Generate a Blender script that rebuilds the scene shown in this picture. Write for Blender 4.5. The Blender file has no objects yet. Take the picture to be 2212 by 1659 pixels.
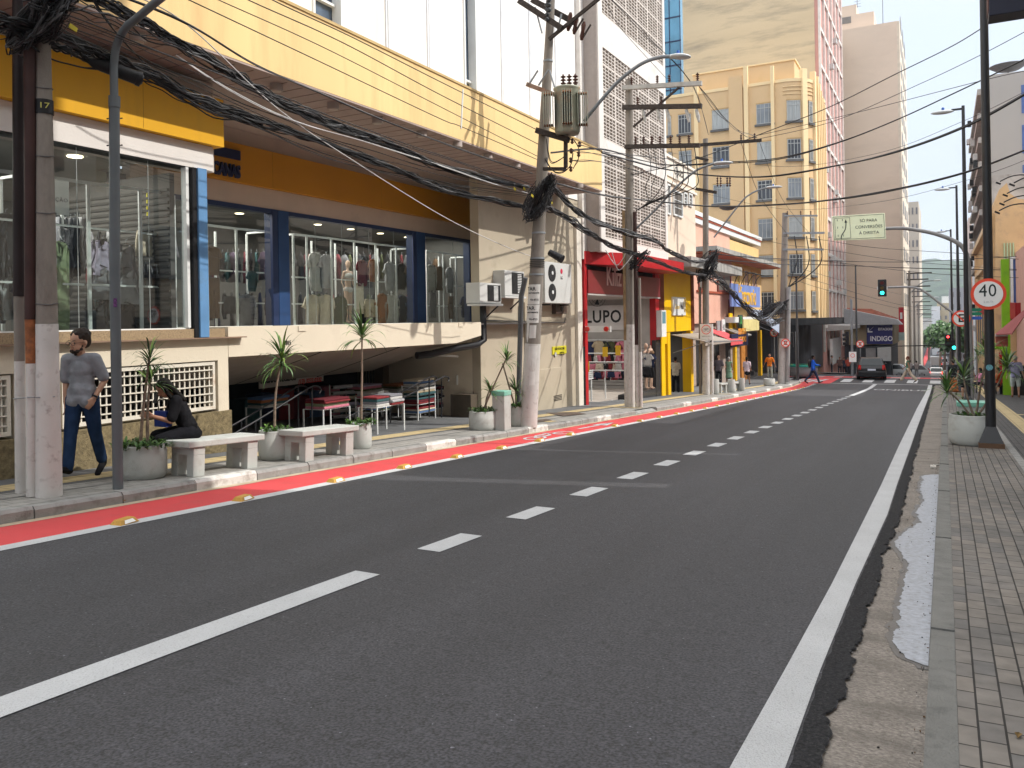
import bpy, bmesh, math, random
from mathutils import Vector, Matrix, Euler, noise as mn
R=math.radians; rnd=random.Random(7)
scene=bpy.context.scene; COL=scene.collection
# ---------------------------------------------------------------- camera, sky, sun, exposure
F_PX=1770.; PPX,PPY=1106.,692.; ROLL=R(.95); YAW=math.atan((2040-1106)/F_PX); HE=1.65
cam_d=bpy.data.cameras.new('camera'); cam=bpy.data.objects.new('camera',cam_d); COL.objects.link(cam)
cam_d.sensor_width=36; cam_d.lens=36*F_PX/2212.; cam_d.shift_y=-(829.5-PPY)/2212.; cam_d.clip_end=6000; cam_d.clip_start=.05
cam.matrix_world=Matrix.Rotation(YAW,4,'Z')@Matrix.Rotation(math.pi/2,4,'X')@Matrix.Rotation(-ROLL,4,'Z')
scene.camera=cam
SUN_EL,SUN_AZ=43.7,70.    # azimuth from the street direction (+Y) towards the right (+X)
sdir=Vector((math.cos(R(SUN_EL))*math.sin(R(SUN_AZ)),math.cos(R(SUN_EL))*math.cos(R(SUN_AZ)),math.sin(R(SUN_EL))))
sd=bpy.data.lights.new('sun','SUN'); sun=bpy.data.objects.new('sun',sd); COL.objects.link(sun)
sd.energy=2.45; sd.angle=R(.55); sd.color=(1,.95,.87); sun.rotation_euler=sdir.to_track_quat('Z','Y').to_euler(); sun.location=(30,10,40)
SKYB=9.6
w=bpy.data.worlds.new('World'); scene.world=w; w.use_nodes=True; nt=w.node_tree; nt.nodes.clear()
sky=nt.nodes.new('ShaderNodeTexSky'); sky.sky_type='NISHITA'; sky.sun_disc=False; sky.sun_elevation=R(SUN_EL); sky.sun_rotation=R(SUN_AZ)
sky.air_density=1.3; sky.dust_density=1.0; sky.ozone_density=1.2
bg=nt.nodes.new('ShaderNodeBackground'); bg.inputs[1].default_value=.15; wo=nt.nodes.new('ShaderNodeOutputWorld')
tc=nt.nodes.new('ShaderNodeTexCoord'); mp=nt.nodes.new('ShaderNodeMapping'); mp.inputs['Scale'].default_value=(1.2,1.2,4.5)
nz=nt.nodes.new('ShaderNodeTexNoise'); nz.inputs['Scale'].default_value=2.2; nz.inputs['Detail'].default_value=7; nz.inputs['Roughness'].default_value=.55
cr=nt.nodes.new('ShaderNodeValToRGB'); cr.color_ramp.elements[0].position=.35; cr.color_ramp.elements[0].color=(.8,.8,.8,1); cr.color_ramp.elements[1].position=.75; cr.color_ramp.elements[1].color=(1,1,1,1)
mx=nt.nodes.new('ShaderNodeMixRGB'); hz=nt.nodes.new('ShaderNodeValToRGB'); sx=nt.nodes.new('ShaderNodeSeparateXYZ')
hz.color_ramp.elements[0].position=.0; hz.color_ramp.elements[0].color=(.31,.345,.42,1); hz.color_ramp.elements[1].position=.55; hz.color_ramp.elements[1].color=(1,1,1,1); _e=hz.color_ramp.elements.new(.33); _e.color=(.385,.415,.455,1)
hv_=nt.nodes.new('ShaderNodeVectorMath'); hv_.operation='SCALE'; hv_.inputs['Scale'].default_value=SKYB
L=nt.links.new; L(tc.outputs['Generated'],sx.inputs[0]); L(sx.outputs[2],hz.inputs[0]); L(hz.outputs[0],hv_.inputs[0]); L(hv_.outputs[0],mx.inputs[2])
L(tc.outputs['Generated'],mp.inputs[0]); L(mp.outputs[0],nz.inputs[0]); L(nz.outputs[0],cr.inputs[0]); L(cr.outputs[0],mx.inputs[0]); L(sky.outputs[0],mx.inputs[1]); L(mx.outputs[0],bg.inputs[0]); L(bg.outputs[0],wo.inputs[0])
scene.view_settings.view_transform='Standard'; scene.view_settings.look='None'; scene.view_settings.exposure=.75; scene.view_settings.gamma=1
scene.render.engine='CYCLES'; scene.cycles.max_bounces=6; scene.cycles.transparent_max_bounces=12; scene.cycles.use_denoising=True
# ---------------------------------------------------------------- survey helpers: a sight line meets a real plane
FW=Vector((-math.sin(YAW),math.cos(YAW),0)); RT=Vector((math.cos(YAW),math.sin(YAW),0)); UP=Vector((0,0,1))
def ray(x,y):
    u,v=x-PPX,y-PPY; c,s=math.cos(ROLL),math.sin(ROLL)
    return FW+RT*((u*c-v*s)/F_PX)-UP*((u*s+v*c)/F_PX)
def aX(x,y,X): r=ray(x,y); return r*(X/r.x)
def aY(x,y,Y): r=ray(x,y); return r*(Y/r.y)
KN=[(-60,1.47),(0,-1.65),(46,-4.04),(52,-4.32),(58,-4.45),(66,-4.5),(72,-4.85),(85,-5.9),(150,-10.7),(200,-13.6),(250,-15.1),(300,-15.4),(400,-13.9),(500,-11),(700,-6),(1600,0)]
def gz(y):
    if y<=KN[0][0]: return KN[0][1]
    for (a,za),(b,zb) in zip(KN,KN[1:]):
        if y<=b: return za+(zb-za)*(y-a)/(b-a)
    return KN[-1][1]
PV=.13
def G(x,y,dz=0.):
    r=ray(x,y); lo=1.; 
    t=.5
    while t<700:
        p=r*t
        if p.z<=gz(p.y)+dz:
            a,b=t-max(.25,t*.01),t
            for _ in range(24):
                m=(a+b)/2; q=r*m
                if q.z<=gz(q.y)+dz: b=m
                else: a=m
            return r*b
        t+=max(.25,t*.01)
    return r*t
# ---------------------------------------------------------------- materials
MATS={}
def s2l(c): return tuple((v/255/12.92 if v/255<=.04045 else ((v/255+.055)/1.055)**2.4) for v in c)
def M(name,col,rough=.7,var=.12,scale=2.,bump=0.,bscale=40.,metal=0.,dirt=None,damt=.5,dscale=1.5,stretch=(1,1,1),spec=.3,emit=0,alpha=None,detail=6):
    if name in MATS: return MATS[name]
    m=bpy.data.materials.new(name); m.use_nodes=True; n=m.node_tree.nodes; l=m.node_tree.links.new
    b=n['Principled BSDF']; b.inputs['Roughness'].default_value=rough; b.inputs['Metallic'].default_value=metal; b.inputs['Specular IOR Level'].default_value=spec
    g=n.new('ShaderNodeNewGeometry'); mp=n.new('ShaderNodeMapping'); mp.inputs['Scale'].default_value=stretch; l(g.outputs['Position'],mp.inputs[0])
    nz=n.new('ShaderNodeTexNoise'); nz.inputs['Scale'].default_value=scale; nz.inputs['Detail'].default_value=detail; l(mp.outputs[0],nz.inputs['Vector'])
    cr=n.new('ShaderNodeValToRGB'); l(nz.outputs[0],cr.inputs[0])
    cr.color_ramp.elements[0].position=.3; cr.color_ramp.elements[0].color=tuple(max(0,c*(1-var)) for c in col)+(1,)
    cr.color_ramp.elements[1].position=.7; cr.color_ramp.elements[1].color=tuple(min(1,c*(1+var)) for c in col)+(1,)
    out=cr.outputs[0]
    if dirt:
        n2=n.new('ShaderNodeTexNoise'); n2.inputs['Scale'].default_value=dscale; n2.inputs['Detail'].default_value=9; n2.inputs['Roughness'].default_value=.65; l(mp.outputs[0],n2.inputs['Vector'])
        r2=n.new('ShaderNodeValToRGB'); r2.color_ramp.elements[0].position=.62-.3*damt; r2.color_ramp.elements[0].color=(0,0,0,1); r2.color_ramp.elements[1].position=.85-.3*damt; r2.color_ramp.elements[1].color=(.85,.85,.85,1); l(n2.outputs[0],r2.inputs[0])
        x=n.new('ShaderNodeMixRGB'); x.inputs[2].default_value=tuple(dirt)+(1,); l(r2.outputs[0],x.inputs[0]); l(out,x.inputs[1]); out=x.outputs[0]
    l(out,b.inputs['Base Color'])
    if bump:
        n3=n.new('ShaderNodeTexNoise'); n3.inputs['Scale'].default_value=bscale; n3.inputs['Detail'].default_value=4; l(g.outputs['Position'],n3.inputs['Vector'])
        bp=n.new('ShaderNodeBump'); bp.inputs['Strength'].default_value=bump; bp.inputs['Distance'].default_value=.01; l(n3.outputs[0],bp.inputs['Height']); l(bp.outputs[0],b.inputs['Normal'])
    if emit: b.inputs['Emission Color'].default_value=tuple(col)+(1,); b.inputs['Emission Strength'].default_value=emit
    MATS[name]=m; return m
def brickmat(name,c1,c2,mortar,bw,bh,ms=.02,axes='xy',offset=.5,var=.2,rough=.75,bump=.5,dirt=None,scale=1.):
    m=bpy.data.materials.new(name); m.use_nodes=True; n=m.node_tree.nodes; l=m.node_tree.links.new; b=n['Principled BSDF']; b.inputs['Roughness'].default_value=rough; b.inputs['Specular IOR Level'].default_value=.25
    g=n.new('ShaderNodeNewGeometry'); sp=n.new('ShaderNodeSeparateXYZ'); cb=n.new('ShaderNodeCombineXYZ'); l(g.outputs['Position'],sp.inputs[0])
    nw=n.new('ShaderNodeTexNoise'); nw.inputs['Scale'].default_value=1.3; nw.inputs['Detail'].default_value=1
    l(g.outputs['Position'],nw.inputs['Vector'])
    mm=n.new('ShaderNodeMath'); mm.operation='MULTIPLY_ADD'; mm.inputs[1].default_value=.03; l(nw.outputs[0],mm.inputs[0]); l(sp.outputs['XYZ'.index(axes[0].upper())],mm.inputs[2])
    l(mm.outputs[0],cb.inputs[0]); l(sp.outputs['XYZ'.index(axes[1].upper())],cb.inputs[1])
    t=n.new('ShaderNodeTexBrick'); t.offset=offset; t.inputs['Scale'].default_value=scale; t.inputs['Brick Width'].default_value=bw; t.inputs['Row Height'].default_value=bh; t.inputs['Mortar Size'].default_value=ms; t.inputs['Mortar Smooth'].default_value=.3
    t.inputs['Color1'].default_value=tuple(c1)+(1,); t.inputs['Color2'].default_value=tuple(c2)+(1,); t.inputs['Mortar'].default_value=tuple(mortar)+(1,); l(cb.outputs[0],t.inputs['Vector'])
    nz=n.new('ShaderNodeTexNoise'); nz.inputs['Scale'].default_value=9; nz.inputs['Detail'].default_value=8; l(g.outputs['Position'],nz.inputs['Vector'])
    n2=n.new('ShaderNodeTexNoise'); n2.inputs['Scale'].default_value=.9; n2.inputs['Detail'].default_value=5; l(g.outputs['Position'],n2.inputs['Vector'])
    ad=n.new('ShaderNodeMath'); ad.operation='ADD'; l(nz.outputs[0],ad.inputs[0]); l(n2.outputs[0],ad.inputs[1])
    mr=n.new('ShaderNodeMapRange'); mr.inputs[1].default_value=.6; mr.inputs[2].default_value=1.4; mr.inputs[3].default_value=1-var; mr.inputs[4].default_value=1+var; l(ad.outputs[0],mr.inputs[0])
    mu=n.new('ShaderNodeVectorMath'); mu.operation='SCALE'; l(t.outputs['Color'],mu.inputs[0]); l(mr.outputs[0],mu.inputs['Scale']); l(mu.outputs[0],b.inputs['Base Color'])
    bp=n.new('ShaderNodeBump'); bp.inputs['Strength'].default_value=bump; bp.inputs['Distance'].default_value=.006; bp.invert=True; l(t.outputs['Fac'],bp.inputs['Height']); l(bp.outputs[0],b.inputs['Normal'])
    return m
def glassmat(name,tint,refl=.12,rough=.02):
    m=bpy.data.materials.new(name); m.use_nodes=True; n=m.node_tree.nodes; l=m.node_tree.links.new; n.clear()
    o=n.new('ShaderNodeOutputMaterial'); t=n.new('ShaderNodeBsdfTransparent'); t.inputs[0].default_value=tuple(tint)+(1,); g=n.new('ShaderNodeBsdfGlossy'); g.inputs['Roughness'].default_value=rough; g.inputs[0].default_value=(.9,.95,1,1)
    f=n.new('ShaderNodeFresnel'); f.inputs[0].default_value=1.5; a=n.new('ShaderNodeMath'); a.operation='ADD'; a.inputs[1].default_value=refl; l(f.outputs[0],a.inputs[0]); x=n.new('ShaderNodeMixShader'); gg=n.new('ShaderNodeNewGeometry'); iv=n.new('ShaderNodeMath'); iv.operation='SUBTRACT'; iv.inputs[0].default_value=1; l(gg.outputs['Backfacing'],iv.inputs[1]); mu=n.new('ShaderNodeMath'); mu.operation='MULTIPLY'; l(a.outputs[0],mu.inputs[0]); l(iv.outputs[0],mu.inputs[1]); l(mu.outputs[0],x.inputs[0]); l(t.outputs[0],x.inputs[1]); l(g.outputs[0],x.inputs[2]); l(x.outputs[0],o.inputs[0]); MATS[name]=m
    return m
# ---------------------------------------------------------------- mesh helpers
class MB:
    def __init__(s): s.v=[]; s.f=[]; s.mi=[]; s.sm=[]; s.mats=[]
    def _m(s,m):
        if m not in s.mats: s.mats.append(m)
        return s.mats.index(m)
    def add(s,vs,fs,m,smooth=False):
        o=len(s.v); s.v+= [tuple(v) for v in vs]; k=s._m(m)
        for f in fs: s.f.append([i+o for i in f]); s.mi.append(k); s.sm.append(smooth)
        return s
    def box(s,x0,x1,y0,y1,z0,z1,m):
        return s.add([(x0,y0,z0),(x1,y0,z0),(x1,y1,z0),(x0,y1,z0),(x0,y0,z1),(x1,y0,z1),(x1,y1,z1),(x0,y1,z1)],[(3,2,1,0),(4,5,6,7),(0,1,5,4),(1,2,6,5),(2,3,7,6),(3,0,4,7)],m)
    def obox(s,c,ax,ay,az,m):
        c=Vector(c); ax,ay,az=Vector(ax)/2,Vector(ay)/2,Vector(az)/2
        vs=[c+ax*i+ay*j+az*k for k in (-1,1) for i,j in ((-1,-1),(1,-1),(1,1),(-1,1))]
        return s.add(vs,[(3,2,1,0),(4,5,6,7),(0,1,5,4),(1,2,6,5),(2,3,7,6),(3,0,4,7)],m)
    def bar(s,p0,p1,w,h,m,up=(0,0,1)):
        p0,p1=Vector(p0),Vector(p1); d=(p1-p0); u=Vector(up); a=d.cross(u)
        if a.length<1e-6: a=d.cross(Vector((1,0,0)))
        a.normalize(); u=a.cross(d).normalized()
        return s.obox((p0+p1)/2,d,a*w,u*h,m)
    def cyl(s,p0,p1,r0,r1,m,n=12,cap=True,smooth=True):
        return s.tube([p0,p1],[r0,r1],m,n,cap,smooth)
    def tube(s,pts,r,m,n=8,cap=True,smooth=True):
        pts=[Vector(p) for p in pts]; N=len(pts)
        rr=r if isinstance(r,(list,tuple)) else [r]*N
        vs=[];prev=None
        for i,p in enumerate(pts):
            d=(pts[min(i+1,N-1)]-pts[max(i-1,0)])
            if d.length<1e-9: d=Vector((0,0,1))
            d.normalize()
            if prev is None:
                a=d.cross(Vector((0,0,1)))
                if a.length<.05: a=d.cross(Vector((1,0,0)))
            else: a=prev-d*prev.dot(d)
            a.normalize(); prev=a; b=d.cross(a)
            for k in range(n):
                t=2*math.pi*k/n; vs.append(p+(a*math.cos(t)+b*math.sin(t))*rr[i])
        fs=[(i*n+k,i*n+(k+1)%n,(i+1)*n+(k+1)%n,(i+1)*n+k) for i in range(N-1) for k in range(n)]
        s.add(vs,[f[::-1] for f in fs],m,smooth)
        if cap:
            s.add(vs[:n],[tuple(range(n))],m); s.add(vs[-n:],[tuple(range(n))[::-1]],m)
        return s
    def lathe(s,prof,c,m,n=28,smooth=True,sx=1,sy=1):
        vs=[(c[0]+r*sx*math.cos(2*math.pi*k/n),c[1]+r*sy*math.sin(2*math.pi*k/n),c[2]+z) for r,z in prof for k in range(n)]
        fs=[(i*n+k,i*n+(k+1)%n,(i+1)*n+(k+1)%n,(i+1)*n+k) for i in range(len(prof)-1) for k in range(n)]
        return s.add(vs,fs,m,smooth)
    def ell(s,c,r,m,n=14,k=9,rot=None):
        c=Vector(c); r=(r,r,r) if not isinstance(r,(tuple,list)) else r; vs=[];fs=[]
        for i in range(k+1):
            th=math.pi*i/k
            for j in range(n):
                ph=2*math.pi*j/n; v=Vector((r[0]*math.sin(th)*math.cos(ph),r[1]*math.sin(th)*math.sin(ph),r[2]*math.cos(th)))
                if rot: v=rot@v
                vs.append(c+v)
        for i in range(k):
            for j in range(n): fs.append((i*n+j,(i+1)*n+j,(i+1)*n+(j+1)%n,i*n+(j+1)%n))
        return s.add(vs,fs,m,True)
    def prism(s,poly,ex,m,smooth=False):
        ex=Vector(ex); p=[Vector(q) for q in poly]; n=len(p); vs=p+[q+ex for q in p]
        fs=[tuple(range(n))[::-1],tuple(range(n,2*n))]+[(i,(i+1)%n,(i+1)%n+n,i+n) for i in range(n)]
        return s.add(vs,fs,m,smooth)
    def quad(s,a,b,c,d,m): return s.add([a,b,c,d],[(0,1,2,3)],m)
    def strip(s,xa,xb,y0,y1,dz,m,step=1.,nx=1):
        fa=xa if callable(xa) else (lambda y:xa); fb=xb if callable(xb) else (lambda y:xb); n=max(1,int((y1-y0)/step+.5)); vs=[]
        for i in range(n+1):
            y=y0+(y1-y0)*i/n
            for j in range(nx+1): vs.append((fa(y)+(fb(y)-fa(y))*j/nx,y,gz(y)+dz))
        w_=nx+1
        return s.add(vs,[(i*w_+j,i*w_+j+1,(i+1)*w_+j+1,(i+1)*w_+j) for i in range(n) for j in range(nx)],m)
def mesh_of(mb,name,off=(0,0,0),fix=True):
    me=bpy.data.meshes.new(name); ox,oy,oz=off
    me.from_pydata([(a-ox,b-oy,c-oz) for a,b,c in mb.v],[],mb.f)
    for m in mb.mats: me.materials.append(m)
    me.polygons.foreach_set('material_index',mb.mi); me.polygons.foreach_set('use_smooth',mb.sm); me.update()
    if fix:
        bm=bmesh.new(); bm.from_mesh(me); bmesh.ops.recalc_face_normals(bm,faces=bm.faces); bm.to_mesh(me); bm.free()
    return me
def tag(o,label=None,cat=None,group=None,kind=None):
    if label: o['label']=label
    if cat: o['category']=cat
    if group: o['group']=group
    if kind: o['kind']=kind
    return o
def wloc(o):
    v=Vector(o.location)
    while o.parent: o=o.parent; v+=Vector(o.location)
    return v
def obj(name,mb,parent=None,bevel=0,label=None,fix=True):
    off=wloc(parent) if parent else (0,0,0)
    o=bpy.data.objects.new(name,mesh_of(mb,name,off,fix)); COL.objects.link(o)
    if parent: o.parent=parent
    if bevel:
        b=o.modifiers.new('b','BEVEL'); b.width=bevel; b.segments=2; b.limit_method='ANGLE'
    if label: o['label']=label
    return o
def thing(name,label,cat,loc=(0,0,0),group=None):
    o=bpy.data.objects.new(name,None); o.empty_display_size=.2; COL.objects.link(o); o.location=loc; return tag(o,label,cat,group)
def _spec(): pass
def single(name,mb,label,cat,group=None,loc=None,bevel=0):
    # one-mesh thing, its origin at its base
    if loc is None:
        xs=[v[0] for v in mb.v]; ys=[v[1] for v in mb.v]; loc=((min(xs)+max(xs))/2,(min(ys)+max(ys))/2,min(v[2] for v in mb.v))
    o=bpy.data.objects.new(name,mesh_of(mb,name,loc)); COL.objects.link(o); o.location=loc
    if bevel:
        b=o.modifiers.new('b','BEVEL'); b.width=bevel; b.segments=2; b.limit_method='ANGLE'
    return tag(o,label,cat,group)
def struct(name,mb,fix=True): o=obj(name,mb,None,fix=fix); o['kind']='structure'; return o
def dup(root,loc,rotz=0,label=None,group=None,scale=None,mat=None):
    def cp(o,par):
        c=o.copy(); COL.objects.link(c); c.parent=par
        if mat and c.type=='MESH':
            for sl in c.material_slots:
                if sl.material and sl.material.name in mat: 
                    k=mat[sl.material.name]; sl.link='OBJECT'; sl.material=k
        for ch in [x for x in KIDS.get(o.name,[])]: 
            d=cp(ch,c); KIDS.setdefault(c.name,[]).append(d)
        return c
    r=cp(root,None); r.location=loc; r.rotation_euler=(root.rotation_euler[0],root.rotation_euler[1],rotz)
    if scale: r.scale=(scale,)*3 if not isinstance(scale,tuple) else scale
    if label: r['label']=label
    if group: r['group']=group
    return r
KIDS={}
def kids(o):  # remember children of a prototype, two levels
    KIDS[o.name]=list(o.children)
    for c in o.children: KIDS[c.name]=list(c.children)
def text(s,size,m,parent,origin,right,up,ext=.01,align='CENTER',name='lettering',sx=1.,bold=0,shear=0,spacing=1.,label=None):
    cu=bpy.data.curves.new('t','FONT'); cu.body=s; cu.size=size; cu.extrude=ext; cu.align_x=align; cu.align_y='CENTER'; cu.offset=bold; cu.shear=shear; cu.resolution_u=3; cu.space_character=spacing
    t=bpy.data.objects.new('t',cu); COL.objects.link(t); dg=bpy.context.evaluated_depsgraph_get(); me=bpy.data.meshes.new_from_object(t.evaluated_get(dg)); bpy.data.objects.remove(t); bpy.data.curves.remove(cu)
    r=Vector(right).normalized(); u=Vector(up).normalized(); n=r.cross(u); off=Vector(origin)-(wloc(parent) if parent else Vector())
    for v in me.vertices: c=v.co.copy(); v.co=off+r*(c.x*sx)+u*c.y+n*c.z
    me.materials.clear(); me.materials.append(m); me.update(); me.name=name
    o=bpy.data.objects.new(name,me); COL.objects.link(o)
    if parent: o.parent=parent
    if label: o['label']=label
    return o
def spline(pts,n=8):
    P=[Vector(p) for p in pts]
    if len(P)==2: return [P[0].lerp(P[1],i/n) for i in range(n+1)]
    out=[]
    for i in range(len(P)-1):
        p0=P[max(i-1,0)];p1=P[i];p2=P[i+1];p3=P[min(i+2,len(P)-1)]
        for k in range(n):
            t=k/n; out.append(.5*((2*p1)+(p2-p0)*t+(2*p0-5*p1+4*p2-p3)*t*t+(3*p1-p0-3*p2+p3)*t**3))
    out.append(P[-1]); return out
# ---------------------------------------------------------------- shared materials
def asphalt_mat():
    m=bpy.data.materials.new('asphalt'); m.use_nodes=True; n=m.node_tree.nodes; l=m.node_tree.links.new; b=n['Principled BSDF']; b.inputs['Roughness'].default_value=.68; b.inputs['Specular IOR Level'].default_value=.5
    g=n.new('ShaderNodeNewGeometry')
    def nz(scale,det,lo,hi,p0,p1,st=(1,1,1),rough=.5):
        mp=n.new('ShaderNodeMapping'); mp.inputs['Scale'].default_value=st; l(g.outputs['Position'],mp.inputs[0]); t=n.new('ShaderNodeTexNoise'); t.inputs['Scale'].default_value=scale; t.inputs['Detail'].default_value=det; t.inputs['Roughness'].default_value=rough; l(mp.outputs[0],t.inputs['Vector'])
        r=n.new('ShaderNodeMapRange'); r.inputs[1].default_value=p0; r.inputs[2].default_value=p1; r.inputs[3].default_value=lo; r.inputs[4].default_value=hi; l(t.outputs[0],r.inputs[0]); return r.outputs[0],t
    def mul(a,b_): x=n.new('ShaderNodeMath'); x.operation='MULTIPLY'; l(a,x.inputs[0]); l(b_,x.inputs[1]); return x.outputs[0]
    fine,ft=nz(70,3,.3,1.85,.34,.68); mid,_=nz(14,4,.9,1.1,.35,.65); big,_=nz(.4,4,.84,1.16,.35,.65,(1,.3,1)); tr,_=nz(1.1,3,.9,1.1,.4,.6,(1.6,.05,1)); sp,_=nz(42,1,0,1,.76,.80)
    v=mul(mul(mul(fine,mid),big),tr)
    ad=n.new('ShaderNodeMath'); ad.operation='MULTIPLY_ADD'; ad.inputs[1].default_value=.031; l(v,ad.inputs[0]); s2=n.new('ShaderNodeMath'); s2.operation='MULTIPLY'; s2.inputs[1].default_value=.14; l(sp,s2.inputs[0]); l(s2.outputs[0],ad.inputs[2])
    c=n.new('ShaderNodeCombineColor'); l(ad.outputs[0],c.inputs[0]); l(ad.outputs[0],c.inputs[1]); x=n.new('ShaderNodeMath'); x.operation='MULTIPLY'; x.inputs[1].default_value=1.17; l(ad.outputs[0],x.inputs[0]); l(x.outputs[0],c.inputs[2]); l(c.outputs[0],b.inputs['Base Color'])
    bp=n.new('ShaderNodeBump'); bp.inputs['Strength'].default_value=.8; bp.inputs['Distance'].default_value=.006; l(ft.outputs[0],bp.inputs['Height']); l(bp.outputs[0],b.inputs['Normal'])
    return m
asphalt=asphalt_mat()
white_paint=M('white_paint',(.5,.51,.52),.75,.07,2.5,bump=.8,bscale=120,dirt=(.24,.24,.25),damt=.34,dscale=85)
red_paint=M('red_lane_paint',(.56,.06,.065),.75,.08,1.2,bump=.5,bscale=120,dirt=(.42,.07,.07),damt=.35,dscale=3)
gutter_c=M('gutter_concrete',(.24,.215,.19),.9,.4,48,bump=1.,bscale=80,dirt=(.13,.115,.1),damt=.5,dscale=2.2,stretch=(1,1.6,1))
kerb_c=M('kerb_stone',(.27,.27,.26),.85,.15,4,bump=.5,bscale=70,dirt=(.13,.12,.11),damt=.38,dscale=6)
kerb_r=M('grey_kerb_stone',(.175,.175,.165),.85,.12,5,bump=.6,bscale=90,dirt=(.1,.1,.095),damt=.35,dscale=9)
asphalt_e=M('asphalt_rough_edge',(.018,.018,.02),.95,.6,50,bump=1,bscale=60,dirt=(.08,.08,.08),damt=.3,dscale=70)
kerb_w=M('kerb_white',(.6,.6,.57),.85,.08,4,bump=.4,bscale=70,dirt=(.28,.25,.22),damt=.5,dscale=9)
sand=M('gutter_sand',(.44,.36,.26),.95,.15,5,dirt=(.25,.2,.15),damt=.35,dscale=4)
concrete=M('concrete',(.36,.35,.32),.85,.1,3,bump=.35,bscale=90,dirt=(.22,.2,.18),damt=.3,dscale=4)
concrete_l=M('light_concrete',(.43,.445,.425),.85,.07,3,bump=.3,bscale=90,dirt=(.3,.28,.25),damt=.3,dscale=5)
pole_c=M('pole_concrete',(.23,.205,.18),.9,.2,3,bump=.6,bscale=60,dirt=(.1,.085,.075),damt=.42,dscale=3,stretch=(1,1,.35))
whitewash=M('whitewash',(.54,.52,.5),.9,.07,3,bump=.4,bscale=60,dirt=(.2,.16,.15),damt=.22,dscale=9)
steel=M('galvanised_steel',(.26,.28,.3),.5,.15,6,metal=.3,dirt=(.15,.15,.16),damt=.3)
rust=M('rust',(.25,.09,.035),.85,.4,8,dirt=(.1,.045,.03),damt=.45,dscale=12)
darkpipe=M('dark_pipe',(.045,.02,.018),.65,.3,3)
black=M('black_plastic',(.012,.012,.014),.5,.2,5)
cable=M('cable_black',(.018,.018,.02),.55,.2,8)
cable_g=M('cable_grey',(.11,.11,.115),.6,.25,8)
cable_w=M('cable_white',(.55,.55,.55),.6,.1,8)
black_metal=M('black_pole_paint',(.015,.016,.02),.38,.2,4,spec=.5)
navy=M('navy',(.012,.018,.06),.6,.1,4)
cream=M('cream_render',(.68,.61,.49),.85,.05,1.2,bump=.35,bscale=45,dirt=(.55,.48,.38),damt=.25,dscale=1.2)
white_wall=M('white_cladding',(.8,.77,.74),.6,.03,.6,dirt=(.62,.58,.53),damt=.3,dscale=1.6,stretch=(1,1,.06))
canopy_y=M('canopy_yellow',(.78,.56,.27),.8,.06,1.1,bump=.25,bscale=60,dirt=(.62,.42,.2),damt=.36,dscale=1.6,stretch=(1,1,.12))
sign_y=M('sign_yellow',(.72,.38,.012),.55,.05,1.5,dirt=(.55,.3,.02),damt=.25,dscale=1.5,stretch=(1,1,.15))
soffit_c=M('soffit',(.4,.32,.29),.8,.06,1.5,dirt=(.3,.235,.21),damt=.3,dscale=1.5)
blue_col=M('blue_paint',(.12,.27,.5),.5,.12,3,dirt=(.1,.16,.22),damt=.25,dscale=3)
granite=M('brown_granite',(.34,.25,.15),.6,.25,60,dirt=(.16,.11,.07),damt=.5,dscale=45)
skirt=M('pebble_dash',(.2,.16,.09),.95,.3,25,bump=1,bscale=60,dirt=(.08,.065,.04),damt=.45,dscale=14)
wfr=M('white_frame',(.72,.74,.74),.4,.05,3)
rustwhite=M('white_grille_paint',(.68,.64,.56),.6,.08,5,dirt=(.35,.18,.08),damt=.22,dscale=5)
glass=glassmat('shop_glass',(.84,.88,.87),.09)
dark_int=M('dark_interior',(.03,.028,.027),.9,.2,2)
grey_int=M('grey_interior',(.12,.115,.11),.9,.15,1)
lampw=M('lamp_glow',(1,.82,.55),.5,0,1,emit=5)
red_gloss=M('red_panel',(.5,.012,.02),.45,.1,2,spec=.5)
yellow_p=M('yellow_panel',(.85,.5,.0),.5,.05,1,dirt=(.7,.36,.0),damt=.15)
brown_slat=M('brown_slat',(.2,.045,.015),.6,.15,3)
leafm=M('leaf_green',(.07,.16,.035),.5,.45,9,spec=.5)
leafd=M('leaf_dark',(.035,.08,.02),.55,.4,6,spec=.4)
bark=M('bark',(.22,.17,.13),.9,.3,20)
# ================================================================ GROUND
mb=MB(); 
for (a,b,st) in ((-60,60,2.),(60,300,6.),(300,1600,40.)): mb.strip(-700,700,a,b,-.03,M('ground_dirt',(.12,.115,.105),.95,.2,.05),st)
struct('ground',mb,False)
# road
KX=-8.07   # left kerb face
def kx(y): return KX-(0 if y<30 else .012*(y-30) if y<57 else .33)
def edge(y): # centre of the wavering edge line
    pts=EL
    if y<=pts[0][0]: return pts[0][1]
    for (a,b),(c,d) in zip(pts,pts[1:]):
        if y<=c: return b+(d-b)*(y-a)/(c-a)
    return pts[-1][1]
raw=[(1577,1697,1659),(1695,1772,1449),(1797,1848,1262),(1872,1917,1112),(1903,1937,1049),(1941,1967,965),(1961,1981,924),(1981,1997,882),(2003,2012,840)]
EA=[];EB=[]
for xl,xr,y in raw:
    a=G(xl,y); b=G(xr,y); EA.append((a.y,a.x)); EB.append((b.y,b.x))
def interp(pts,y):
    if y<=pts[0][0]: return pts[0][1]+(pts[1][1]-pts[0][1])/(pts[1][0]-pts[0][0])*max(-3,(y-pts[0][0]))*.3
    for (a,b),(c,d) in zip(pts,pts[1:]):
        if y<=c:
            t=(y-a)/(c-a); return b+(d-b)*t
    return pts[-1][1]
EL=EA
ea=lambda y:interp(EA,y); eb=lambda y:interp(EB,y)
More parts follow.
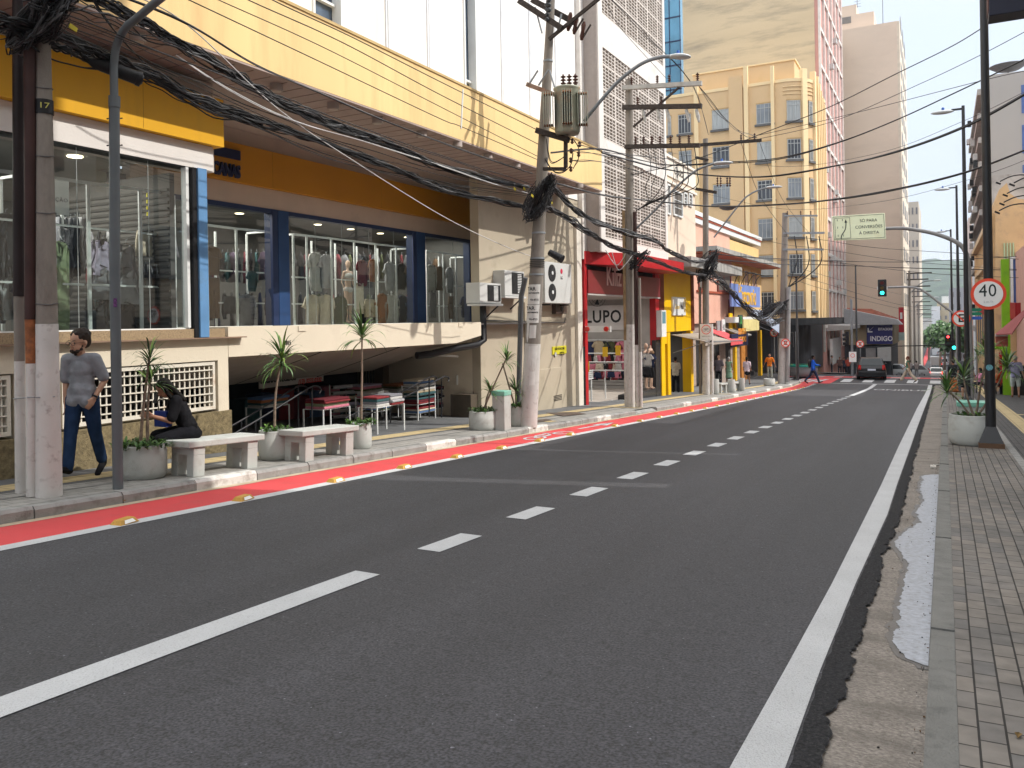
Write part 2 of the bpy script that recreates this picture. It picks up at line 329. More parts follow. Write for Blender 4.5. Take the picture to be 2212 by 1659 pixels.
def rag(y): return eb(y)+.13+.05*mn.noise(Vector((y*.7,3,0)))+.035*mn.noise(Vector((y*3.1,7,0)))+.03*mn.noise(Vector((y*11,1,0)))+.022*mn.noise(Vector((y*33,1,0)))+.015*mn.noise(Vector((y*90,1,0)))
mb=MB(); mb.strip(lambda y:kx(y)+.0,lambda y:rag(y) if y<57 else 0.6,-14,57,0,asphalt,.03,2)
mb.strip(-90,60,57,70,0,asphalt,1.,2)
mb.strip(-9.2,3.2,-14,-40,0,asphalt,1.)
mb.strip(-6.9,1.6,70,480,0,asphalt,6.)
struct('road',mb,False)
mb=MB(); mb.strip(-1.3,-.1,-14,57,-.012,gutter_c,.5); struct('gutter',mb,False)
mb=MB(); mb.strip(lambda y:eb(y)+.012+.012*mn.noise(Vector((y*7,0,0))),lambda y:rag(y)-.004,-8,57,.004,asphalt_e,.03); struct('rough_asphalt_edge',mb,False)
# red cycle lane, gutter sand, lines
ll=lambda y:kx(y)+.11
mb=MB(); mb.strip(ll,lambda y:kx(y)+.88,-12,56,.004,red_paint,1.)
for (a,b) in ((58.2,62.4),): pass
struct('cycle_lane',mb,False)
mb=MB(); mb.strip(lambda y:kx(y),lambda y:kx(y)+.12+.03*mn.noise(Vector((y*1.5,0,0))),-12,56,.0075,sand,.25); struct('gutter_sand',mb,False)
mb=MB(); mb.strip(lambda y:kx(y)+.88,lambda y:kx(y)+1.06,-12,44,.005,white_paint,1.); 
y=44
while y<56: mb.strip(lambda y:kx(y)+.88,lambda y:kx(y)+1.06,y,y+.5,.005,white_paint,1.); y+=1.
struct('lane_line',mb,False)
mb=MB(); mb.strip(ea,eb,-6,56.4,.005,white_paint,.2); struct('edge_line',mb,False)
cx=-3.92
mb=MB(); mb.strip(cx-.115,cx+.115,-8,5.0,.005,white_paint,1.)
y=5.83
while y<41: mb.strip(cx-.115,cx+.115,y,y+.72,.005,white_paint,1.); y+=1.607
mb.strip(cx-.115,cx+.115,41.4,56.4,.005,white_paint,1.); struct('centre_line',mb,False)
mb=MB(); mb.strip(kx(56)+1.2,-.72,56.5,56.82,.005,white_paint,1.); struct('stop_line',mb,False)
mb=MB(); x=-10.2
while x<-.2: mb.strip(x,x+.62,58.3,61.2,.005,white_paint,1.); x+=1.33
x=-22
struct('zebra_crossing',mb,False)
mb=MB(); mb.strip(-11,.2,62.9,64.0,.005,red_paint,.5)
for k in range(9): mb.strip(-10.9+k*1.25,-10.3+k*1.25,62.8,63.1,.010,white_paint,.4); mb.strip(-10.9+k*1.25,-10.3+k*1.25,63.8,64.1,.010,white_paint,.4)
mb.strip(-9,-6.6,56.1,62.5,.009,red_paint,.5)
mb.strip(-6.4,-5.2,230,470,.02,red_paint,6.)
for k in range(4): mb.add([(-9.3+k*.5,57+k*.1,gz(57)+.014),(-9.0+k*.5,57+k*.1,gz(57)+.014),(-8.6+k*.5,60.5,gz(60)+.014),(-8.9+k*.5,60.5,gz(60)+.014)],[(0,1,2,3)],white_paint)
struct('cycle_crossing',mb,False)
# ONIBUS lettering on the asphalt, cycle symbol
t=text('ONIBUS',1.0,white_paint,None,(0,0,0),(1,0,0),(0,1,0),.0,name='road_lettering',sx=1.05,bold=.02)
for v in t.data.vertices:
    v.co=Vector((-2.25+v.co.x*.72,50.3+v.co.y*1.9,0)); v.co.z=gz(v.co.y)+.006
t['kind']='structure'
mb=MB(); yb=16.2; xb=-7.58
def ring(mb,cx_,cy_,rx,ry,w,dz,m,n=24):
    vs=[]
    for k in range(n):
        a=2*math.pi*k/n
        for f in (1,1-w): x=cx_+rx*f*math.cos(a); y=cy_+ry*f*math.sin(a); vs.append((x,y,gz(y)+dz))
    mb.add(vs,[(2*k,2*k+1,2*((k+1)%n)+1,2*((k+1)%n)) for k in range(n)],m)
def lineg(mb,a,b,w,dz,m):
    a=Vector(a+(0,));b=Vector(b+(0,)); d=(b-a).normalized().cross(Vector((0,0,1)))*w/2
    mb.add([(p.x,p.y,gz(p.y)+dz) for p in (a-d,a+d,b+d,b-d)],[(0,1,2,3)],m)
ring(mb,xb+.1,15.1,.2,.38,.25,.009,white_paint); ring(mb,xb+.1,16.5,.2,.38,.25,.009,white_paint)
for a,b in (((xb+.1,15.1),(xb-.1,15.55)),((xb-.1,15.55),(xb-.12,16.15)),((xb-.12,16.15),(xb+.1,15.85)),((xb+.1,15.85),(xb+.1,15.1)),((xb-.1,15.55),(xb+.1,15.85)),((xb+.1,16.5),(xb-.24,16.15))): lineg(mb,a,b,.06,.009,white_paint)
lineg(mb,(xb,17.6),(xb,19.6),.09,.009,white_paint)
mb.add([(xb-.2,18.9,gz(18.9)+.009),(xb+.2,18.9,gz(18.9)+.009),(xb,19.9,gz(19.9)+.009)],[(0,1,2)],white_paint)
struct('cycle_symbol',mb,False)
# ---- kerbs
def gk(y): return gz(y)
mb=MB(); y=-10.; i=0
lens=[]
while y<57:
    if 22.4<y<24.6: # lowered kerb beside the shop ramp
        mb.add([(kx(y)-.16,y,gk(y)+.1),(kx(y)-.01,y,gk(y)+.025),(kx(y)-.01,y+1,gk(y+1)+.025),(kx(y)-.16,y+1,gk(y+1)+.1),(kx(y)-.16,y,gk(y)-.05),(kx(y)-.01,y,gk(y)-.05),(kx(y)-.01,y+1,gk(y+1)-.05),(kx(y)-.16,y+1,gk(y+1)-.05)],[(0,1,2,3),(1,5,6,2),(0,4,5,1),(3,2,6,7)],kerb_c); y+=1.; i+=1; continue
    Ln=1. if y<57 else 1; w=kerb_w if i%4==2 and y>8 or i in (17,) else kerb_c
    a,b=y+.008,y+Ln-.008; xa,xb_=kx(a),kx(b); top=PV+.004*((i*7)%3-1)
    vs=[(xa-.16,a,gk(a)-.05),(xa,a,gk(a)-.05),(xb_,b,gk(b)-.05),(xb_-.16,b,gk(b)-.05),(xa-.16,a,gk(a)+top),(xa-.03,a,gk(a)+top),(xb_-.03,b,gk(b)+top),(xb_-.16,b,gk(b)+top),(xa,a,gk(a)+top-.035),(xb_,b,gk(b)+top-.035)]
    mb.add(vs,[(0,1,8,5,4),(1,2,9,8),(2,3,7,6,9),(4,5,6,7),(5,8,9,6),(3,0,4,7)],w); y+=Ln; i+=1
k=struct('left_kerb',mb)
mb=MB(); y=-10.; i=0; ln=[1.0,.9,1.05,.8,1.0]
while y<62:
    Ln=ln[i%5]; a,b=y+.006,y+Ln-.006
    w=kerb_r; top=PV-.01+.004*((i*5)%3)
    mb.add([(-.1,a,gk(a)-.1),(.025,a,gk(a)-.1),(.025,b,gk(b)-.1),(-.1,b,gk(b)-.1),(-.095,a,gk(a)+top),(.025,a,gk(a)+top),(.025,b,gk(b)+top),(-.095,b,gk(b)+top)],[(0,1,5,4),(1,2,6,5),(2,3,7,6),(3,0,4,7),(4,5,6,7)],w); y+=Ln; i+=1
struct('right_kerb',mb)
# ---- pavements
tile_g=brickmat('pavement_tiles',(.31,.3,.28),(.27,.265,.25),(.13,.125,.115),.2,.2,.006,'yx',.5,.16)
tile_d=brickmat('dark_pavement_tiles',(.15,.155,.16),(.12,.125,.13),(.07,.07,.07),.4,.4,.008,'yx',0,.16)
tact=brickmat('tactile_tiles',(.5,.4,.22),(.45,.36,.2),(.3,.24,.14),.25,.25,.012,'yx',0,.14)
pv_l=brickmat('light_pavers',(.2,.18,.158),(.135,.13,.125),(.03,.028,.026),.2,.1,.005,'yx',.37,.34,bump=.9)
pv_d=brickmat('dark_pavers',(.095,.092,.09),(.07,.07,.072),(.03,.03,.03),.2,.1,.006,'yx',.5,.22,bump=.9)
mb=MB(); mb.strip(-16.,lambda y:kx(y)-.155,-12,57,PV,tile_g,1.); struct('left_pavement',mb,False)
mb=MB(); mb.strip(-16,-9.1,-12,57,PV+.004,tile_d,1.)
mb.strip(-8.75,-8.72,-12,57,PV+.004,tile_d,1.); struct('left_pavement_band',mb,False)
mb=MB(); mb.strip(-9.62,-9.2,-12,57,PV+.008,tact,1.)
for yy in (17.6,24.,36.): mb.strip(-9.2,-8.3,yy,yy+.4,PV+.0075,tact,.4)
struct('left_tactile_strip',mb,False)
mb=MB(); mb.strip(-40,-9.6,68.2,75,.13,tile_d,1.); mb.strip(-9.7,-7.,68.2,90,.12,tile_g,1.); struct('far_pavement',mb,False)
mb=MB(); mb.strip(.026,.95,-12,62,PV-.004,pv_l,1.); struct('right_pavement',mb,False)
mb=MB(); mb.strip(.95,1.06,-12,62,PV-.002,kerb_c,1.); struct('right_divider_stones',mb,False)
mb=MB(); mb.strip(1.06,6,-12,62,PV-.004,pv_d,1.); struct('right_dark_pavement',mb,False)
mb=MB(); mb.strip(1.5,1.86,-12,20,PV+.002,tact,1.); mb.strip(1.45,1.83,20,60,PV+.002,tact,1.); mb.strip(1.83,3.2,27.5,27.9,PV+.002,tact,.4)
struct('right_tactile_strip',mb,False)
mb=MB(); mb.strip(1.6,12,70,480,.12,tile_d,6.); mb.strip(-12,-6.9,90,480,.12,tile_d,6.); struct('distant_pavement',mb,False)
# soapy puddle in the gutter
def c1(zx,zy): return (1641.7+zx/2.304/1.1573,1037+zy/2.304/1.1573)
def c3(zx,zy): return (1901+zx/4.8,778+zy/4.8)
left=[c1(945,1060),c1(845,1020),c1(760,920),c1(780,860),c1(805,800),c1(800,700),c1(835,600),c1(830,560),c1(858,480),c1(800,400),c1(772,360),c1(825,300),c1(870,270),c1(925,240),c1(898,180),c1(945,115),c1(922,50),c1(930,5),c3(370,1560),c3(480,1440),c3(415,1412),c3(440,1340),c3(408,1310),c3(455,1240),c3(428,1200),c3(500,1185),c3(592,1180)]
pts=[G(*p) for p in left]
def puddle(name,grow,dz,m):
    ys=[p.y for p in pts]; n=420; y0,y1=min(ys)-grow,max(ys)+grow; mb=MB(); vs=[]
    for i in range(n+1):
        y=y0+(y1-y0)*i/n; yy=min(max(y,min(ys)+1e-3),max(ys)-1e-3); x=None
        for a,b in zip(pts,pts[1:]):
            if (a.y-yy)*(b.y-yy)<=0 and abs(a.y-b.y)>1e-6: x=a.x+(b.x-a.x)*(yy-a.y)/(b.y-a.y); break
        if x is None: x=-.2
        x+=.03*mn.noise(Vector((y*9,0,grow*20)))+.012*mn.noise(Vector((y*31,5,grow*20)))-grow*(.7+.6*mn.noise(Vector((y*4,3,0))))
        x=min(x,-.125)
        vs+=[(x,y,gz(y)+dz),(-.105,y,gz(y)+dz)]
    mb.add(vs,[(2*i,2*i+1,2*i+3,2*i+2) for i in range(n)],m); struct(name,mb,False)
puddle('wet_patch',.06,-.008,M('wet_concrete',(.085,.075,.065),.35,.15,5,bump=.3,bscale=80,spec=.5))
puddle('puddle',0,-.005,M('soapy_water',(.33,.35,.39),.35,.2,30,bump=.4,bscale=60,dirt=(.17,.16,.15),damt=.4,dscale=26,spec=.5))
# ---- yellow studs along the cycle lane, one thing each
stud=thing('road_stud','yellow road stud on the cycle lane line','road stud',group='yellow studs along the cycle lane')
mb=MB(); q=[(-.12,-.075),(.12,-.075),(.12,.075),(-.12,.075)]
h=.05; vs=[(.075*sx,.12*sy,0) for sx,sy in ((-1,-1),(1,-1),(1,1),(-1,1))]+[(.042*sx,.085*sy,h) for sx,sy in ((-1,-1),(1,-1),(1,1),(-1,1))]
studm=M('stud_yellow',(.5,.28,.05),.5,.1,20,dirt=(.25,.14,.04),damt=.3,dscale=40)
mb.add(vs,[(3,2,1,0),(4,5,6,7),(0,1,5,4),(1,2,6,5),(2,3,7,6),(3,0,4,7)],studm)
b_=obj('body',mb,stud,.004)
mb=MB(); mb.add([(.0735,-.07,.012),(.0735,.07,.012),(.05,.05,.042),(.05,-.05,.042)],[(0,1,2,3)],M('reflector',(.85,.83,.78),.3,.05)); 
for v in range(4): mb.v[v]=(mb.v[v][0]+.004,mb.v[v][1],mb.v[v][2])
obj('reflector',mb,stud,fix=False); kids(stud)
spx=[(260,1130),(520,1080),(715,1040),(864,1011),(984,989),(1081,970),(1167,954),(1240,941),(1335,922),(1387,911)]
ys=[G(*p).y for p in spx]; 
while ys[-1]<50: ys.append(ys[-1]+1.65)
ords=['nearest the camera','second from the camera','third from the camera','fourth from the camera','fifth from the camera','sixth from the camera','seventh from the camera','eighth from the camera','ninth from the camera','tenth from the camera']
for i,yy in enumerate(ys):
    lab='yellow road stud on the cycle lane line, '+(ords[i] if i<len(ords) else '')
    if i>=10: lab='small distant road stud, %s in the line along the cycle lane'%('eleventh twelfth thirteenth fourteenth fifteenth sixteenth seventeenth eighteenth nineteenth twentieth twenty-first twenty-second twenty-third twenty-fourth twenty-fifth twenty-sixth twenty-seventh twenty-eighth twenty-ninth thirtieth thirty-first thirty-second thirty-third thirty-fourth'.split()[i-10])
    loc=(kx(yy)+.95,yy,gz(yy)+.005); rz=0 if i>1 else .15
    if i==0: stud.location=loc; stud.rotation_euler.z=rz; stud['label']=lab
    else: dup(stud,loc,rz,lab)
# litter
for (px,py,sz,lb) in ((2037,1650,.03,'tiny white cigarette end in the gutter, nearest the camera'),(2037,1631,.03,'tiny white cigarette end in the gutter, second from the camera'),(2038,1521,.035,'white crumpled paper scrap in the gutter beside the stone kerb')):
    c=G(px-2,py); mb=MB(); mb.tube([(c.x-.01,c.y,c.z+.006),(c.x+.015,c.y+.012,c.z+.006)],.004,M('litter_white',(.6,.57,.52),.8,.1),6); single('litter',mb,lb,'litter')
c=G(2022,1010); mb=MB(); mb.tube([(c.x-.06,c.y-.02,c.z+.012),(c.x-.03,c.y+.1,c.z+.02),(c.x+.05,c.y+.2,c.z+.012)],.012,M('litter_white',(.6,.57,.52),.8,.1),6); mb.box(c.x-.08,c.x,c.y-.05,c.y+.12,c.z-.005,c.z+.02,M('litter_white',(1,1,1))); single('litter',mb,'flat white paper wrapper lying in the gutter beyond the puddle','litter')

for (pts_,lb) in (([(1180,893),(1242,891),(1266,895),(1216,900)],'brown metal access cover in the left pavement near the leaning pole'),([(1155,909),(1180,906),(1192,909),(1162,913)],'small grey grate in the left pavement beside the leaning pole')):
    q=[G(x,y,PV) for x,y in pts_]; mb=MB(); mb.prism([(p.x,p.y,gz(p.y)+PV+.010) for p in q],(0,0,.008),M('cover_iron',(.1,.075,.06),.7,.3,14)); single('manhole_cover',mb,lb,'manhole cover')
r_=random.Random(12)
mb=MB()
for k in range(260):
    y=r_.uniform(2.6,16); x=r_.choice([r_.uniform(-.16,-.11),r_.uniform(-.75,-.12)]); s_=r_.uniform(.003,.011)
    if x<rag(y): continue
    a=r_.random()*3; mb.obox((x,y,gz(y)-.004),(s_*math.cos(a),s_*math.sin(a),0),(-s_*.5*math.sin(a),s_*.5*math.cos(a),0),(0,0,.006),[soil_,leaf_][k%2] if False else M(['grit_dark','grit_brown','grit_pale'][k%3],[(.03,.028,.025),(.12,.07,.035),(.4,.37,.33)][k%3],.9))
o=obj('grit',mb); o['kind']='stuff'
# ================================================================ DEPARTMENT STORE (left, near)
st=thing('department_store','large cream clothing store with yellow canopy band and blue window columns','shop building',(-10.3,13,gz(13)+PV))
SF=3.86; XC=-9.05; XB=-12.2
bandtop=5.03
mb=MB(); mb.box(-10.45,XC,1,23.1,SF+.002,bandtop,canopy_y); mb.box(-10.46,XC+.02,1,23.12,bandtop,bandtop+.05,M('canopy_cap',(.5,.36,.17),.8)); obj('canopy_band',mb,st)
mb=MB(); mb.box(XB-.1,XC-.004,1,23.1,SF-.03,SF,soffit_c)
for k in range(60): # board joints
    y=1.2+k*.36
    mb.box(XC-1.2,XC-.1,y,y+.012,SF-.036,SF-.029,M('soffit_joint',(.25,.195,.175),.9))
obj('canopy_soffit',mb,st)
for i,(px,py) in enumerate([(297,82),(597,190),(720,230),(816,261),(911,290),(988,313),(1054,338),(1115,358),(1213,398),(1252,402)]):
    r=ray(px,py); p=r*((SF-.09)/r.z)
    if p.x<-12 : continue
    mb=MB(); mb.cyl((p.x,p.y,SF-.03),(p.x,p.y,SF-.14),.105,.105,M('soffit_lamp',(.42,.36,.33),.6),16); mb.cyl((p.x,p.y,SF-.14),(p.x,p.y,SF-.15),.075,.075,M('soffit_lens',(.5,.45,.4),.3),16)
    obj('ceiling_lamp',mb,st)
# upper white wall with joints and tall windows
uw=[(2.5,3.0),(12.0,12.85),(17.55,18.15)]
mb=MB(); ys=[1.]+[v for w_ in uw for v in w_]+[24.62]
for a,b in zip(ys[0::2],ys[1::2]): mb.box(-14,-10.5,a,b,SF+.01,15,white_wall)
for a,b in uw: mb.box(-14,-10.5,a,b,SF+.01,5.25 if a<17 else 5.05,white_wall)
for a,b in uw: mb.box(-14,-10.5,a,b,14,15,white_wall)
obj('wall',mb,st)
mb=MB()
for y in (3.9,5.5,7.4,9.2,10.8,14.3,15.9,19.5,21.2,23.0): mb.box(-10.5,-10.47,y,y+.05,bandtop,15,M('cladding_joint',(.66,.68,.72),.6)); mb.box(-10.5,-10.478,y+.09,y+.12,bandtop,15,M('cladding_joint',(1,1,1)))
obj('cladding_joints',mb,st)
wglass=M('tower_window_glass',(.07,.1,.15),.08,.2,.6,spec=.8)
for a,b in uw:
    z0=5.27 if a<17 else 5.07
    mb=MB(); mb.box(-10.74,-10.7,a,b,z0,14,wglass); w_=obj('window',mb,st)
    mb=MB()
    for y in (a,b-.05): mb.box(-10.69,-10.46,y,y+.05,z0,14,wfr)
    for z in (z0,z0+1.0,z0+3.4,z0+5.8): mb.box(-10.69,-10.6,a+.06,b-.06,z,z+.05,wfr)
    obj('frame',mb,w_)
# ---- near bay (Y 1..9.3)
mb=MB(); mb.box(-10.6,-10.2,1,9.3,2.42,SF-.04,M('fascia_back',(.5,.44,.4),.85)); mb.box(-10.199,-10.05,1,9.15,2.40,2.775,M('white_fascia',(.72,.69,.66),.8,.04,2,bump=.2,dirt=(.6,.56,.52),damt=.2)); obj('fascia',mb,st)
mb=MB(); mb.box(-10.195,-9.93,1,9.26,2.78,3.52,sign_y)
for y in (2.4,4.2,6.0,7.8): mb.box(-9.93,-9.927,y,y+.006,2.79,3.51,M('panel_joint',(.35,.18,.01)))
obj('sign_panel',mb,st,.006)
# lower wall under the near bay, with two grilles
mb=MB()
for a,b in ((1,3.0),(6.05,6.62),(9.22,9.43)): mb.box(-10.4,-10.1,a,b,-1.36,-.55,cream)
mb.box(-10.4,-10.1,1,9.43,-.55,-.19,cream); 
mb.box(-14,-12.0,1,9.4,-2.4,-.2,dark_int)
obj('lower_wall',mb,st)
mb=MB(); mb.strip(-10.4,-10.06,1,9.45,PV-.1,skirt,1.)
n=12; a,b=1,9.45; vs=[]
for i in range(n+1):
    y=a+(b-a)*i/n; vs+=[(-10.06,y,gz(y)),( -10.06,y,-1.35),(-10.4,y,-1.35),(-10.4,y,gz(y))]
mb.add(vs,[(4*i+j,4*i+(j+1),4*i+4+j+1,4*i+4+j) for i in range(n) for j in range(3)]+[(4*n,4*n+1,4*n+2,4*n+3),(0,1,2,3)],skirt); obj('pebble_dash_base',mb,st)
for a,b,nc in ((6.66,9.18,27),(3.1,6.0,30)):
    mb=MB(); z0,z1=-1.31,-.57
    mb.box(-10.2,-10.12,a,b,z0,z0+.05,rustwhite); mb.box(-10.2,-10.12,a,b,z1-.05,z1,rustwhite); mb.box(-10.2,-10.12,a,a+.045,z0+.05,z1-.05,rustwhite); mb.box(-10.2,-10.12,b-.045,b,z0+.05,z1-.05,rustwhite)
    for k in range(1,nc): y=a+(b-a)*k/nc; mb.box(-10.165,-10.145,y-.009,y+.009,z0+.05,z1-.05,rustwhite)
    for k in range(1,6): z=z0+(z1-z0)*k/6; mb.box(-10.144,-10.125,a+.045,b-.045,z-.009,z+.009,rustwhite)
    obj('window_grille',mb,st)
mb=MB(); mb.box(-10.25,-10.02,1,9.3,-.185,-.05,granite); mb.box(-10.25,-9.98,1,9.72,-.205,-.186,M('ledge_edge',(.25,.17,.12),.7)); obj('granite_ledge',mb,st)
mb=MB(); mb.box(-10.2,-9.97,8.78,8.95,-.183,2.395,blue_col); mb.box(-10.22,-10.0,8.70,8.779,-.183,2.395,black); obj('blue_column',mb,st,.008)  # black strip stands in for the column's shaded left side
def pane(y0,y1,x,z0,z1,ms,parent=st,thick=.03,gm=glass):
    mb=MB(); mb.box(x-.006,x+.006,y0,y1,z0,z1,gm); g=obj('window',mb,parent)
    mb=MB(); mb.box(x-thick,x+thick,y0,y1,z0-.04,z0-.002,wfr); 
    for m_ in ms: mb.box(x+.007,x+.012,m_,m_+.008,z0,z1,M('glass_joint',(.3,.33,.32),.4))
    obj('frame',mb,g); return g
pane(3.0,8.69,-10.12,-.03,2.39,[4.6,6.9,8.0]); 
mb=MB(); mb.box(-10.15,-10.05,8.62,8.67,-.03,2.39,wfr); obj('window_stile',mb,st)
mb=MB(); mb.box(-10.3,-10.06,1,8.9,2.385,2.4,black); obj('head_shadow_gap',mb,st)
# ---- interior rooms (floor at sill level)
mb=MB(); mb.box(-17,-10.25,1,21.5,-.1,-.06,M('shop_floor',(.2,.19,.18),.5)); mb.box(-17,-16.8,1,21.5,-.06,3.0,grey_int); mb.box(-17,-12.4,1,21.5,2.6,2.7,M('shop_ceiling',(.3,.29,.27),.8)); mb.box(-12.4,-10.3,1,8.8,2.6,2.7,M('shop_ceiling',(1,1,1)))
mb.box(-12.39,-12.3,9.0,9.4,-.06,2.6,dark_int); mb.box(-17,-12.0,21.52,21.6,-.1,2.7,grey_int); mb.box(-13.9,-10.7,8.86,8.95,-.05,2.4,M('shutter',(.11,.105,.1),.7))
for k in range(22): mb.box(-13.8,-10.72,8.84,8.859,.02+k*.1,.06+k*.1,M('shutter_slat',(.05,.048,.046),.6))
obj('interior',mb,st)
mb=MB()
for i in range(9):
    for j in range(2):
        y=9.9+i*1.35; x=-12.8-j*1.7
        mb.cyl((x,y,2.598),(x,y,2.59),.1,.1,lampw,10)
for y in (7.9,6.2): mb.cyl((-11.6,y,2.598),(-11.6,y,2.58),.11,.11,lampw,10)
obj('ceiling_spots',mb,st)
for i,(x,y,sx,sy,e) in enumerate(((-12.4,5.8,2.4,5,190),(-13.6,11.5,2,3.6,110),(-13.6,15.6,2,4,120),(-13.6,19.6,2,3,80))):
    l_=bpy.data.lights.new('ceiling_light','AREA'); l_.shape='RECTANGLE'; l_.size=sx; l_.size_y=sy; l_.energy=e; l_.color=(1,.93,.84); lo=bpy.data.objects.new('ceiling_light',l_); COL.objects.link(lo); lo.location=(x,y,2.55)
# ---- far bay
f2=M('beige_fascia',(.52,.42,.35),.85,.05,2,bump=.2,dirt=(.4,.32,.27),damt=.2)
mb=MB(); mb.box(XB-.2,XB,9.3,21.6,2.37,2.77,f2); mb.box(XB-.2,XB,9.3,21.6,3.53,SF-.031,f2); obj('recessed_fascia',mb,st)
mb=MB(); mb.box(XB-.1,XB+.1,9.44,21.6,2.775,3.525,M('sign_orange_yellow',(.5,.22,.012),.55,.05,1.))
for y in (12.55,16.2,19.5): mb.box(XB+.1,XB+.104,y,y+.008,2.78,3.52,M('panel_joint',(1,1,1)))
s2=obj('sign_panel',mb,st)
# navy logo bar and letters at the left end of the recessed sign
mb=MB(); a=aX(461,322,XB+.14); b=aX(520,338,XB+.14); mb.box(XB+.101,XB+.14,a.y-2.1,b.y,3.2,3.38,navy); obj('logo_bar',mb,s2)
e=aX(518,372,XB+.12); text('PERNAMBUCANAS',.33,navy,s2,(XB+.12,e.y,2.955),(0,1,0),(0,0,1),.03,'RIGHT',sx=.62,bold=.012)
navycol=M('navy_and_shaded_blue',(.015,.03,.09),.5,.1,3)
for (x0,x1) in ((603,626),(902,920),(1022,1034)):
    ya=aX(x0,600,XB+.03).y; yb_=aX(x1,600,XB+.03).y
    mb=MB(); mb.box(XB-.2,XB+.03,ya,yb_,-.1,2.36,M('shaded_blue',(.018,.055,.16),.5,.1,3)); obj('blue_column',mb,st,.006)  # same blue paint as the near column, darkened to put shade in
    mb=MB(); mb.box(XB-.2,XB+.02,ya-.16,ya-.001,-.1,2.36,navycol); obj('column_shaded_side',mb,st)  # navy strip: the column's shaded side put into colour
mb=MB(); mb.box(XB-.15,XB+.01,9.4,21.5,2.28,2.369,navycol); obj('window_head',mb,st)
mb=MB()
for g0,g1,ms in ((9.6,aX(600,600,XB).y-.2,[10.9]),(aX(628,600,XB).y,aX(900,600,XB).y-.2,[13.9,14.8,15.8,16.8]),(aX(922,600,XB).y,21.5,[19.6])): pane(g0,g1,XB,-.02,2.28,ms)
# ---- slab over the lower entrance
mb=MB(); prof=[(-10.1,-.03),(-10.1,-.51),(-10.35,-.52),(-12.6,-1.17),(-12.6,-.03)]
mb.prism([(x,9.44,z) for x,z in prof],(0,6.9,0),cream)
prof2=[(-10.1,-.03),(-10.1,-.36),(-10.5,-.38),(-12.6,-.9),(-12.6,-.03)]
mb.add([(x,16.34,z) for x,z in prof]+[(x,17.5,z) for x,z in prof2],[(i,(i+1)%5,(i+1)%5+5,i+5) for i in range(5)]+[(5,6,7,8,9)],cream)
sl=obj('entrance_slab',mb,st)
mb=MB(); bj=M('soffit_board',(.33,.28,.23),.85,.08,3)
for k in range(28):
    t=(k+.5)/28; x=-10.38-t*2.2; z=-.527-t*.645
    mb.obox((x,12.9,z-.012),(0,6.85,0),(.066,0,.019),(.004,0,-.014),bj)
for y in (11.9,14.4): mb.obox((-11.48,y,-.87),(0,.02,0),(2.3,0,.67),(.004,0,-.014),dark_int)
obj('soffit_boards',mb,sl)
text('1015',.115,M('number_black',(.03,.03,.03),.6),st,(-10.092,(aX(622,741,-10.09)).y,(aX(622,741,-10.09)).z),(0,1,0),(0,0,1),.004,name='street_number',sx=.72)
mb=MB()
for px,py in ((653,712),(996,703)):
    p=aX(px,py,-10.09); mb.box(-10.1,-10.085,p.y-.1,p.y+.1,-.13,-.035,cream)
obj('slab_plates',mb,st)
# ---- lower shop recess
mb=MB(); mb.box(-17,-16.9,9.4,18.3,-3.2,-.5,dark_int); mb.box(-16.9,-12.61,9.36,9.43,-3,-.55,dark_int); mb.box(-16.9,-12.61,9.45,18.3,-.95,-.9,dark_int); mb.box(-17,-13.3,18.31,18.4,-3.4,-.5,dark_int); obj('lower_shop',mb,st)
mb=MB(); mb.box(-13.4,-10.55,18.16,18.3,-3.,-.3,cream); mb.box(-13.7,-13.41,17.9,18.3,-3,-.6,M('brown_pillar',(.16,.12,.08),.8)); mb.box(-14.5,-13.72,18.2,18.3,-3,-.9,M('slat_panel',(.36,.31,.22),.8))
for k in range(7): mb.box(-14.45+k*.1,-14.42+k*.1,18.17,18.199,-3,-.9,M('slat_gap',(.12,.1,.07),.8))
obj('return_wall',mb,st)
wallt=M('tan_render',(.43,.375,.29),.88,.05,1.2,bump=.3,bscale=40,dirt=(.3,.26,.19),damt=.32,dscale=1.1)
mb=MB(); mb.box(-10.75,-10.5,18.15,24.62,-3.2,SF-.031,wallt); mb.box(-10.499,-10.40,24.25,24.62,-3.1,SF-.6,M('corner_pilaster',(.66,.62,.55),.85,.06,2,dirt=(.5,.46,.4),damt=.2)); obj('side_wall',mb,st)
mb=MB()
p0=aX(1157,808,-10.5); p1=aX(1243-12,808,-10.5); 
mb.box(-10.5,-10.44,20.3,23.0,-3.1,-1.45,wallt); obj('meter_cupboard',mb,st,.01)
a=aX(1196,854,-10.44); b=aX(1214,863,-10.44); mb=MB()
for i in range(7):
    for j in range(4): mb.box(-10.441,-10.43,a.y+(b.y-a.y)*i/7,a.y+(b.y-a.y)*(i+.6)/7,b.z+(a.z-b.z)*j/4,b.z+(a.z-b.z)*(j+.6)/4,dark_int)
obj('vent_grid',mb,st)
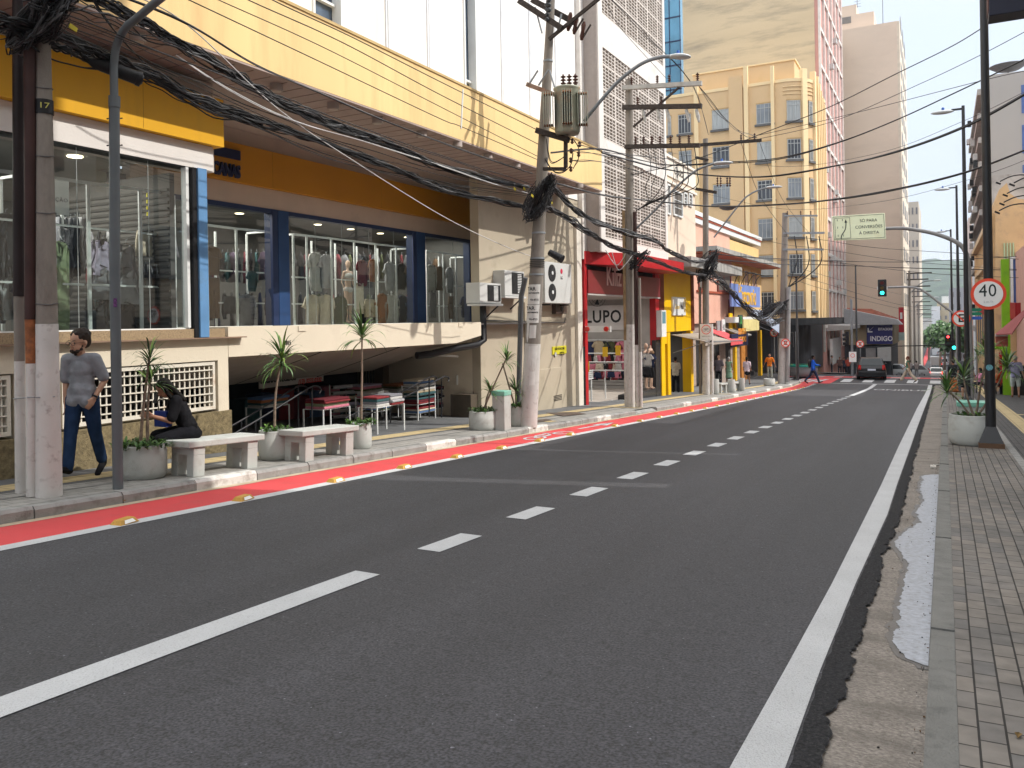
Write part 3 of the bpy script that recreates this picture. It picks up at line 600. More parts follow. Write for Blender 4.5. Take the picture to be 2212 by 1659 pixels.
# pipes on the side wall
mb=MB(); mb.tube([(-10.47,aX(1122,700,-10.47).y,.4),(-10.47,aX(1122,700,-10.47).y,-2.6)],.022,wallt,8); mb.tube([(-10.47,aX(1134,700,-10.47).y,.5),(-10.47,aX(1134,700,-10.47).y,-2.6)],.022,wallt,8)
pa=aX(1048,692,-10.46); pb=aX(1215,697,-10.46); pc=aX(1221,686,-10.46); mb.tube(spline([pa,aX(1150,695,-10.46),pb,aX(1220,694,-10.46),pc],5),.014,cable_g,6); obj('wall_conduits',mb,st)
mb=MB(); mb.tube([aX(1043,655,-10.3),aX(1045,735,-10.3),aX(1030,745,-10.3),aX(985,752,-10.3),aX(930,765,-10.45),aX(900,768,-10.6)],.085,black,10); obj('black_duct',mb,st)
mb=MB(); mb.bar(aX(910,765,-10.6),aX(988,770,-10.6),.06,.05,M('tube_light',(.6,.6,.58),.4)); obj('tube_light_fitting',mb,st)
# ---- air conditioners on the wall (things)
acw=M('ac_casing',(.55,.56,.55),.5,.05,2,dirt=(.38,.36,.32),damt=.2); acd=M('ac_dark',(.02,.021,.022),.5,.3,9)
t=thing('air_conditioner','large white double-fan air conditioner on the tan wall beside the leaning pole','air conditioner',(-10.3,22.5,.5))
a=aX(1160,570,-10.1); mb=MB(); mb.box(-10.47,-10.1,21.2,23.1,.48,1.68,acw); obj('casing',mb,t,.015)
for z in (.8,1.36):
    mb=MB(); mb.cyl((-10.099,21.68,z),(-10.085,21.68,z),.25,.25,acd,24); o=obj('fan',mb,t)
    mb=MB(); mb.cyl((-10.084,21.68,z),(-10.07,21.68,z),.055,.055,wfr,12)
    for k in range(3): mb.lathe([(.08+k*.06,0),(.086+k*.06,0)],(0,0,0),cable_g,24)
    # rings drawn flat on the fan guard
    mb2=MB(); mb2.cyl((-10.084,21.68,z),(-10.07,21.68,z),.055,.055,wfr,12)
    for k in range(16): an=k*math.pi/8; mb2.bar((-10.082,21.68+.06*math.cos(an),z+.06*math.sin(an)),(-10.082,21.68+.24*math.cos(an),z+.24*math.sin(an)),.006,.006,cable_g)
    obj('fan_guard',mb2,o)
text('LG',.13,M('logo_grey',(.12,.12,.13)),t,(-10.092,22.35,1.24),(0,1,0),(0,0,1),.003,name='logo',sx=.9)
mb=MB(); mb.cyl((-10.099,22.35,1.44),(-10.09,22.35,1.44),.075,.075,M('logo_red',(.5,.02,.06)),16); obj('badge',mb,t)
mb=MB(); 
for y in (21.5,22.8): mb.bar((-10.49,y,.44),(-10.08,y,.44),.04,.04,acd)
obj('bracket',mb,t)
for (x0,x1,y0,y1,lb) in ((1036,1083,610,656,'small white wall air conditioner with dark slatted side, next to the store window'),(1090,1133,583,640,'old white window-type air conditioner with dark grille, left of the leaning pole')):
    a=aX(x0,y0,-10.15); b=aX(x1,y1,-10.15); t=thing('air_conditioner',lb,'air conditioner',(-10.3,(a.y+b.y)/2,b.z))
    mb=MB(); mb.box(-10.55,-10.15,a.y,b.y,b.z,(a.z),acw); obj('casing',mb,t,.012)
    mb=MB(); mb.box(-10.149,-10.135,a.y+(b.y-a.y)*.35,b.y-.06,b.z+.06,a.z-.05,acd); g=obj('grille',mb,t)
    mb=MB()
    for k in range(12): z=b.z+.08+k*(a.z-b.z-.14)/12; mb.box(-10.134,-10.128,a.y+(b.y-a.y)*.62,b.y-.2,z,z+.02,wfr)
    obj('louvre',mb,g)
    mb=MB(); mb.box(-10.49,-10.12,a.y-.05,b.y+.05,b.z-.06,b.z-.01,acw); mb.bar((-10.49,b.y-.2,b.z-.35),(-10.14,b.y-.2,b.z-.06),.03,.03,acd); obj('bracket',mb,t)
a=aX(1195,656,-10.45);b=aX(1219,678,-10.45)
mb=MB(); mb.box(-10.5,-10.36,a.y,b.y,b.z,a.z,M('meter_box',(.07,.045,.035),.5)); mb.cyl((-10.36,(a.y+b.y)/2,(a.z+b.z)/2),(-10.345,(a.y+b.y)/2,(a.z+b.z)/2),.07,.07,acd,14); single('junction_box',mb,'small dark brown junction box on the tan wall below the large air conditioner','box',bevel=.01)
a=aX(1195,749,-10.45);b=aX(1225,763,-10.45)
t=thing('parking_notice','small yellow no parking notice on the tan wall','sign',(-10.46,(a.y+b.y)/2,b.z)); mb=MB(); mb.box(-10.5,-10.47,a.y,b.y,b.z,a.z,M('notice_yellow',(.6,.55,.03),.5)); obj('plate',mb,t)
text('NÃO ESTACIONE',.1,black,t,(-10.465,(a.y+b.y)/2,a.z-.08),(0,1,0),(0,0,1),.002,sx=.92); text('SUJEITO A\nGUINCHO',.07,black,t,(-10.465,(a.y+b.y)/2+.15,a.z-.24),(0,1,0),(0,0,1),.002)
mb=MB(); mb.cyl((-10.469,a.y+.2,a.z-.24),(-10.462,a.y+.2,a.z-.24),.07,.07,white_paint,14); obj('symbol',mb,t)
a=aX(1248,705,-10.3);b=aX(1269,718,-10.3)
t=thing('garage_beacon','small red and white garage warning beacon at the corner of the red shop','beacon',(-10.3,24.3,b.z)); mb=MB(); mb.obox(((-9.95),24.75,(a.z+b.z)/2),(.95,0,0),(0,.06,0),(0,0,.2),wfr); obj('panel',mb,t)
for x in (-10.28,-9.62): mb=MB(); mb.cyl((x,24.719,(a.z+b.z)/2),(x,24.66,(a.z+b.z)/2),.085,.075,M('beacon_red',(.5,.03,.02),.3),12); obj('lamp',mb,t)
# small shop signs inside the window
t=thing('price_sign','yellow price sign reading 10 behind the near shop window','sign',(-11.2,7.9,1.5)); a=aX(332,442,-11.2); mb=MB(); mb.box(-11.22,-11.2,a.y-.12,a.y+.12,a.z-.2,a.z+.2,M('price_yellow_glow',(.75,.65,.03),.6,emit=.12)); obj('plate',mb,t); text('10',.2,black,t,(-11.195,a.y,a.z+.02),(0,1,0),(0,0,1),.002)  # plate is no lamp; a faint glow is put into its colour
t=thing('display_sign','white sign with the word COLEÇÃO behind the near shop window','sign',(-11.2,6.9,1.6)); a=aX(122,425,-11.3); mb=MB(); mb.box(-11.33,-11.31,a.y-.25,a.y+.2,a.z-.25,a.z+.28,wfr); obj('plate',mb,t); text('COLEÇÃO',.08,M('grey_ink',(.2,.2,.22)),t,(-11.3,a.y-.04,a.z-.04),(0,1,0),(0,0,1),.002,spacing=1.2)
# ================================================================ OTHER BUILDINGS, LEFT SIDE
greymos=brickmat('grey_mosaic',(.34,.3,.28),(.38,.33,.3),(.26,.23,.22),.06,.03,.004,'xz',.5,.08,bump=.2)
panel_white=M('block_white',(.55,.5,.46),.85,.1,3,dirt=(.36,.31,.27),damt=.3,dscale=3)
whitef=M('frame_white',(.66,.63,.6),.8,.05,2,dirt=(.48,.44,.4),damt=.2)
t=thing('pierced_block_building','tall building with pierced concrete block screens above the red shop','building',(-10,28.5,gz(28)+PV))
FX=-9.86
mb=MB(); mb.box(-14,FX-.6,25.02,32.3,2.4,16,M('screen_void',(.035,.025,.02),.9)); obj('dark_core',mb,t)
mb=MB(); mb.box(-14,FX-.02,24.95,25.018,2.2,16,greymos); mb.box(-14,FX-.1,24.94,24.949,2.2,16,greymos); mb.box(-13.9,-10.35,24.64,24.939,SF-1.9,16,whitef); obj('side_wall',mb,t)
mb=MB(); mb.box(FX-.2,FX,25.02,25.42,2.2,16,whitef); mb.box(FX-.2,FX,32.1,32.35,2.2,16,whitef); obj('corner_piers',mb,t)
bands=[(2.65,5.55),(5.95,9.0),(10.1,13.4),(14.0,16)]
mb=MB(); zz=[2.2]+[v for b in bands for v in b]
for a,b in zip(zz[0::2],zz[1::2]): mb.box(FX-.2,FX-.003,25.42,32.1,a,b,whitef)
obj('floor_bands',mb,t)
for z0,z1 in bands:
    mb=MB(); ncol=22; wy=(32.1-25.42)/ncol
    for k in range(ncol+1):
        w_=.022 if k%4 else .06
        y=25.42+k*wy; mb.box(FX-.27,FX-.03,max(25.42,y-w_),min(32.1,y+w_),z0,z1,panel_white)
    n=int((z1-z0)/.115)
    for k in range(n):
        z=z0+(k+.0)*(z1-z0)/n; w_=.028 if k%7 else .075; mb.box(FX-.265,FX-.033,25.42,32.1,z,z+w_*1.0,panel_white)
    obj('block_screen',mb,t)
# ---- red shop under it
t=thing('red_shop','red underwear shop with open front under the pierced block building','shop building',(-10.6,29,gz(29)+PV))
redd=M('red_frame',(.42,.012,.016),.45,.12,2,dirt=(.25,.01,.01),damt=.2); redsign=M('red_sign_face',(.2,.022,.026),.35,.08,2,spec=.5)
mb=MB(); mb.prism([(-10.7,24.72,1.8),(-10.35,24.72,1.8),(-9.3,26.9,1.8),(-9.3,32.6,1.8),(-10.7,32.6,1.8)],(0,0,.42),redd); obj('marquee',mb,t)
mb=MB(); mb.box(-10.6,-10.35,24.7,24.92,-3.1,1.8,redd); mb.box(-10.6,-10.45,24.921,32.6,1.6,1.8,dark_int); mb.box(-10.6,-10.35,32.1,32.6,-3.2,1.8,redd); obj('red_frame',mb,t)
mb=MB(); mb.box(-10.55,-10.3,24.921,32.6,.84,1.62,redsign); s=obj('sign_board',mb,t)
e=aX(1326,600,-10.29); text('Kiliz',1.0,M('sign_letter_pale',(.75,.6,.58)),s,(-10.285,e.y,e.z+.02),(0,1,0),(0,0,1),.01,sx=.86,bold=.008)
mb=MB(); mb.box(-17,-16.8,24.9,32.6,-3.3,1,M('shop_back',(.3,.27,.25),.8)); mb.box(-17,-10.61,24.75,24.9,-3.3,1,M('shop_side',(.42,.4,.38),.8)); mb.box(-17,-10.61,32.11,32.4,-3.3,1,M('shop_side',(1,1,1))); mb.box(-17,-10.3,24.9,32.6,.79,.85,M('shop_side',(1,1,1)))
for k in range(14): mb.box(-16.79,-16.78,25,32.2,-2.6+k*.13,-2.585+k*.13,M('slatwall_groove',(.1,.09,.09)))
obj('shop_walls',mb,t)
mb=MB(); mb.box(-17,-10.75,24.9,32.6,-3.4,gz(29)+PV+.12,M('shop_tile_floor',(.4,.36,.32),.5)); mb.box(-10.75,-10.35,28.7,32.6,-3.6,gz(31)+PV+.3,M('black_granite',(.03,.03,.032),.15,.3,20)); mb.box(-10.5,-10.34,32.0,32.62,-3.4,-.9,M('black_granite',(1,1,1))); mb.box(-10.5,-10.36,24.66,24.9,-3.1,-.9,M('black_granite',(1,1,1))); obj('floor',mb,t)
# LUPO board inside
def AL(x,y,X): return aX(x,y,X)
YW=32.1; a=aY(1250,661,YW); b=aY(1366,712,YW)
mb=MB(); mb.box(a.x,b.x,YW-.06,YW,b.z,a.z,M('lupo_white',(.62,.6,.6),.6)); s=obj('poster_board',mb,t)
text('LUPO',.72,black,s,(aY(1304,686,YW).x,YW-.065,(a.z+b.z)/2+.02),(1,0,0),(0,0,1),.004,sx=.84,spacing=1.1,bold=.014)
mb=MB(); c=aY(1357,680,YW); mb.ell((c.x,YW-.08,c.z+.02),(.18,.02,.4),M('poster_skin',(.42,.2,.1))); mb.box(c.x-.17,c.x+.17,YW-.1,YW-.062,b.z+.02,b.z+.3,black); obj('poster_figure',mb,s)
mb=MB()
for k in range(16): mb.box(-16.7,-10.62,YW-.012,YW-.001,-3.2+k*.14,-3.185+k*.14,M('slatwall_groove',(1,1,1)))
obj('slatwall',mb,t)
# vertical lettering on the right-hand inner wall
pass
c=aY(1290,643,31.2); t=thing('wall_fan','black wall fan inside the red shop above the white board','fan',tuple(c)); mb=MB(); 
for rr in (.36,.24): mb.tube([(c.x+rr*math.cos(k*math.pi/10),c.y,c.z+rr*math.sin(k*math.pi/10)) for k in range(21)],.008,black,5,False)
for k in range(8): mb.bar((c.x,c.y,c.z),(c.x+.36*math.cos(k*math.pi/4),c.y,c.z+.36*math.sin(k*math.pi/4)),.006,.006,black)
obj('cage',mb,t)
mb=MB()
for k in range(3): a_=k*2.09+.4; mb.prism([(c.x,c.y+.03,c.z),(c.x+.3*math.cos(a_-.3),c.y+.03,c.z+.3*math.sin(a_-.3)),(c.x+.3*math.cos(a_+.35),c.y+.03,c.z+.3*math.sin(a_+.35))],(0,.012,0),black)
mb.cyl((c.x,c.y,c.z),(c.x,c.y+.2,c.z),.07,.07,black,10); obj('blades',mb,t)
mb=MB(); mb.bar((c.x,c.y+.1,c.z),(c.x,c.y+.9,c.z-.05),.03,.03,cable_g); obj('arm',mb,t)
for nm_,(x,y,z,e) in (('shop_light_and_fill',(-13,28.3,.7,60)),('shop_light_and_fill',(-13,35.3,-.8,50))):  # first: added fill in the red shop; second: the yellow shop's own lights
    l_=bpy.data.lights.new(nm_,'AREA'); l_.shape='RECTANGLE'; l_.size=2.5; l_.size_y=4; l_.energy=e; l_.color=(1,.95,.88); lo=bpy.data.objects.new(nm_,l_); COL.objects.link(lo); lo.location=(x,y,z)
# ---- yellow shop
t=thing('yellow_shop','narrow shop with bright yellow upper panel and square white sign','shop building',(-10.5,35.3,gz(35)+PV))
YX=-10.4
mb=MB(); mb.box(YX-.2,YX,33.35,37.5,-.6,2.15,yellow_p); obj('yellow_panel',mb,t)
mb=MB()
for (a,b) in ((32.7,33.34),(37.51,37.95)):
    for k in range(5): y=a+(b-a)*k/5; mb.box(YX-.15,YX+.05,y,y+(b-a)/9,-.62,2.1,brown_slat)
    mb.box(YX-.3,YX-.16,a,b,-.62,2.1,M('slat_back',(.09,.02,.01))); obj('brown_slats',mb,t); mb=MB()
pass
mb=MB(); z0=gz(33)+PV-.1
mb.box(YX-.4,YX+.08,32.7,33.2,z0-.1,-.63,yellow_p); mb.box(YX-.4,YX+.02,33.75,34.15,z0-.2,-.63,yellow_p); mb.box(YX-.4,YX+.0,33.2,33.75,-1.1,-.63,yellow_p); obj('yellow_portal',mb,t); mb=MB(); mb.box(YX-.4,YX,37.4,37.8,z0-.4,-.63,yellow_p); obj('yellow_pillar',mb,t)
mb=MB(); mb.box(-16,-15.8,32.7,38,-3.8,-.6,M('warm_interior',(.25,.13,.05),.8)); mb.box(-15.8,-10.6,32.5,32.7,-3.8,2,dark_int); mb.box(-15.8,-10.6,37.9,38,-3.8,2,grey_int); mb.box(-15.8,-10.6,32.7,37.9,-.7,-.6,grey_int); obj('interior',mb,t)
a=aX(1453,641,YX+.06); b=aX(1481,681,YX+.06); mb=MB(); mb.box(YX+.001,YX+.07,a.y,b.y,b.z,a.z,wfr); s=obj('sign_board',mb,t); 
text('Golden',.3,M('golden_ink',(.75,.5,.1)),s,(YX+.075,a.y+.62,(a.z+b.z)/2-.04),(0,1,0),(0,0,1),.003,sx=.8); text('Mix',.3,black,s,(YX+.075,a.y+1.35,(a.z+b.z)/2-.04),(0,1,0),(0,0,1),.003,sx=.8); text('22',.2,black,s,(YX+.075,a.y+1.35,(a.z+b.z)/2-.42),(0,1,0),(0,0,1),.003,sx=.7)
mb=MB(); mb.tube([(YX+.08,b.y-.18+.13*math.cos(k*.524),(a.z+b.z)/2+.05+.3*math.sin(k*.524)) for k in range(13)],.018,M('golden_ink',(1,1,1)),5,False); obj('logo_ring',mb,s)
a=aX(1430,670,YX+.3); b=aX(1441,727,YX+.3); mb=MB(); mb.box(YX+.051,YX+.28,a.y,b.y-.02,b.z,a.z,wfr); mb.box(YX+.281,YX+.285,a.y+.08,b.y-.1,(a.z+b.z)/2,a.z-.06,M('photo_print',(.12,.25,.3))); single('projecting_sign',mb,'slim white upright sign on the brown slats left of the yellow shop','sign')
def awning(name,lab,pts_hi,pts_lo,th,m,drop=.0):
    # sloping sheet between two edges
    a,b=map(Vector,pts_hi); c,d=map(Vector,pts_lo); tt=thing(name,lab,'awning',tuple((c+d)/2-Vector((0,0,.3))))
    mb=MB(); n=(b-a).cross(d-a).normalized()*th; mb.add([a,b,d,c,a+n,b+n,d+n,c+n],[(0,1,2,3),(4,5,6,7),(0,1,5,4),(1,2,6,5),(2,3,7,6),(3,0,4,7)],m); obj('cloth',mb,tt)
    if drop: mb=MB(); mb.box(min(c.x,d.x)-.01,max(c.x,d.x)+.01,c.y,d.y,min(c.z,d.z)-drop,min(c.z,d.z),m); obj('valance',mb,tt)
    mb=MB(); mb.bar(c-Vector((0,0,.03)),d-Vector((0,0,.03)),.04,.04,steel); mb.bar(a-Vector((0,-.2,.8)),c-Vector((0,-.2,.05)),.03,.03,steel); mb.bar(b-Vector((0,.2,.8)),d-Vector((0,.2,.05)),.03,.03,steel); obj('frame',mb,tt); return tt
grey_aw=M('beige_awning',(.33,.29,.25),.85,.08,2)
awning('awning','beige cloth awning over the yellow shop entrance','((' and ((-10.38,34.3,-.72),(-10.38,39.5,-.75)),((-9.0,34.6,-1.02),(-9.0,39.3,-1.12)),.03,grey_aw,.1)
awning('awning','drooping pink red awning behind the cycle lane sign',((-10.38,40.0,-.6),(-10.38,42.6,-.62)),((-9.2,40.2,-1.15),(-9.2,42.8,-1.2)),.03,M('pink_awning',(.62,.09,.1),.85,.08,2),.2)
awning('awning','small beige awning left of the blue dentist board',((-10.38,43.2,-.55),(-10.38,46,-.6)),((-9.4,43.3,-.95),(-9.4,46,-1.0)),.03,grey_aw,.05)
awning('awning','large blue grey sloping awning beside the blue dentist board',((-10.3,49.6,.45),(-10.3,53.4,.40)),((-8.5,50.3,-1.15),(-8.5,54.3,-1.2)),.03,M('bluegrey_awning',(.24,.28,.36),.8,.08,2),.22)
# ---- cream building above the yellow shop
t=thing('cream_building','cream two-storey building with small windows above the yellow shop','building',(-10.6,35,gz(35)+PV))
creamb=M('cream_pink_wall',(.68,.55,.44),.85,.04,1,dirt=(.55,.45,.36),damt=.2)
mb=MB(); mb.box(-15,-10.25,32.4,38.0,2.55,6.0,creamb); mb.box(-15,-10.2,32.4,38.0,6.0,6.75,M('cream_light',(.72,.66,.58),.85,.05,2)); mb.box(-15,-10.12,32.36,38.04,6.75,6.86,M('cream_light',(1,1,1))); mb.box(-15,-10.15,32.4,38.02,5.7,5.8,M('cream_light',(1,1,1))); mb.box(-15,-10.2,32.4,38.0,2.2,2.549,M('terracotta_strip',(.42,.13,.07),.8)); obj('wall',mb,t)
for (x0,x1,y0,y1) in ((1442,1448,400,461),(1456,1474,413,468),(1478,1484,418,441),(1489,1495,420,444)):
    a=aX(x0,y0,-10.2); b=aX(x1,y1,-10.2); mb=MB(); mb.box(-10.3,-10.235,a.y,b.y,b.z,a.z,M('window_void',(.13,.115,.1),.6)); w_=obj('window',mb,t)
    mb=MB(); f=.07
    for q in ((a.y-f,a.y,b.z-f,a.z+f),(b.y,b.y+f,b.z-f,a.z+f),(a.y,b.y,a.z,a.z+f),(a.y,b.y,b.z-f,b.z)): mb.box(-10.249,-10.18,*q,wfr)
    for k in (1,2): mb.box(-10.234,-10.22,a.y,b.y,b.z+(a.z-b.z)*k/3-.015,b.z+(a.z-b.z)*k/3+.015,wfr)
    obj('frame',mb,w_)
text('Óptica',.5,M('number_black',(1,1,1)),t,(-10.19,35.2,6.35),(0,1,0),(0,0,1),.004,shear=.3,sx=1.0)
mb=MB(); gc=M('stained_concrete',(.33,.32,.3),.9,.2,3,dirt=(.06,.06,.06),damt=.45,dscale=2.5,stretch=(1,1,.3))
mb.box(-10.24,-9.1,33.0,42.5,2.08,2.5,gc); single('concrete_marquee',mb,'stained grey concrete marquee running above the yellow shop','marquee')
# ---- pink building
t=thing('pink_building','pale pink two-storey building with yellow end and blue sign','building',(-10.7,46,gz(46)+PV))
pinkw=M('pink_wall',(.66,.38,.29),.85,.06,1,dirt=(.5,.29,.22),damt=.25); yw=M('yellow_wall',(.66,.45,.2),.85,.06,1,dirt=(.5,.34,.16),damt=.25)
mb=MB(); mb.box(-16,-10.4,38.02,46.0,-.3,3.15,pinkw); mb.box(-16,-10.5,38.02,46,3.3,4.5,pinkw); mb.box(-15.9,-10.6,38.3,45.9,3.15,3.3,dark_int); mb.box(-16,-10.4,46.001,54.2,-.3,3.1,yw); mb.box(-16,-10.5,46.001,54,3.25,4.3,yw); mb.box(-15.9,-10.6,46.1,53.9,3.1,3.25,dark_int); mb.box(-16,-10.6,38.02,54.2,-4.5,-.301,M('tan_mosaic',(.36,.29,.25),.85,.2,8)); obj('wall',mb,t)
mb=MB(); mb.box(-16,-10.38,38.0,54.1,4.5,4.75,wfr); mb.box(-16,-10.3,38.0,54.15,4.85,5.05,wfr); mb.box(-16,-10.34,38.0,54.1,4.75,4.85,M('rust_red_band',(.35,.08,.04),.8)); obj('cornice',mb,t)
mb=MB(); mb.box(-10.6,-9.3,38.1,55.2,3.1,3.32,gc); mb.box(-10.59,-9.35,38.15,55.1,3.04,3.099,M('terracotta_strip',(1,1,1))); obj('eaves_slab',mb,t)
mb=MB(); mb.box(-10.39,-10.32,38.5,45.9,1.2,1.3,M('rust_red_band',(1,1,1))); mb.box(-10.58,-9.9,44,54.4,-.32,-.02,wfr); obj('string_course',mb,t)
for i,(ya,yb_,za,zb,mm) in enumerate(((38.9,40.2,1.4,2.7,'d'),(42.6,45.4,1.4,2.75,'d'),(46.9,47.6,.9,2.7,'y'),(48.9,50.1,.9,2.7,'p'),(51.1,52.6,.9,2.7,'p'),(45.0,46.0,.1,.85,'d'))):
    mb=MB(); mb.box(-10.45,-10.385,ya,yb_,za,zb,{'d':M('window_void',(1,1,1)),'y':M('window_yellow',(.35,.26,.05),.7),'p':M('window_poster',(.3,.2,.17),.6,.6,3)}[mm]); w_=obj('window',mb,t)
    mb=MB(); fm=yw if ya>46.5 else M('dark_red_frame',(.2,.05,.04))
    for q in ((ya-.08,ya,za-.08,zb+.08),(yb_,yb_+.08,za-.08,zb+.08),(ya,yb_,zb,zb+.08),(ya,yb_,za-.08,za)): mb.box(-10.39,-10.33,*q,fm)
    mb.box(-10.384,-10.36,(ya+yb_)/2-.03,(ya+yb_)/2+.03,za,zb,fm); obj('frame',mb,w_)
# ground floor doors
for (ya,yb_) in ((39,40.8),(42.5,43.6),(45,46.2),(50.2,53.6)):
    mb=MB(); mb.box(-10.66,-10.595,ya,yb_,-4.3,-1.0,dark_int); obj('doorway',mb,t)
for q_,m_ in (((-10.6,-10.45,46.7,47.1,-4.4,-.3),yellow_p),((-10.6,-10.4,53.7,54.1,-4.5,-.9),yellow_p),((-10.6,-10.5,48.5,50.1,-4.4,-.9),M('orange_panel',(.5,.2,.04),.6))): mb=MB(); mb.box(*q_,m_); obj('shopfront_panel',mb,t)
# blue sign with yellow lettering
e0=aX(1578,618,-9.9); e1=aX(1640,630,-9.9); t2=thing('blue_signboard','large faded blue signboard with yellow lettering on the pink and yellow building','sign',(-9.9,(e0.y+e1.y)/2,-.1))
bs=M('faded_blue',(.17,.25,.55),.6,.15,1.5,dirt=(.3,.36,.6),damt=.35,stretch=(1,1,.3)); mb=MB(); z0=aX(1640,664,-9.9).z; z1=aX(1578,618,-9.9).z; mb.box(-9.95,-9.85,e0.y,e1.y,z0,z1+.15,bs); obj('board',mb,t2)
yl=M('letter_yellow',(.8,.45,.02)); text('Dr.',.7,yl,t2,(-9.84,e0.y+2.1,(z0+z1)/2+.45),(0,1,0),(0,0,1),.01); text('DESCONTÃO',1.0,yl,t2,(-9.84,(e0.y+e1.y)/2+.6,(z0+z1)/2-.1),(0,1,0),(0,0,1),.01,sx=.62,bold=.02)
mb=MB()
for k in range(4): y=e0.y+.8+k*1.7; mb.tube(spline([(-9.9,y,z1+.15),(-9.6,y+.3,z1+.75),(-9.0,y+.8,z1+.7)],6),.022,black,5); 
obj('lamp_arms',mb,t2)
a=aX(1548,722,-9.9)
t2=thing('dentist_board','dark blue dentist board with orange lettering between two awnings','sign',(-9.6,47,-1.2)); a=aX(1578,722,-9.4); b=aX(1614,745,-9.4)
mb=MB(); mb.box(-9.45,-9.35,a.y,b.y,b.z,a.z,navy); obj('board',mb,t2); ol=M('letter_orange',(.75,.3,.03)); text('DENTISTA\nDO POVO',.42,ol,t2,(-9.34,(a.y+b.y)/2+.5,(a.z+b.z)/2+.2),(0,1,0),(0,0,1),.006,sx=.95,bold=.012)
for (x0,x1,y0,y1,X,m,lb,tx,tc,sz) in ((1549,1559,693,723,-10.2,M('board_grey',(.3,.31,.32),.5),'grey framed notice board above the small beige awning',None,None,0),(1560,1567,690,724,-10.1,wfr,'narrow white board above the small beige awning','4.1',black,.4),(1576,1583,676,721,-10.2,yellow_p,'narrow yellow and blue upright board near the green letters',None,None,0),(1596,1605,680,712,-9.9,M('letters_dark',(.05,.07,.05)),'upright board with big green letter A near the awnings','A',M('letter_green',(.1,.45,.12)),.9),(1606,1640,690,713,-9.6,M('pale_yellow_board',(.66,.58,.26),.6),'pale yellow board above the blue grey awning',None,None,0)):
    a=aX(x0,y0,X); b=aX(x1,y1,X); t2=thing('shop_sign',lb,'sign',(X,(a.y+b.y)/2,b.z)); mb=MB(); mb.box(X-.06,X,a.y,b.y,b.z,a.z,m); obj('board',mb,t2)
    if tx: text(tx,sz,tc,t2,(X+.01,(a.y+b.y)/2,(a.z+b.z)/2),(0,1,0),(0,0,1),.004)
CAM_SCALE=1.18   # pink building, its signs and awnings scaled up about the camera at the origin
for o in [o for o in COL.objects if o.parent is None and 'label' in o and (o.name.startswith(('pink_building','blue_signboard','dentist_board')) or (o.name.startswith('awning') and 'yellow shop' not in o['label']) or (o.name.startswith('shop_sign')))]:
    o.location=Vector(o.location)*CAM_SCALE
    for c in o.children_recursive:
        if c.type=='MESH': c.data.transform(Matrix.Scale(CAM_SCALE,4))
# ---- art deco yellow tower
t=thing('art_deco_tower','yellow art deco block with rounded corner and white-framed windows','building',(-14,72,gz(70)+.13))
dy=M('deco_yellow',(.63,.445,.25),.85,.05,.5,dirt=(.53,.38,.19),damt=.25,dscale=.5); dyl=M('deco_yellow_trim',(.8,.62,.36),.8,.04,1); sill=M('grey_sill',(.12,.12,.12),.8)
Y0=69.; CXR=-11.3; RR=2.1; XR=CXR+RR
def outline(off=0,left=-24.,back=78.): 
    p=[(left,Y0-off)]+[(CXR+(RR+off)*math.sin(k*math.pi/20),Y0+RR-(RR+off)*math.cos(k*math.pi/20)) for k in range(11)]+[(XR+off,back)]; return p
def ring_wall(z0,z1,off,m,name,left=-24.,back=78.):
    mb=MB(); p=outline(off,left,back)+[(left,back)]; mb.prism([(x,y,z0) for x,y in p],(0,0,z1-z0),m); return obj(name,mb,t)
ring_wall(-.2,18.9,0,dy,'wall'); ring_wall(18.9,19.15,.06,dyl,'cornice')
ring_wall(-.75,-.2,1.5,M('black_canopy',(.02,.022,.026),.5),'street_canopy',-24,76.5)
ring_wall(-4.6,-.751,-.5,M('dark_shopfront',(.022,.024,.03),.4,.3,.6),'ground_floor')
mb=MB(); mb.box(-19,-10.6,70.5,77,19.16,21.0,dy); mb.box(-19.1,-10.5,70.4,77,21.0,21.12,dyl); obj('set_back_storey',mb,t)
for (x0,x1,zt,pr) in ((1503,1512,19.9,.25),(1578,1608,19.9,.22),(1611,1620,20.6,.3),(1669,1676,20.3,.28)):
    a=aY(x0,400,Y0); b=aY(x1,400,Y0); mb=MB(); mb.box(a.x,b.x,Y0-pr,Y0-.001,-.2,zt,dyl if x0!=1578 else dy); obj('pilaster',mb,t)
for ang,pr in ((46,.22),(84,.22)):
    c=Vector((CXR+RR*math.sin(R(ang)),Y0+RR-RR*math.cos(R(ang)),0)); d=Vector((math.sin(R(ang)),-math.cos(R(ang)),0)); tt_=Vector((-d.y,d.x,0)); mb=MB(); mb.obox(c+Vector((0,0,9.85)),d*.4,tt_*.45,(0,0,20.1),dyl); obj('pilaster',mb,t)
for k in range(5): mb=MB(); y=71.6+k*1.25; mb.box(XR,XR+.3-.02*k,y,y+.35,-.2,19.7-k*.3,dyl); obj('fin',mb,t)
mb=MB()
for z in (18.2,17.9,18.5): 
    p=outline(.05); q=[(x,y) for x,y in p if x>-13.2]; mb.tube([(x,y,z) for x,y in q],.04,dyl,4)
obj('mouldings',mb,t)
rows=[(15.72,17.36),(12.62,14.25),(9.52,11.1),(6.35,7.95),(3.35,4.95),(.5,1.95)]
gw=[M('window_glass_grey',(.2,.22,.24),.15,.3,.8,spec=.6),M('window_glass_dark',(.045,.05,.06),.12,.3,.8,spec=.6),M('window_curtain',(.36,.38,.38),.4,.25,3,stretch=(6,6,.2))]
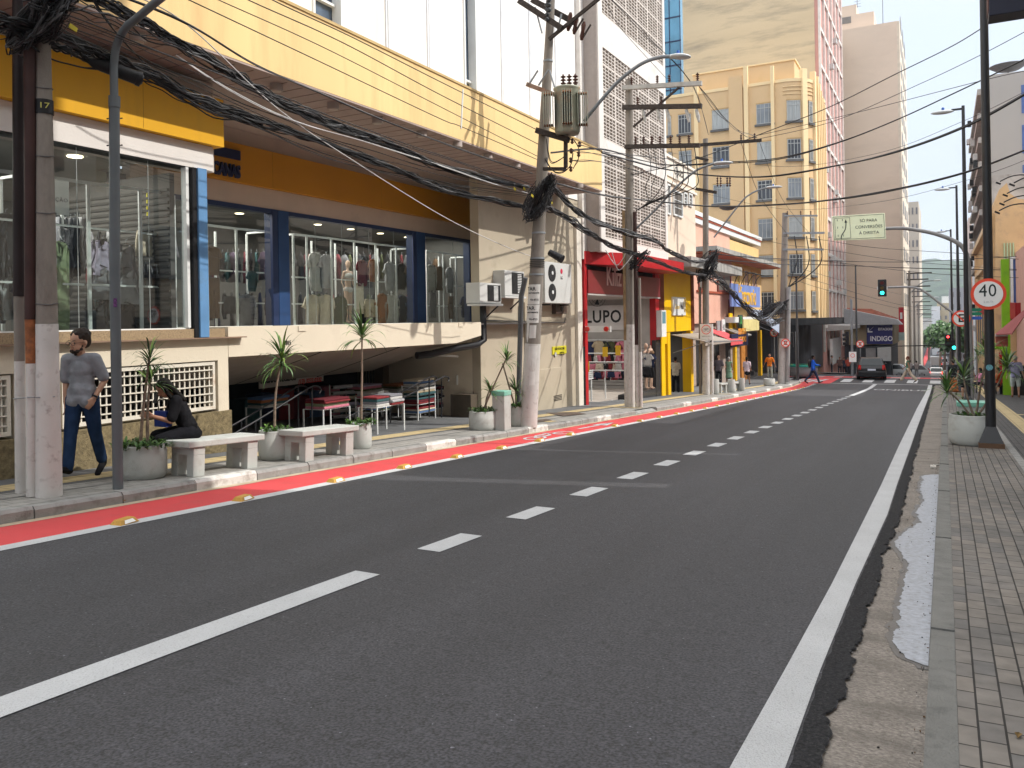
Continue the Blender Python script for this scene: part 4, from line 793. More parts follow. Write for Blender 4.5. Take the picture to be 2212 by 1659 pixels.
def win(c,d,w_,z0,z1,g,parent):
    # centre c (xy), outward direction d, width
    d=Vector(d); s_=Vector((-d.y,d.x,0)); c=Vector((c[0],c[1],(z0+z1)/2)); mb=MB(); mb.obox(c,d*.06,s_*w_,(0,0,z1-z0),g); o=obj('window',mb,parent)
    mb=MB(); f=c+d*.045
    for u,ww in ((-w_/2+.025,.05),(w_/2-.025,.05),(0,.045),(-w_/4,.03),(w_/4,.03)): mb.obox(f+s_*u,d*.04,s_*ww,(0,0,z1-z0),M('deco_frame',(.42,.43,.42),.6))
    for z in (z0+.04,z1-.04,z0+(z1-z0)*.78): mb.obox(Vector((f.x,f.y,z)),d*.036,s_*w_*.998,(0,0,.045),M('deco_frame',(1,1,1)))
    obj('frame',mb,o)
    mb=MB(); mb.obox(Vector((c.x,c.y,z0-.1))+d*.08,d*.2,s_*(w_+.3),(0,0,.16),sill); obj('sill',mb,o)
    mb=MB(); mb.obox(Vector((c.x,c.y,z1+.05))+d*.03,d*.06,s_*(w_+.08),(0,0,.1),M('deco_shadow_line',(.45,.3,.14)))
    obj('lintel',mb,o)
i=0
for z0,z1 in rows:
    for xa_,xb_ in ((1445,1452),(1468,1495),(1541,1577),(1637,1672)):
        a=aY(xa_,400,Y0).x; b=aY(xb_,400,Y0).x
        if z0<2 and xa_<1600: continue
        win(((a+b)/2,Y0-.01),(0,-1,0),b-a,z0,z1,gw[(i*7+i//4)%3],t); i+=1
    an=R(22); c=(CXR+(RR+.0)*math.sin(an),Y0+RR-(RR+.0)*math.cos(an)); win(c,(math.sin(an),-math.cos(an),0),1.05,z0,z1,gw[(i*5)%3],t)
    an=R(66); c=(CXR+(RR)*math.sin(an),Y0+RR-RR*math.cos(an)); win(c,(math.sin(an),-math.cos(an),0),.5,z0-.1,z1,gw[1],t)
# shops under the canopy
mb=MB(); 
for x in (-20,-17.5,-15.2,-12.6): mb=MB(); mb.box(x,x+.5,Y0+.3,Y0+.495,-4.5,-.8,M('dark_panel',(.05,.055,.07),.4)); obj('shopfront_panel',mb,t)
mb=MB(); mb.box(-12.3,-11.6,Y0+.35,Y0+.49,-3.6,-1.6,M('grey_sign',(.3,.3,.28),.6)); obj('shopfront_notice',mb,t)
# ---- pink gridded tower with stained blank wall
t=thing('pink_grid_tower','tall tower with stained tan blank wall and pink gridded street side','building',(-14,88,gz(88)))
stain=M('stained_tan_wall',(.6,.49,.33),.9,.05,.3,dirt=(.3,.26,.2),damt=.42,dscale=.5,stretch=(.35,.35,2.2))
a=aY(1475,60,78.5).x; mb=MB(); mb.box(a,-10.0,78.5,97,-6.5,46,stain); obj('blank_wall',mb,t)
mb=MB(); mb.box(-10.0,-9.7,78.55,97,-6.5,46,M('tower_pink',(.55,.29,.25),.85,.05,1)); obj('street_wall',mb,t)
mb=MB(); gwht=M('tower_white',(.7,.66,.62),.8)
for k in range(7): y=78.5+k*3.05; mb.box(-9.699,-9.5,y,y+.28,-3.3,46,gwht)
for k in range(14): z=-1.2+k*3.4; mb.box(-9.699,-9.55,78.55,97,z,z+.3,gwht)
obj('white_grid',mb,t)
for k in range(12):
    y=79.4+rnd.random()*15; z=1+rnd.random()*28; mb=MB(); mb.box(-9.69,-9.25,y,y+.7,z,z+.5,acw); obj('window_unit',mb,t)
mb=MB(); mb.prism([(-9.9,80.5,-1.5),(-7.6,80.5,-1.35),(-7.6,80.5,-1.0),(-9.9,80.5,-.9)],(0,10,0),M('grey_marquee',(.42,.41,.4),.8)); obj('marquee',mb,t)
mb=MB(); mb.box(-9.45,-9.2,81,88,-4.6,-2.2,wfr); obj('white_signboard',mb,t)
# ---- blue glass building behind
t=thing('blue_glass_building','blue glazed office building seen between the block building and tan wall','building',(-38,110,gz(110)))
a=aY(1425,60,110).x; b=aY(1470,60,110).x; mb=MB(); bgm=M('blue_curtain_wall',(.12,.3,.42),.08,.5,.25,spec=.9,metal=.5,stretch=(1,1,.6)); mb.box(a-6,b,110,125,16,50,bgm); obj('curtain_wall',mb,t)
mb=MB()
for k in range(10): mb.box(a-6,b+.05,109.9,109.99,18+k*3.3,18.15+k*3.3,navycol)
for k in range(6): mb.box(b-k*1.5-.1,b-k*1.5,109.9,109.98,16,50,navycol)
obj('mullions',mb,t)
mb=MB(); mb.box(a-6,b+2.5,111,125,-8,30,M('grey_cladding',(.36,.36,.38),.6)); mb.box(a-6,b+.02,109.95,110.9,21,25.5,M('grey_cladding',(1,1,1))); obj('podium',mb,t)
# ---- indigo parking building
t=thing('parking_building','low tan parking building with metal and red tiled roof','building',(-9,100,gz(97)))
YI=96.; xl=aY(1800,750,YI).x; xr=aY(1928,750,YI).x; xr2=aY(1940,750,YI+8).x
tan=M('parking_tan',(.36,.29,.18),.85,.06,.6); drk=M('parking_dark',(.05,.055,.065),.6,.2,1)
zt=aY(1870,702,YI).z; zm=aY(1870,745,YI).z; 
mb=MB(); mb.prism([(xl,YI,zm),(xr,YI,zm),(xr2,YI+12,zm),(xl,YI+12,zm)],(0,0,zt-zm),tan); obj('upper_wall',mb,t)
mb=MB(); mb.prism([(xl,YI+.3,-9),(xr-.2,YI+.3,-9),(xr2-.2,YI+12,-9),(xl,YI+12,-9)],(0,0,zm+9),drk); obj('lower_wall',mb,t)
mb=MB(); p=[aY(1815,669,YI),aY(1800,675,YI+6)]; 
mb.prism([(xl,YI-1,zt+.02),(xr+1,YI-1,zt+.02),(xr+.5,YI-1,zt+.55),(xl,YI-1,zt+2.1)],(0,3,0),M('metal_roofing',(.42,.44,.46),.45,.06,3)); obj('metal_roof',mb,t)
tileroof=M('roof_tiles',(.26,.075,.04),.85,.35,2.5,stretch=(.4,.4,4),bump=.4)
a=aY(1830,672,YI+5); b=aY(1880,668,YI+5); 
xp=aY(1882,668,YI+5).x; zp=aY(1882,667,YI+5).z
mb=MB(); z_e=zt+.6; mb.add([(xl,YI+2.1,z_e+1.3),(xr-.5,YI+2.1,z_e-.2),(xr2,YI+11,z_e),(xl,YI+11,z_e+1.5),(xp-3,YI+6,zp),(xp,YI+5,zp)],[(0,1,5,4),(1,2,5),(2,3,4,5),(3,0,4)],tileroof); obj('tiled_roof',mb,t)
a=aY(1872,699,YI-.3); b=aY(1928,743,YI-.3); t2=thing('parking_sign','dark blue parking sign reading ESTACIONE INDIGO on the low tan building','sign',((a.x+b.x)/2,YI-.3,b.z)); mb=MB(); mb.box(a.x,b.x,YI-.35,YI-.05,b.z,a.z,M('sign_indigo',(.03,.03,.16),.5)); obj('board',mb,t2)
iw=M('indigo_white',(.75,.75,.78),.5); text('ESTACIONE',.37,iw,t2,(a.x+1.85,YI-.37,a.z-.62),(1,0,0),(0,0,1),.01,sx=.74,bold=.012); text('INDIGO',.72,iw,t2,((a.x+b.x)/2+.18,YI-.37,b.z+.55),(1,0,0),(0,0,1),.01,sx=.86,bold=.02)
mb=MB(); c=Vector((a.x+.42,YI-.4,a.z-.62)); mb.bar(c+Vector((.28,0,.28)),c-Vector((.25,0,.25)),.02,.12,iw,up=(0,1,0)); mb.box(c.x-.33,c.x-.2,YI-.42,YI-.38,c.z-.33,c.z+.15,iw); mb.box(c.x-.2,c.x+.15,YI-.42,YI-.38,c.z-.33,c.z-.2,iw); obj('arrow',mb,t2)
mb=MB(); a=aY(1870,752,YI); b=aY(1892,790,YI); mb.box(a.x,b.x,YI+.1,YI+.28,b.z,a.z,M('shutter_grey',(.36,.35,.35),.7)); a=aY(1895,750,YI-1);b=aY(1925,780,YI-1); mb.box(a.x,b.x,YI-1,YI-.4,b.z,a.z,acw); obj('white_shutters',mb,t)
# ---- beige tower and farther blocks
bt=M('beige_tower_wall',(.68,.56,.46),.9,.04,.2,dirt=(.61,.5,.41),damt=.3,dscale=.3,stretch=(1,1,3))
t=thing('beige_tower','tall beige tower with blank wall behind the parking building','building',(-12,118,gz(118)))
YB=112.; xa_=aY(1800,300,YB).x; xb_=aY(1941,300,YB).x; zt=aY(1938,45,YB).z; zt2=aY(1806,55,YB).z
mb=MB(); mb.box(xa_-4,xb_,YB,YB+20,-9,zt,bt); obj('blank_wall',mb,t)
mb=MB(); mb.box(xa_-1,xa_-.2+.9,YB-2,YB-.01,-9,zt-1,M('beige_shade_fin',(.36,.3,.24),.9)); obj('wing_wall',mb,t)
mb=MB(); mb.box(xb_,xb_+.3,YB+.05,YB+20,-9,zt,M('beige_light',(.66,.58,.48),.85)); 
for i in range(13):
    for j in range(3): mb.box(xb_+.3,xb_+.34,YB+2+j*5.6,YB+5+j*5.6,1+i*2.9,2.6+i*2.9,M('window_shade',(.2,.19,.18),.4))
obj('street_wall',mb,t)
a=aY(1806,22,YB+3); b=aY(1888,60,YB+3); mb=MB(); mb.box(a.x,aY(1850,40,YB+3).x,YB+3,YB+12,zt,a.z+.3,bt); mb.box(aY(1850,40,YB+3).x,b.x,YB+3,YB+12,zt,aY(1870,27,YB+3).z,bt); mb.box(a.x+.5,a.x+1.8,YB+2.95,YB+3.01,aY(1812,54,YB+3).z,aY(1812,40,YB+3).z,M('window_shade',(1,1,1))); obj('roof_rooms',mb,t)
for px,h in ((1852,5),(1907,5.5)):
    c=aY(px,30,YB+6); mb=MB(); mb.cyl((c.x,c.y,zt),(c.x,c.y,zt+h+2),.05,.03,cable_g,6)
    for k in range(5): mb.bar((c.x-.5+.05*k,c.y,zt+h-.3+k*.35),(c.x+.5-.05*k,c.y,zt+h-.3+k*.35),.03,.03,cable_g)
    o=obj('antenna',mb,t)
for (nm,lab,px0,px1,pyt,YY,col,win_) in (('apartment_block','slim pale apartment block beyond the beige tower',1958,1984,437,190,(.5,.45,.38),True),('far_building','far white narrow building before the green hill',2012,2030,662,330,(.62,.65,.68),False),('far_building','far tan block with few windows before the green hill',2024,2062,655,340,(.42,.36,.25),True),('far_building','far white roof block above the tan block',2034,2052,640,360,(.66,.68,.7),False),('far_building','far grey tower with stacked windows behind the lamp posts',2050,2095,622,260,(.3,.31,.34),True)):
    a=aY(px0,pyt,YY); b=aY(px1,pyt,YY); t=thing(nm,lab,'building',((a.x+b.x)/2,YY,gz(YY)-3)); mb=MB(); cm=M(nm+str(px0),col,.85,.05,.2); mb.box(a.x,b.x,YY,YY+22,gz(YY)-6,a.z,cm); obj('wall',mb,t)
    if win_:
        nx=3; mb=MB()
        for i in range(int((a.z-gz(YY))/3.4)):
            for j in range(nx): x=a.x+(b.x-a.x)*(j+.3)/nx; mb=MB(); mb.box(x,x+(b.x-a.x)/nx*.4,YY-.06,YY-.001,a.z-2.6-i*3.4,a.z-1.2-i*3.4,M('far_window',(.17,.17,.18),.4)); obj('window',mb,t)
        pass
# ================================================================ RIGHT SIDE
def gpv(y): return gz(y)+PV
t=thing('shade_block','long plain commercial block along the right pavement, outside the view','building',(8,10,gz(10)))
rw=M('right_wall',(.5,.44,.36),.85,.06,.5)
mb=MB(); mb.box(3.3,16,-25,11.4,-4,gz(11.4)+19.2,rw)
XS=3.3
for a,b,h in ((11.4,12.56,10.6),(13.1,16.72,10.7),(17.06,24,10.5),(24,43.4,10.3)): mb.box(XS,XS+.5,a,b,gz((a+b)/2)+6.7,gz((a+b)/2)+h,rw)  # unseen parapets added, with gaps that throw light strips on the road
for k in range(16): mb.box(3.35,16,11.4+k*2,11.4+k*2+2,-8,gz(11.4+k*2)+6.72,rw)
obj('wall',mb,t)
mb=MB()
for k in range(16):
    y=-22+k*4; mb.box(3.22,3.299,y,y+2.6,gz(y)+.3,gz(y)+2.9,M('right_shopfront',(.06,.07,.08),.3)); 
    for f in range(4 if y<9 else 1): mb.box(3.24,3.298,y+.4,y+2.1,gz(y)+4.2+f*3.4,gz(y)+6+f*3.4,M('right_window',(.1,.12,.14),.15))
obj('openings',mb,t)
a=aY(2136,37,13.5); b=aY(2140,37,13.5); t=thing('projecting_signbox','dark box-shaped projecting shop sign at the upper right corner','sign',(2.5,13.5,b.z)); mb=MB(); mb.box(b.x-.02,3.25,13.5,13.9,b.z+.02,b.z+1.3,M('signbox_dark',(.012,.014,.03),.4,.1)); obj('box',mb,t,.01); mb=MB(); mb.box(b.x-.03,b.x-.02,13.52,13.88,b.z+.1,b.z+1.2,M('edge_brown',(.1,.04,.03))); mb.box(3.2,3.34,13.6,13.8,b.z+.4,b.z+.8,steel); obj('bracket',mb,t)
# grey tower
YT=82.; a=aY(2134,165,YT); t=thing('grey_tower','tall pale grey tower with cluttered street side at the right edge','building',(a.x+10,YT+15,gz(YT)))
gt=M('grey_tower_wall',(.4,.38,.36),.85,.04,.2,dirt=(.34,.32,.3),damt=.2,dscale=.3); zt=aY(2134,163,YT).z
mb=MB(); mb.box(a.x,a.x+24,YT,YT+30,-8,zt,gt); obj('wall',mb,t)
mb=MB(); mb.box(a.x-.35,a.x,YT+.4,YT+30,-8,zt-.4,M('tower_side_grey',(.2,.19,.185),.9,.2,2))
for i in range(11):
    z=-2+i*2.1; mb.box(a.x-.8,a.x-.351,YT+.4,YT+30,z,z+.5,M('balcony_grey',(.36,.34,.32),.9,.15,2))
obj('street_side',mb,t)
for i in range(26):
    y=YT+1+rnd.random()*26; z=-1+rnd.random()*21; mb=MB(); mb.box(a.x-1.15,a.x-.801,y,y+.8,z,z+.55,acw if i%2 else acd); obj('window_unit',mb,t)
for k in range(6): mb=MB(); x=aY(2206,200,YT).x; mb.box(x,x+3,YT-.05,YT-.001,zt-3.6-k*3.4,zt-1.2-k*3.4,M('blue_window',(.08,.14,.35),.2)); obj('window',mb,t)
c=aY(2178,160,YT+3); mb=MB(); mb.lathe([(.0,.0),(.9,.18),(1.5,.55)],(c.x,c.y,zt+.8),cable_g,16); mb.cyl((c.x,c.y,zt),(c.x,c.y,zt+.8),.06,.06,cable_g,6); obj('dish',mb,t)
# old ornate tan building
YO=52.; a=aY(2140,400,YO); t=thing('ornate_old_building','old tan building with curved broken parapet and stepped mouldings','building',(a.x+6,YO+10,gz(YO)))
oc=M('ochre_wall',(.56,.38,.2),.9,.1,.8,dirt=(.34,.25,.17),damt=.4,dscale=1.2); zt=aY(2200,438,YO).z
mb=MB(); q=[(2150,900),(2150,436),(2158,410),(2175,395),(2182,418),(2200,430),(2230,430),(2260,900)]; pp=[aY(x,y,YO) for x,y in q]; 
mb.prism([(p.x,YO,p.z) for p in pp],(0,8,0),oc); obj('gable_wall',mb,t)
mb=MB(); xx=aY(2150,400,YO).x; zt=aY(2152,380,YO).z
mb.box(xx-.3,xx-.001,YO+.4,YO+26,-6,zt-2,oc)
for k in range(4): mb.box(xx-.6+.1*k,xx-.301,YO+.4,YO+22-3*k,zt-3.0-k*1.9,zt-2.7-k*1.9,M('ochre_trim',(.6,.46,.3),.85))
for k in range(5): mb.box(xx-.34,xx-.3005,YO+2+k*4,YO+3.6+k*4,-2.3,.2,M('window_void',(1,1,1)))
obj('street_wall',mb,t)
mb=MB(); mb.box(xx+.0,xx+9,YO+8.1,YO+16,-6,zt+1.2,M('weathered_grey',(.42,.39,.36),.9,.2,1,dirt=(.2,.18,.16),damt=.35)); obj('rear_block',mb,t)
mb=MB(); a=aY(2150,385,YO+16); mb.box(a.x,a.x+6,YO+16.1,YO+26,-6,a.z,oc); obj('upper_block',mb,t)
mb=MB(); a=aY(2188,560,YO-.1); b=aY(2206,668,YO-.1); mb.box(a.x,b.x,YO-.1,YO-.002,b.z,a.z,M('blue_window',(1,1,1))); w_=obj('window',mb,t); mb=MB(); f=.12
for q in ((a.x-f,a.x,b.z,a.z+f),(b.x,b.x+f,b.z,a.z+f),(a.x,b.x,a.z,a.z+f)): mb.box(q[0],q[1],YO-.16,YO-.003,q[2],q[3],wfr)
obj('frame',mb,w_)
mb=MB(); a=aY(2168,525,YO-.1); b=aY(2186,640,YO-.1)
for k in range(4): mb.box(a.x+k*.14,a.x+k*.14+.07,YO-.07,YO-.002,b.z,a.z,M('pale_green_strip',(.42,.5,.3),.8))
obj('green_strips',mb,t)
for (nm,lab,px0,px1,pyt,YY,col) in (('pink_side_building','pale pink and white block seen between the lamp posts',2092,2118,470,150,(.6,.5,.46)),('white_side_building','pale tall block beyond the ornate building',2108,2124,455,125,(.55,.56,.58))):
    a=aY(px0,pyt,YY); b=aY(px1,pyt,YY); t=thing(nm,lab,'building',((a.x+b.x)/2,YY,gz(YY))); mb=MB(); mb.box(a.x,b.x+8,YY,YY+20,gz(YY)-3,a.z,M(nm,col,.85,.04,.3)); obj('wall',mb,t); mb=MB(); mb.box(a.x,b.x,YY-.1,YY-.001,gz(YY),a.z*.4,M('salmon',(.6,.36,.27),.85)); obj('salmon_lower_wall',mb,t)
# green bar front with maroon awning
t=thing('green_bar','bar with bright green pillars and beam on the right pavement','shop building',(3.2,45,gpv(45)))
gr=M('lime_green',(.2,.42,.01),.6,.1,3,dirt=(.12,.25,.02),damt=.25); GY=43.6
mb=MB(); a=aY(2165,700,GY); b=aY(2182,700,GY); mb.box(a.x,b.x,GY,GY+.5,gpv(44)-.2,aY(2165,560,GY).z,gr); obj('green_pillar',mb,t)
mb=MB(); a2=aY(2148,744,GY+2); mb.box(a2.x,b.x-.1,GY+.51,GY+2.6,aY(2150,752,GY+2).z,aY(2150,741,GY+2).z,gr); obj('green_beam',mb,t)
mb=MB(); mb.box(b.x+.8,b.x+4,GY+.1,GY+9,gpv(44)-.3,3.2,M('bar_pink_wall',(.5,.3,.24),.85,.1,2)); mb.box(3.5,4,GY+9,YO,-5,2.2,M('bar_cream',(.5,.42,.3),.85)); mb.box(b.x+.1,b.x+.79,GY+.2,GY+.4,gpv(44),aY(2190,790,GY).z,dark_int); obj('wall',mb,t)
mb=MB(); a=aY(2150,760,GY+4); mb.box(a.x,a.x+.12,GY+4,GY+4.1,gpv(47),a.z,M('cream_post',(.55,.4,.25))); a=aY(2158,760,GY+4); mb.box(a.x,a.x+.14,GY+4,GY+4.1,gpv(47),a.z,M('red_post',(.4,.02,.02))); obj('doorposts',mb,t)
mar=M('maroon_awning',(.24,.06,.06),.75,.1,1.5)
A1=aY(2149,722,41.5);A2=aY(2186,720,38.5);B1=aY(2192,692,43.);B2=aY(2235,650,40.5)
t=thing('awning','maroon sloping awning over the green bar at the right edge','awning',(A1.x,41,A1.z)); mb=MB(); mb.add([A1,A2,B2,B1,A1-Vector((0,0,.05)),A2-Vector((0,0,.05)),B2-Vector((0,0,.05)),B1-Vector((0,0,.05))],[(0,1,2,3),(4,5,6,7),(0,1,5,4),(1,2,6,5),(2,3,7,6),(3,0,4,7)],mar); obj('cloth',mb,t)
mb=MB(); a=aY(2150,724,41.4); b=aY(2178,766,41.4); mb.box(a.x,b.x,41.38,41.42,b.z+.35,a.z-.04,M('valance_salmon',(.42,.12,.09),.8)); obj('valance',mb,t)
mb=MB(); mb.box(a.x,b.x,41.3,41.36,a.z-.05,a.z+.06,wfr); obj('rail',mb,t)
t=thing('red_fascia_board','long dark red shop fascia behind the round speed limit sign','awning',(2.5,56,0)); a=aY(2112,668,62); b=aY(2175,655,50); c=aY(2175,690,50); mb=MB(); mb.prism([(a.x,60,a.z-.3),(b.x+.3,49,c.z),(b.x+.3,49,b.z),(a.x,60,a.z+.5)],(.12,0,0),M('dark_red_board',(.3,.012,.015),.5,.1)); mb.prism([(a.x+.3,60,a.z-.3),(b.x+.3,48.95,c.z),(b.x+2.6,48.95,c.z),(b.x+2.6,60,a.z)],(0,0,.06),M('dark_red_board',(1,1,1))); mb.prism([(b.x+.42,48.9,c.z),(b.x+2.6,48.9,c.z),(b.x+2.6,48.9,b.z),(b.x+.42,48.9,b.z)],(0,.1,0),M('dark_red_board',(1,1,1))); obj('panel',mb,t)
t=thing('facade_lamp_row','row of curved black lamp arms high on the right facades','lamp',(3,33,4))
for k,(x,y) in enumerate(((2160,392),(2175,418),(2168,437),(2158,455),(2190,395))):
    a=aY(x,y,34-k); mb=MB(); mb.tube(spline([(3.6,a.y,a.z-.5),(a.x+.9,a.y,a.z+.1),(a.x+.4,a.y,a.z+.16),(a.x,a.y,a.z)],6),.022,black,5); o=obj('lamp_arm',mb,t); mb=MB(); mb.obox((a.x-.05,a.y,a.z-.06),(.15,0,-.08),(0,.12,0),(.02,0,.04),black); obj('lamp_head',mb,o)
# ================================================================ POLES
def shaft(mb,p0,p1,r0,r1,m,n=16): mb.cyl(p0,p1,r0,r1,m,n)
def wire_ties(t,p0,p1,r0,r1,ts):
    for k in ts:
        c=Vector(p0).lerp(Vector(p1),k); rr=r0+(r1-r0)*k+.006; mb=MB(); mb.cyl(c-Vector((0,0,.02)),c+Vector((0,0,.02)),rr,rr,steel,16); obj('band',mb,t)
insm=M('insulator_brown',(.06,.02,.012),.25,.2,5)
def insulator(t,c,h=.3,r=.07,m=insm,up=1):
    mb=MB(); n=4
    for k in range(n): z=c[2]+up*h*(k+.3)/n; mb.lathe([(.02,-h/n*.5),(r,-h/n*.1),(.02,h/n*.35)],(c[0],c[1],z),m,10)
    mb.cyl(c,(c[0],c[1],c[2]+up*h),.018,.018,m,6); obj('insulator',mb,t)
# near pole
YN=5.3; b0=G(106,1072,PV); t=thing('utility_pole','thick whitewashed concrete utility pole nearest the camera at the left edge','utility pole',tuple(b0))
p1=aY(90,-150,b0.y); rr=.128
mb=MB(); shaft(mb,b0,p1,rr,.06,pole_c,20); obj('shaft',mb,t)
k=.305; mb=MB(); m_=b0.lerp(p1,k); shaft(mb,b0,m_,rr+.003,rr+(.06-rr)*k+.003,whitewash,20); obj('whitewash_band',mb,t)
pts=[(106,1000),(98,600)]
for zc_ in (.34,.6,.72,.5): 
    c=b0.lerp(p1,zc_); mb=MB(); rr_=rr+(.06-rr)*zc_+.008; mb.tube([(c.x+rr_*math.cos(q*.524),c.y+rr_*math.sin(q*.524),c.z+.01*math.sin(q)) for q in range(13)],.005,cable_g,4,False); obj('wire_tie',mb,t)
c=aY(92,218,b0.y-.12); mb=MB(); mb.cyl((b0.lerp(p1,.68)).x and b0.lerp(p1,.675),b0.lerp(p1,.70),.094,.092,black,18); o=obj('number_plate',mb,t); q=b0.lerp(p1,.6875); d=(Vector((0,0,q.z))-q); d.z=0; d.normalize(); text('17',.085,M('plate_yellow',(.5,.48,.12)),o,q+d*.097,d.cross(Vector((0,0,1)))*-1,(0,0,1),.001,sx=1.3)
def xpole(pts,Y): return [aY(x,y,Y) for x,y in pts]
for nm,lab,P,r,segs in (('service_pipe','black capped service pipe strapped to the near utility pole, outer one',[(44,1064),(42,780),(41,640),(40,300),(39,-150)],.052,[(0,1,whitewash),(1,2,pole_c),(2,4,M('near_black_pipe',(.02,.012,.012),.6,.3))]),('service_pipe','dark red-brown service pipe with rusty foot, between black pipe and near pole',[(69,1072),(68,785),(66,690),(65,300),(63,-150)],.056,[(0,1,whitewash),(1,2,rust),(2,4,darkpipe)])):
    Yp=b0.y-.12 if r>.055 else b0.y-.02; pp=xpole(P,Yp); tt=thing(nm,lab,'pipe',tuple(G(P[0][0],P[0][1],PV)))
    for i0,i1,m in segs: mb=MB(); mb.tube(pp[i0:i1+1],r*(1 if m not in (darkpipe,) else 1.04) if m.name!='near_black_pipe' else r*1.12,m,14); obj('pipe_section' if m!=whitewash else 'whitewash_band',mb,tt)
mb=MB(); z=aY(60,860,b0.y).z; c0=aY(44,860,b0.y-.02); c1_=aY(104,856,b0.y); mb.tube(spline([c0+Vector((-.06,0,0)),c0+Vector((0,-.07,0)),aY(70,858,b0.y-.19),c1_+Vector((0.02,-.13,0)),c1_+Vector((.12,0,.0))],5),.006,steel,5); single('strap',mb,'thin wire strap tying the two pipes to the near utility pole','strap')
# grey street lamp post
b1=G(254,1056,PV); t=thing('street_lamp','slim grey street lamp post in front of the near shop window','street lamp',tuple(b1)); pg=M('grey_post_paint',(.115,.13,.14),.5,.1,3,spec=.4,dirt=(.07,.07,.075),damt=.2)
pp=[aY(x,y,b1.y) for x,y in ((255,1056),(248,600),(247,230))]; mb=MB(); mb.tube(pp,.057,pg,16); obj('post',mb,t)
pp=[aY(x,y,b1.y) for x,y in ((247,232),(246,160),(247,128),(253,95),(270,62),(295,40),(345,-2),(420,-60))]; mb=MB(); mb.tube(spline(pp,6),.044,pg,14); obj('arm',mb,t)
mb=MB(); mb.cyl(aY(247,232,b1.y),aY(247,208,b1.y),.063,.063,pg,16); obj('collar',mb,t)
for y in (256,314):
    for dx in (-13,12): 
        c=aY(248+dx,y,b1.y); mb=MB(); mb.cyl(c,c+Vector((.03*(-1 if dx<0 else 1),0,0)),.006,.009,black,6); obj('bolt',mb,t)
c=aY(249,654,b1.y-.06); mb=MB(); mb.box(c.x-.03,c.x+.03,c.y-.002,c.y,c.z-.05,c.z+.05,M('sticker',(.1,.03,.12),.5,1,60)); obj('sticker',mb,t)
# the splice closure hanging on the wires
a=aX(200,133,-8.45); b=aX(303,171,-8.2); t=thing('splice_closure','long black cable splice tube hanging by the grey lamp post','cable box',tuple((a+b)/2)); mb=MB(); d=(b-a).normalized(); mb.tube([a-d*.05,a,a+d*.1,b-d*.1,b,b+d*.03],[.03,.06,.075,.078,.082,.05],black,14); obj('tube',mb,t); mb=MB(); mb.tube([b-d*.04,b+d*.01],.088,black,14); obj('end_cap',mb,t)
# centre leaning pole with transformer
b2=G(1141,921,PV); t=thing('utility_pole','tall leaning concrete utility pole with rusty transformer and posters','utility pole',tuple(b2)); PL=t
top=aY(1194,-60,b2.y+.1); 
mb=MB(); shaft(mb,b2,top,.195,.075,pole_c,20); obj('shaft',mb,t)
ax=lambda y: b2.lerp(top,(921-y)/981.)
rad=lambda y: .195+(.075-.195)*(921-y)/981.
mb=MB(); shaft(mb,b2,ax(740),.199,rad(740)+.003,whitewash,20); obj('whitewash_band',mb,t)
camdir=lambda p:(Vector((-p.x,-p.y,0))).normalized()
postm=M('poster_paper',(.62,.61,.59),.8,.08,8)
for y0,y1,txt in ((612,655,'TARÔ\nCARTOMANTE\n8493-4715'),(656,695,'TARÔ\nCARTOMANTE\n8493-4715')):
    a,b=ax(y1),ax(y0); mb=MB(); n=10; rr=rad(y0)+.008; cd=camdir(a); s_=Vector((-cd.y,cd.x,0)); vs=[]
    for p in (a,b):
        for k in range(n+1): an=R(-72+110*k/n); vs.append(p+(cd*math.cos(an)+s_*math.sin(an))*(rr+.003))
    mb.add(vs,[(k,k+1,n+2+k,n+1+k) for k in range(n)],postm,True); o=obj('poster',mb,t,fix=False)
    cd2=(cd*math.cos(R(-17))+s_*math.sin(R(-17))); rt=Vector((-cd2.y,cd2.x,0)); 
    if rt.dot(RT)<0: rt=-rt
    m_=(a+b)/2
    for dz,tx,sz in ((.12,'TARÔ',.115),(.03,'CARTOMANTE',.04),(-.12,'8493-4715',.055)): 
        te=text(tx,sz,black,o,m_+Vector((0,0,dz)),rt,(0,0,1),.0,bold=.002)
        for v in te.data.vertices: # wrap round the pole
            w_=v.co+wloc(o)-m_; u=w_.dot(rt); an=u/rr; nv=cd2*math.cos(an)*(rr+.006)+rt*math.sin(an)*(rr+.006); v.co=m_-wloc(o)+nv+Vector((0,0,w_.z))
mb=MB()
for (y0,y1,an0,an1) in ((700,728,-20,30),(745,795,-40,25),(800,830,-30,10),(665,760,35,60)):
    a,b=ax(y1),ax(y0); cd=camdir(a); s_=Vector((-cd.y,cd.x,0)); rr=rad(y0)+.007; vs=[]
    for p in (a,b):
        for k in range(7): an=-R(an0+(an1-an0)*k/6); vs.append(p+(cd*math.cos(an)+s_*math.sin(an))*rr)
    mb.add(vs,[(k,k+1,8+k,7+k) for k in range(6)],postm,True)
obj('torn_poster',mb,t,fix=False)
for y in (500,555,130,590): c=ax(y); mb=MB(); mb.cyl(c-Vector((0,0,.02)),c+Vector((0,0,.02)),rad(y)+.01,rad(y)+.01,steel,16); obj('band',mb,t)
for k in range(5): c=ax(556-2*k); mb=MB(); c=ax(558+4*k); mb.cyl(c-Vector((0,0,.006)),c+Vector((0,0,.006)),rad(y)+.012,rad(y)+.012,cable,16); obj('wire_wrap',mb,t)
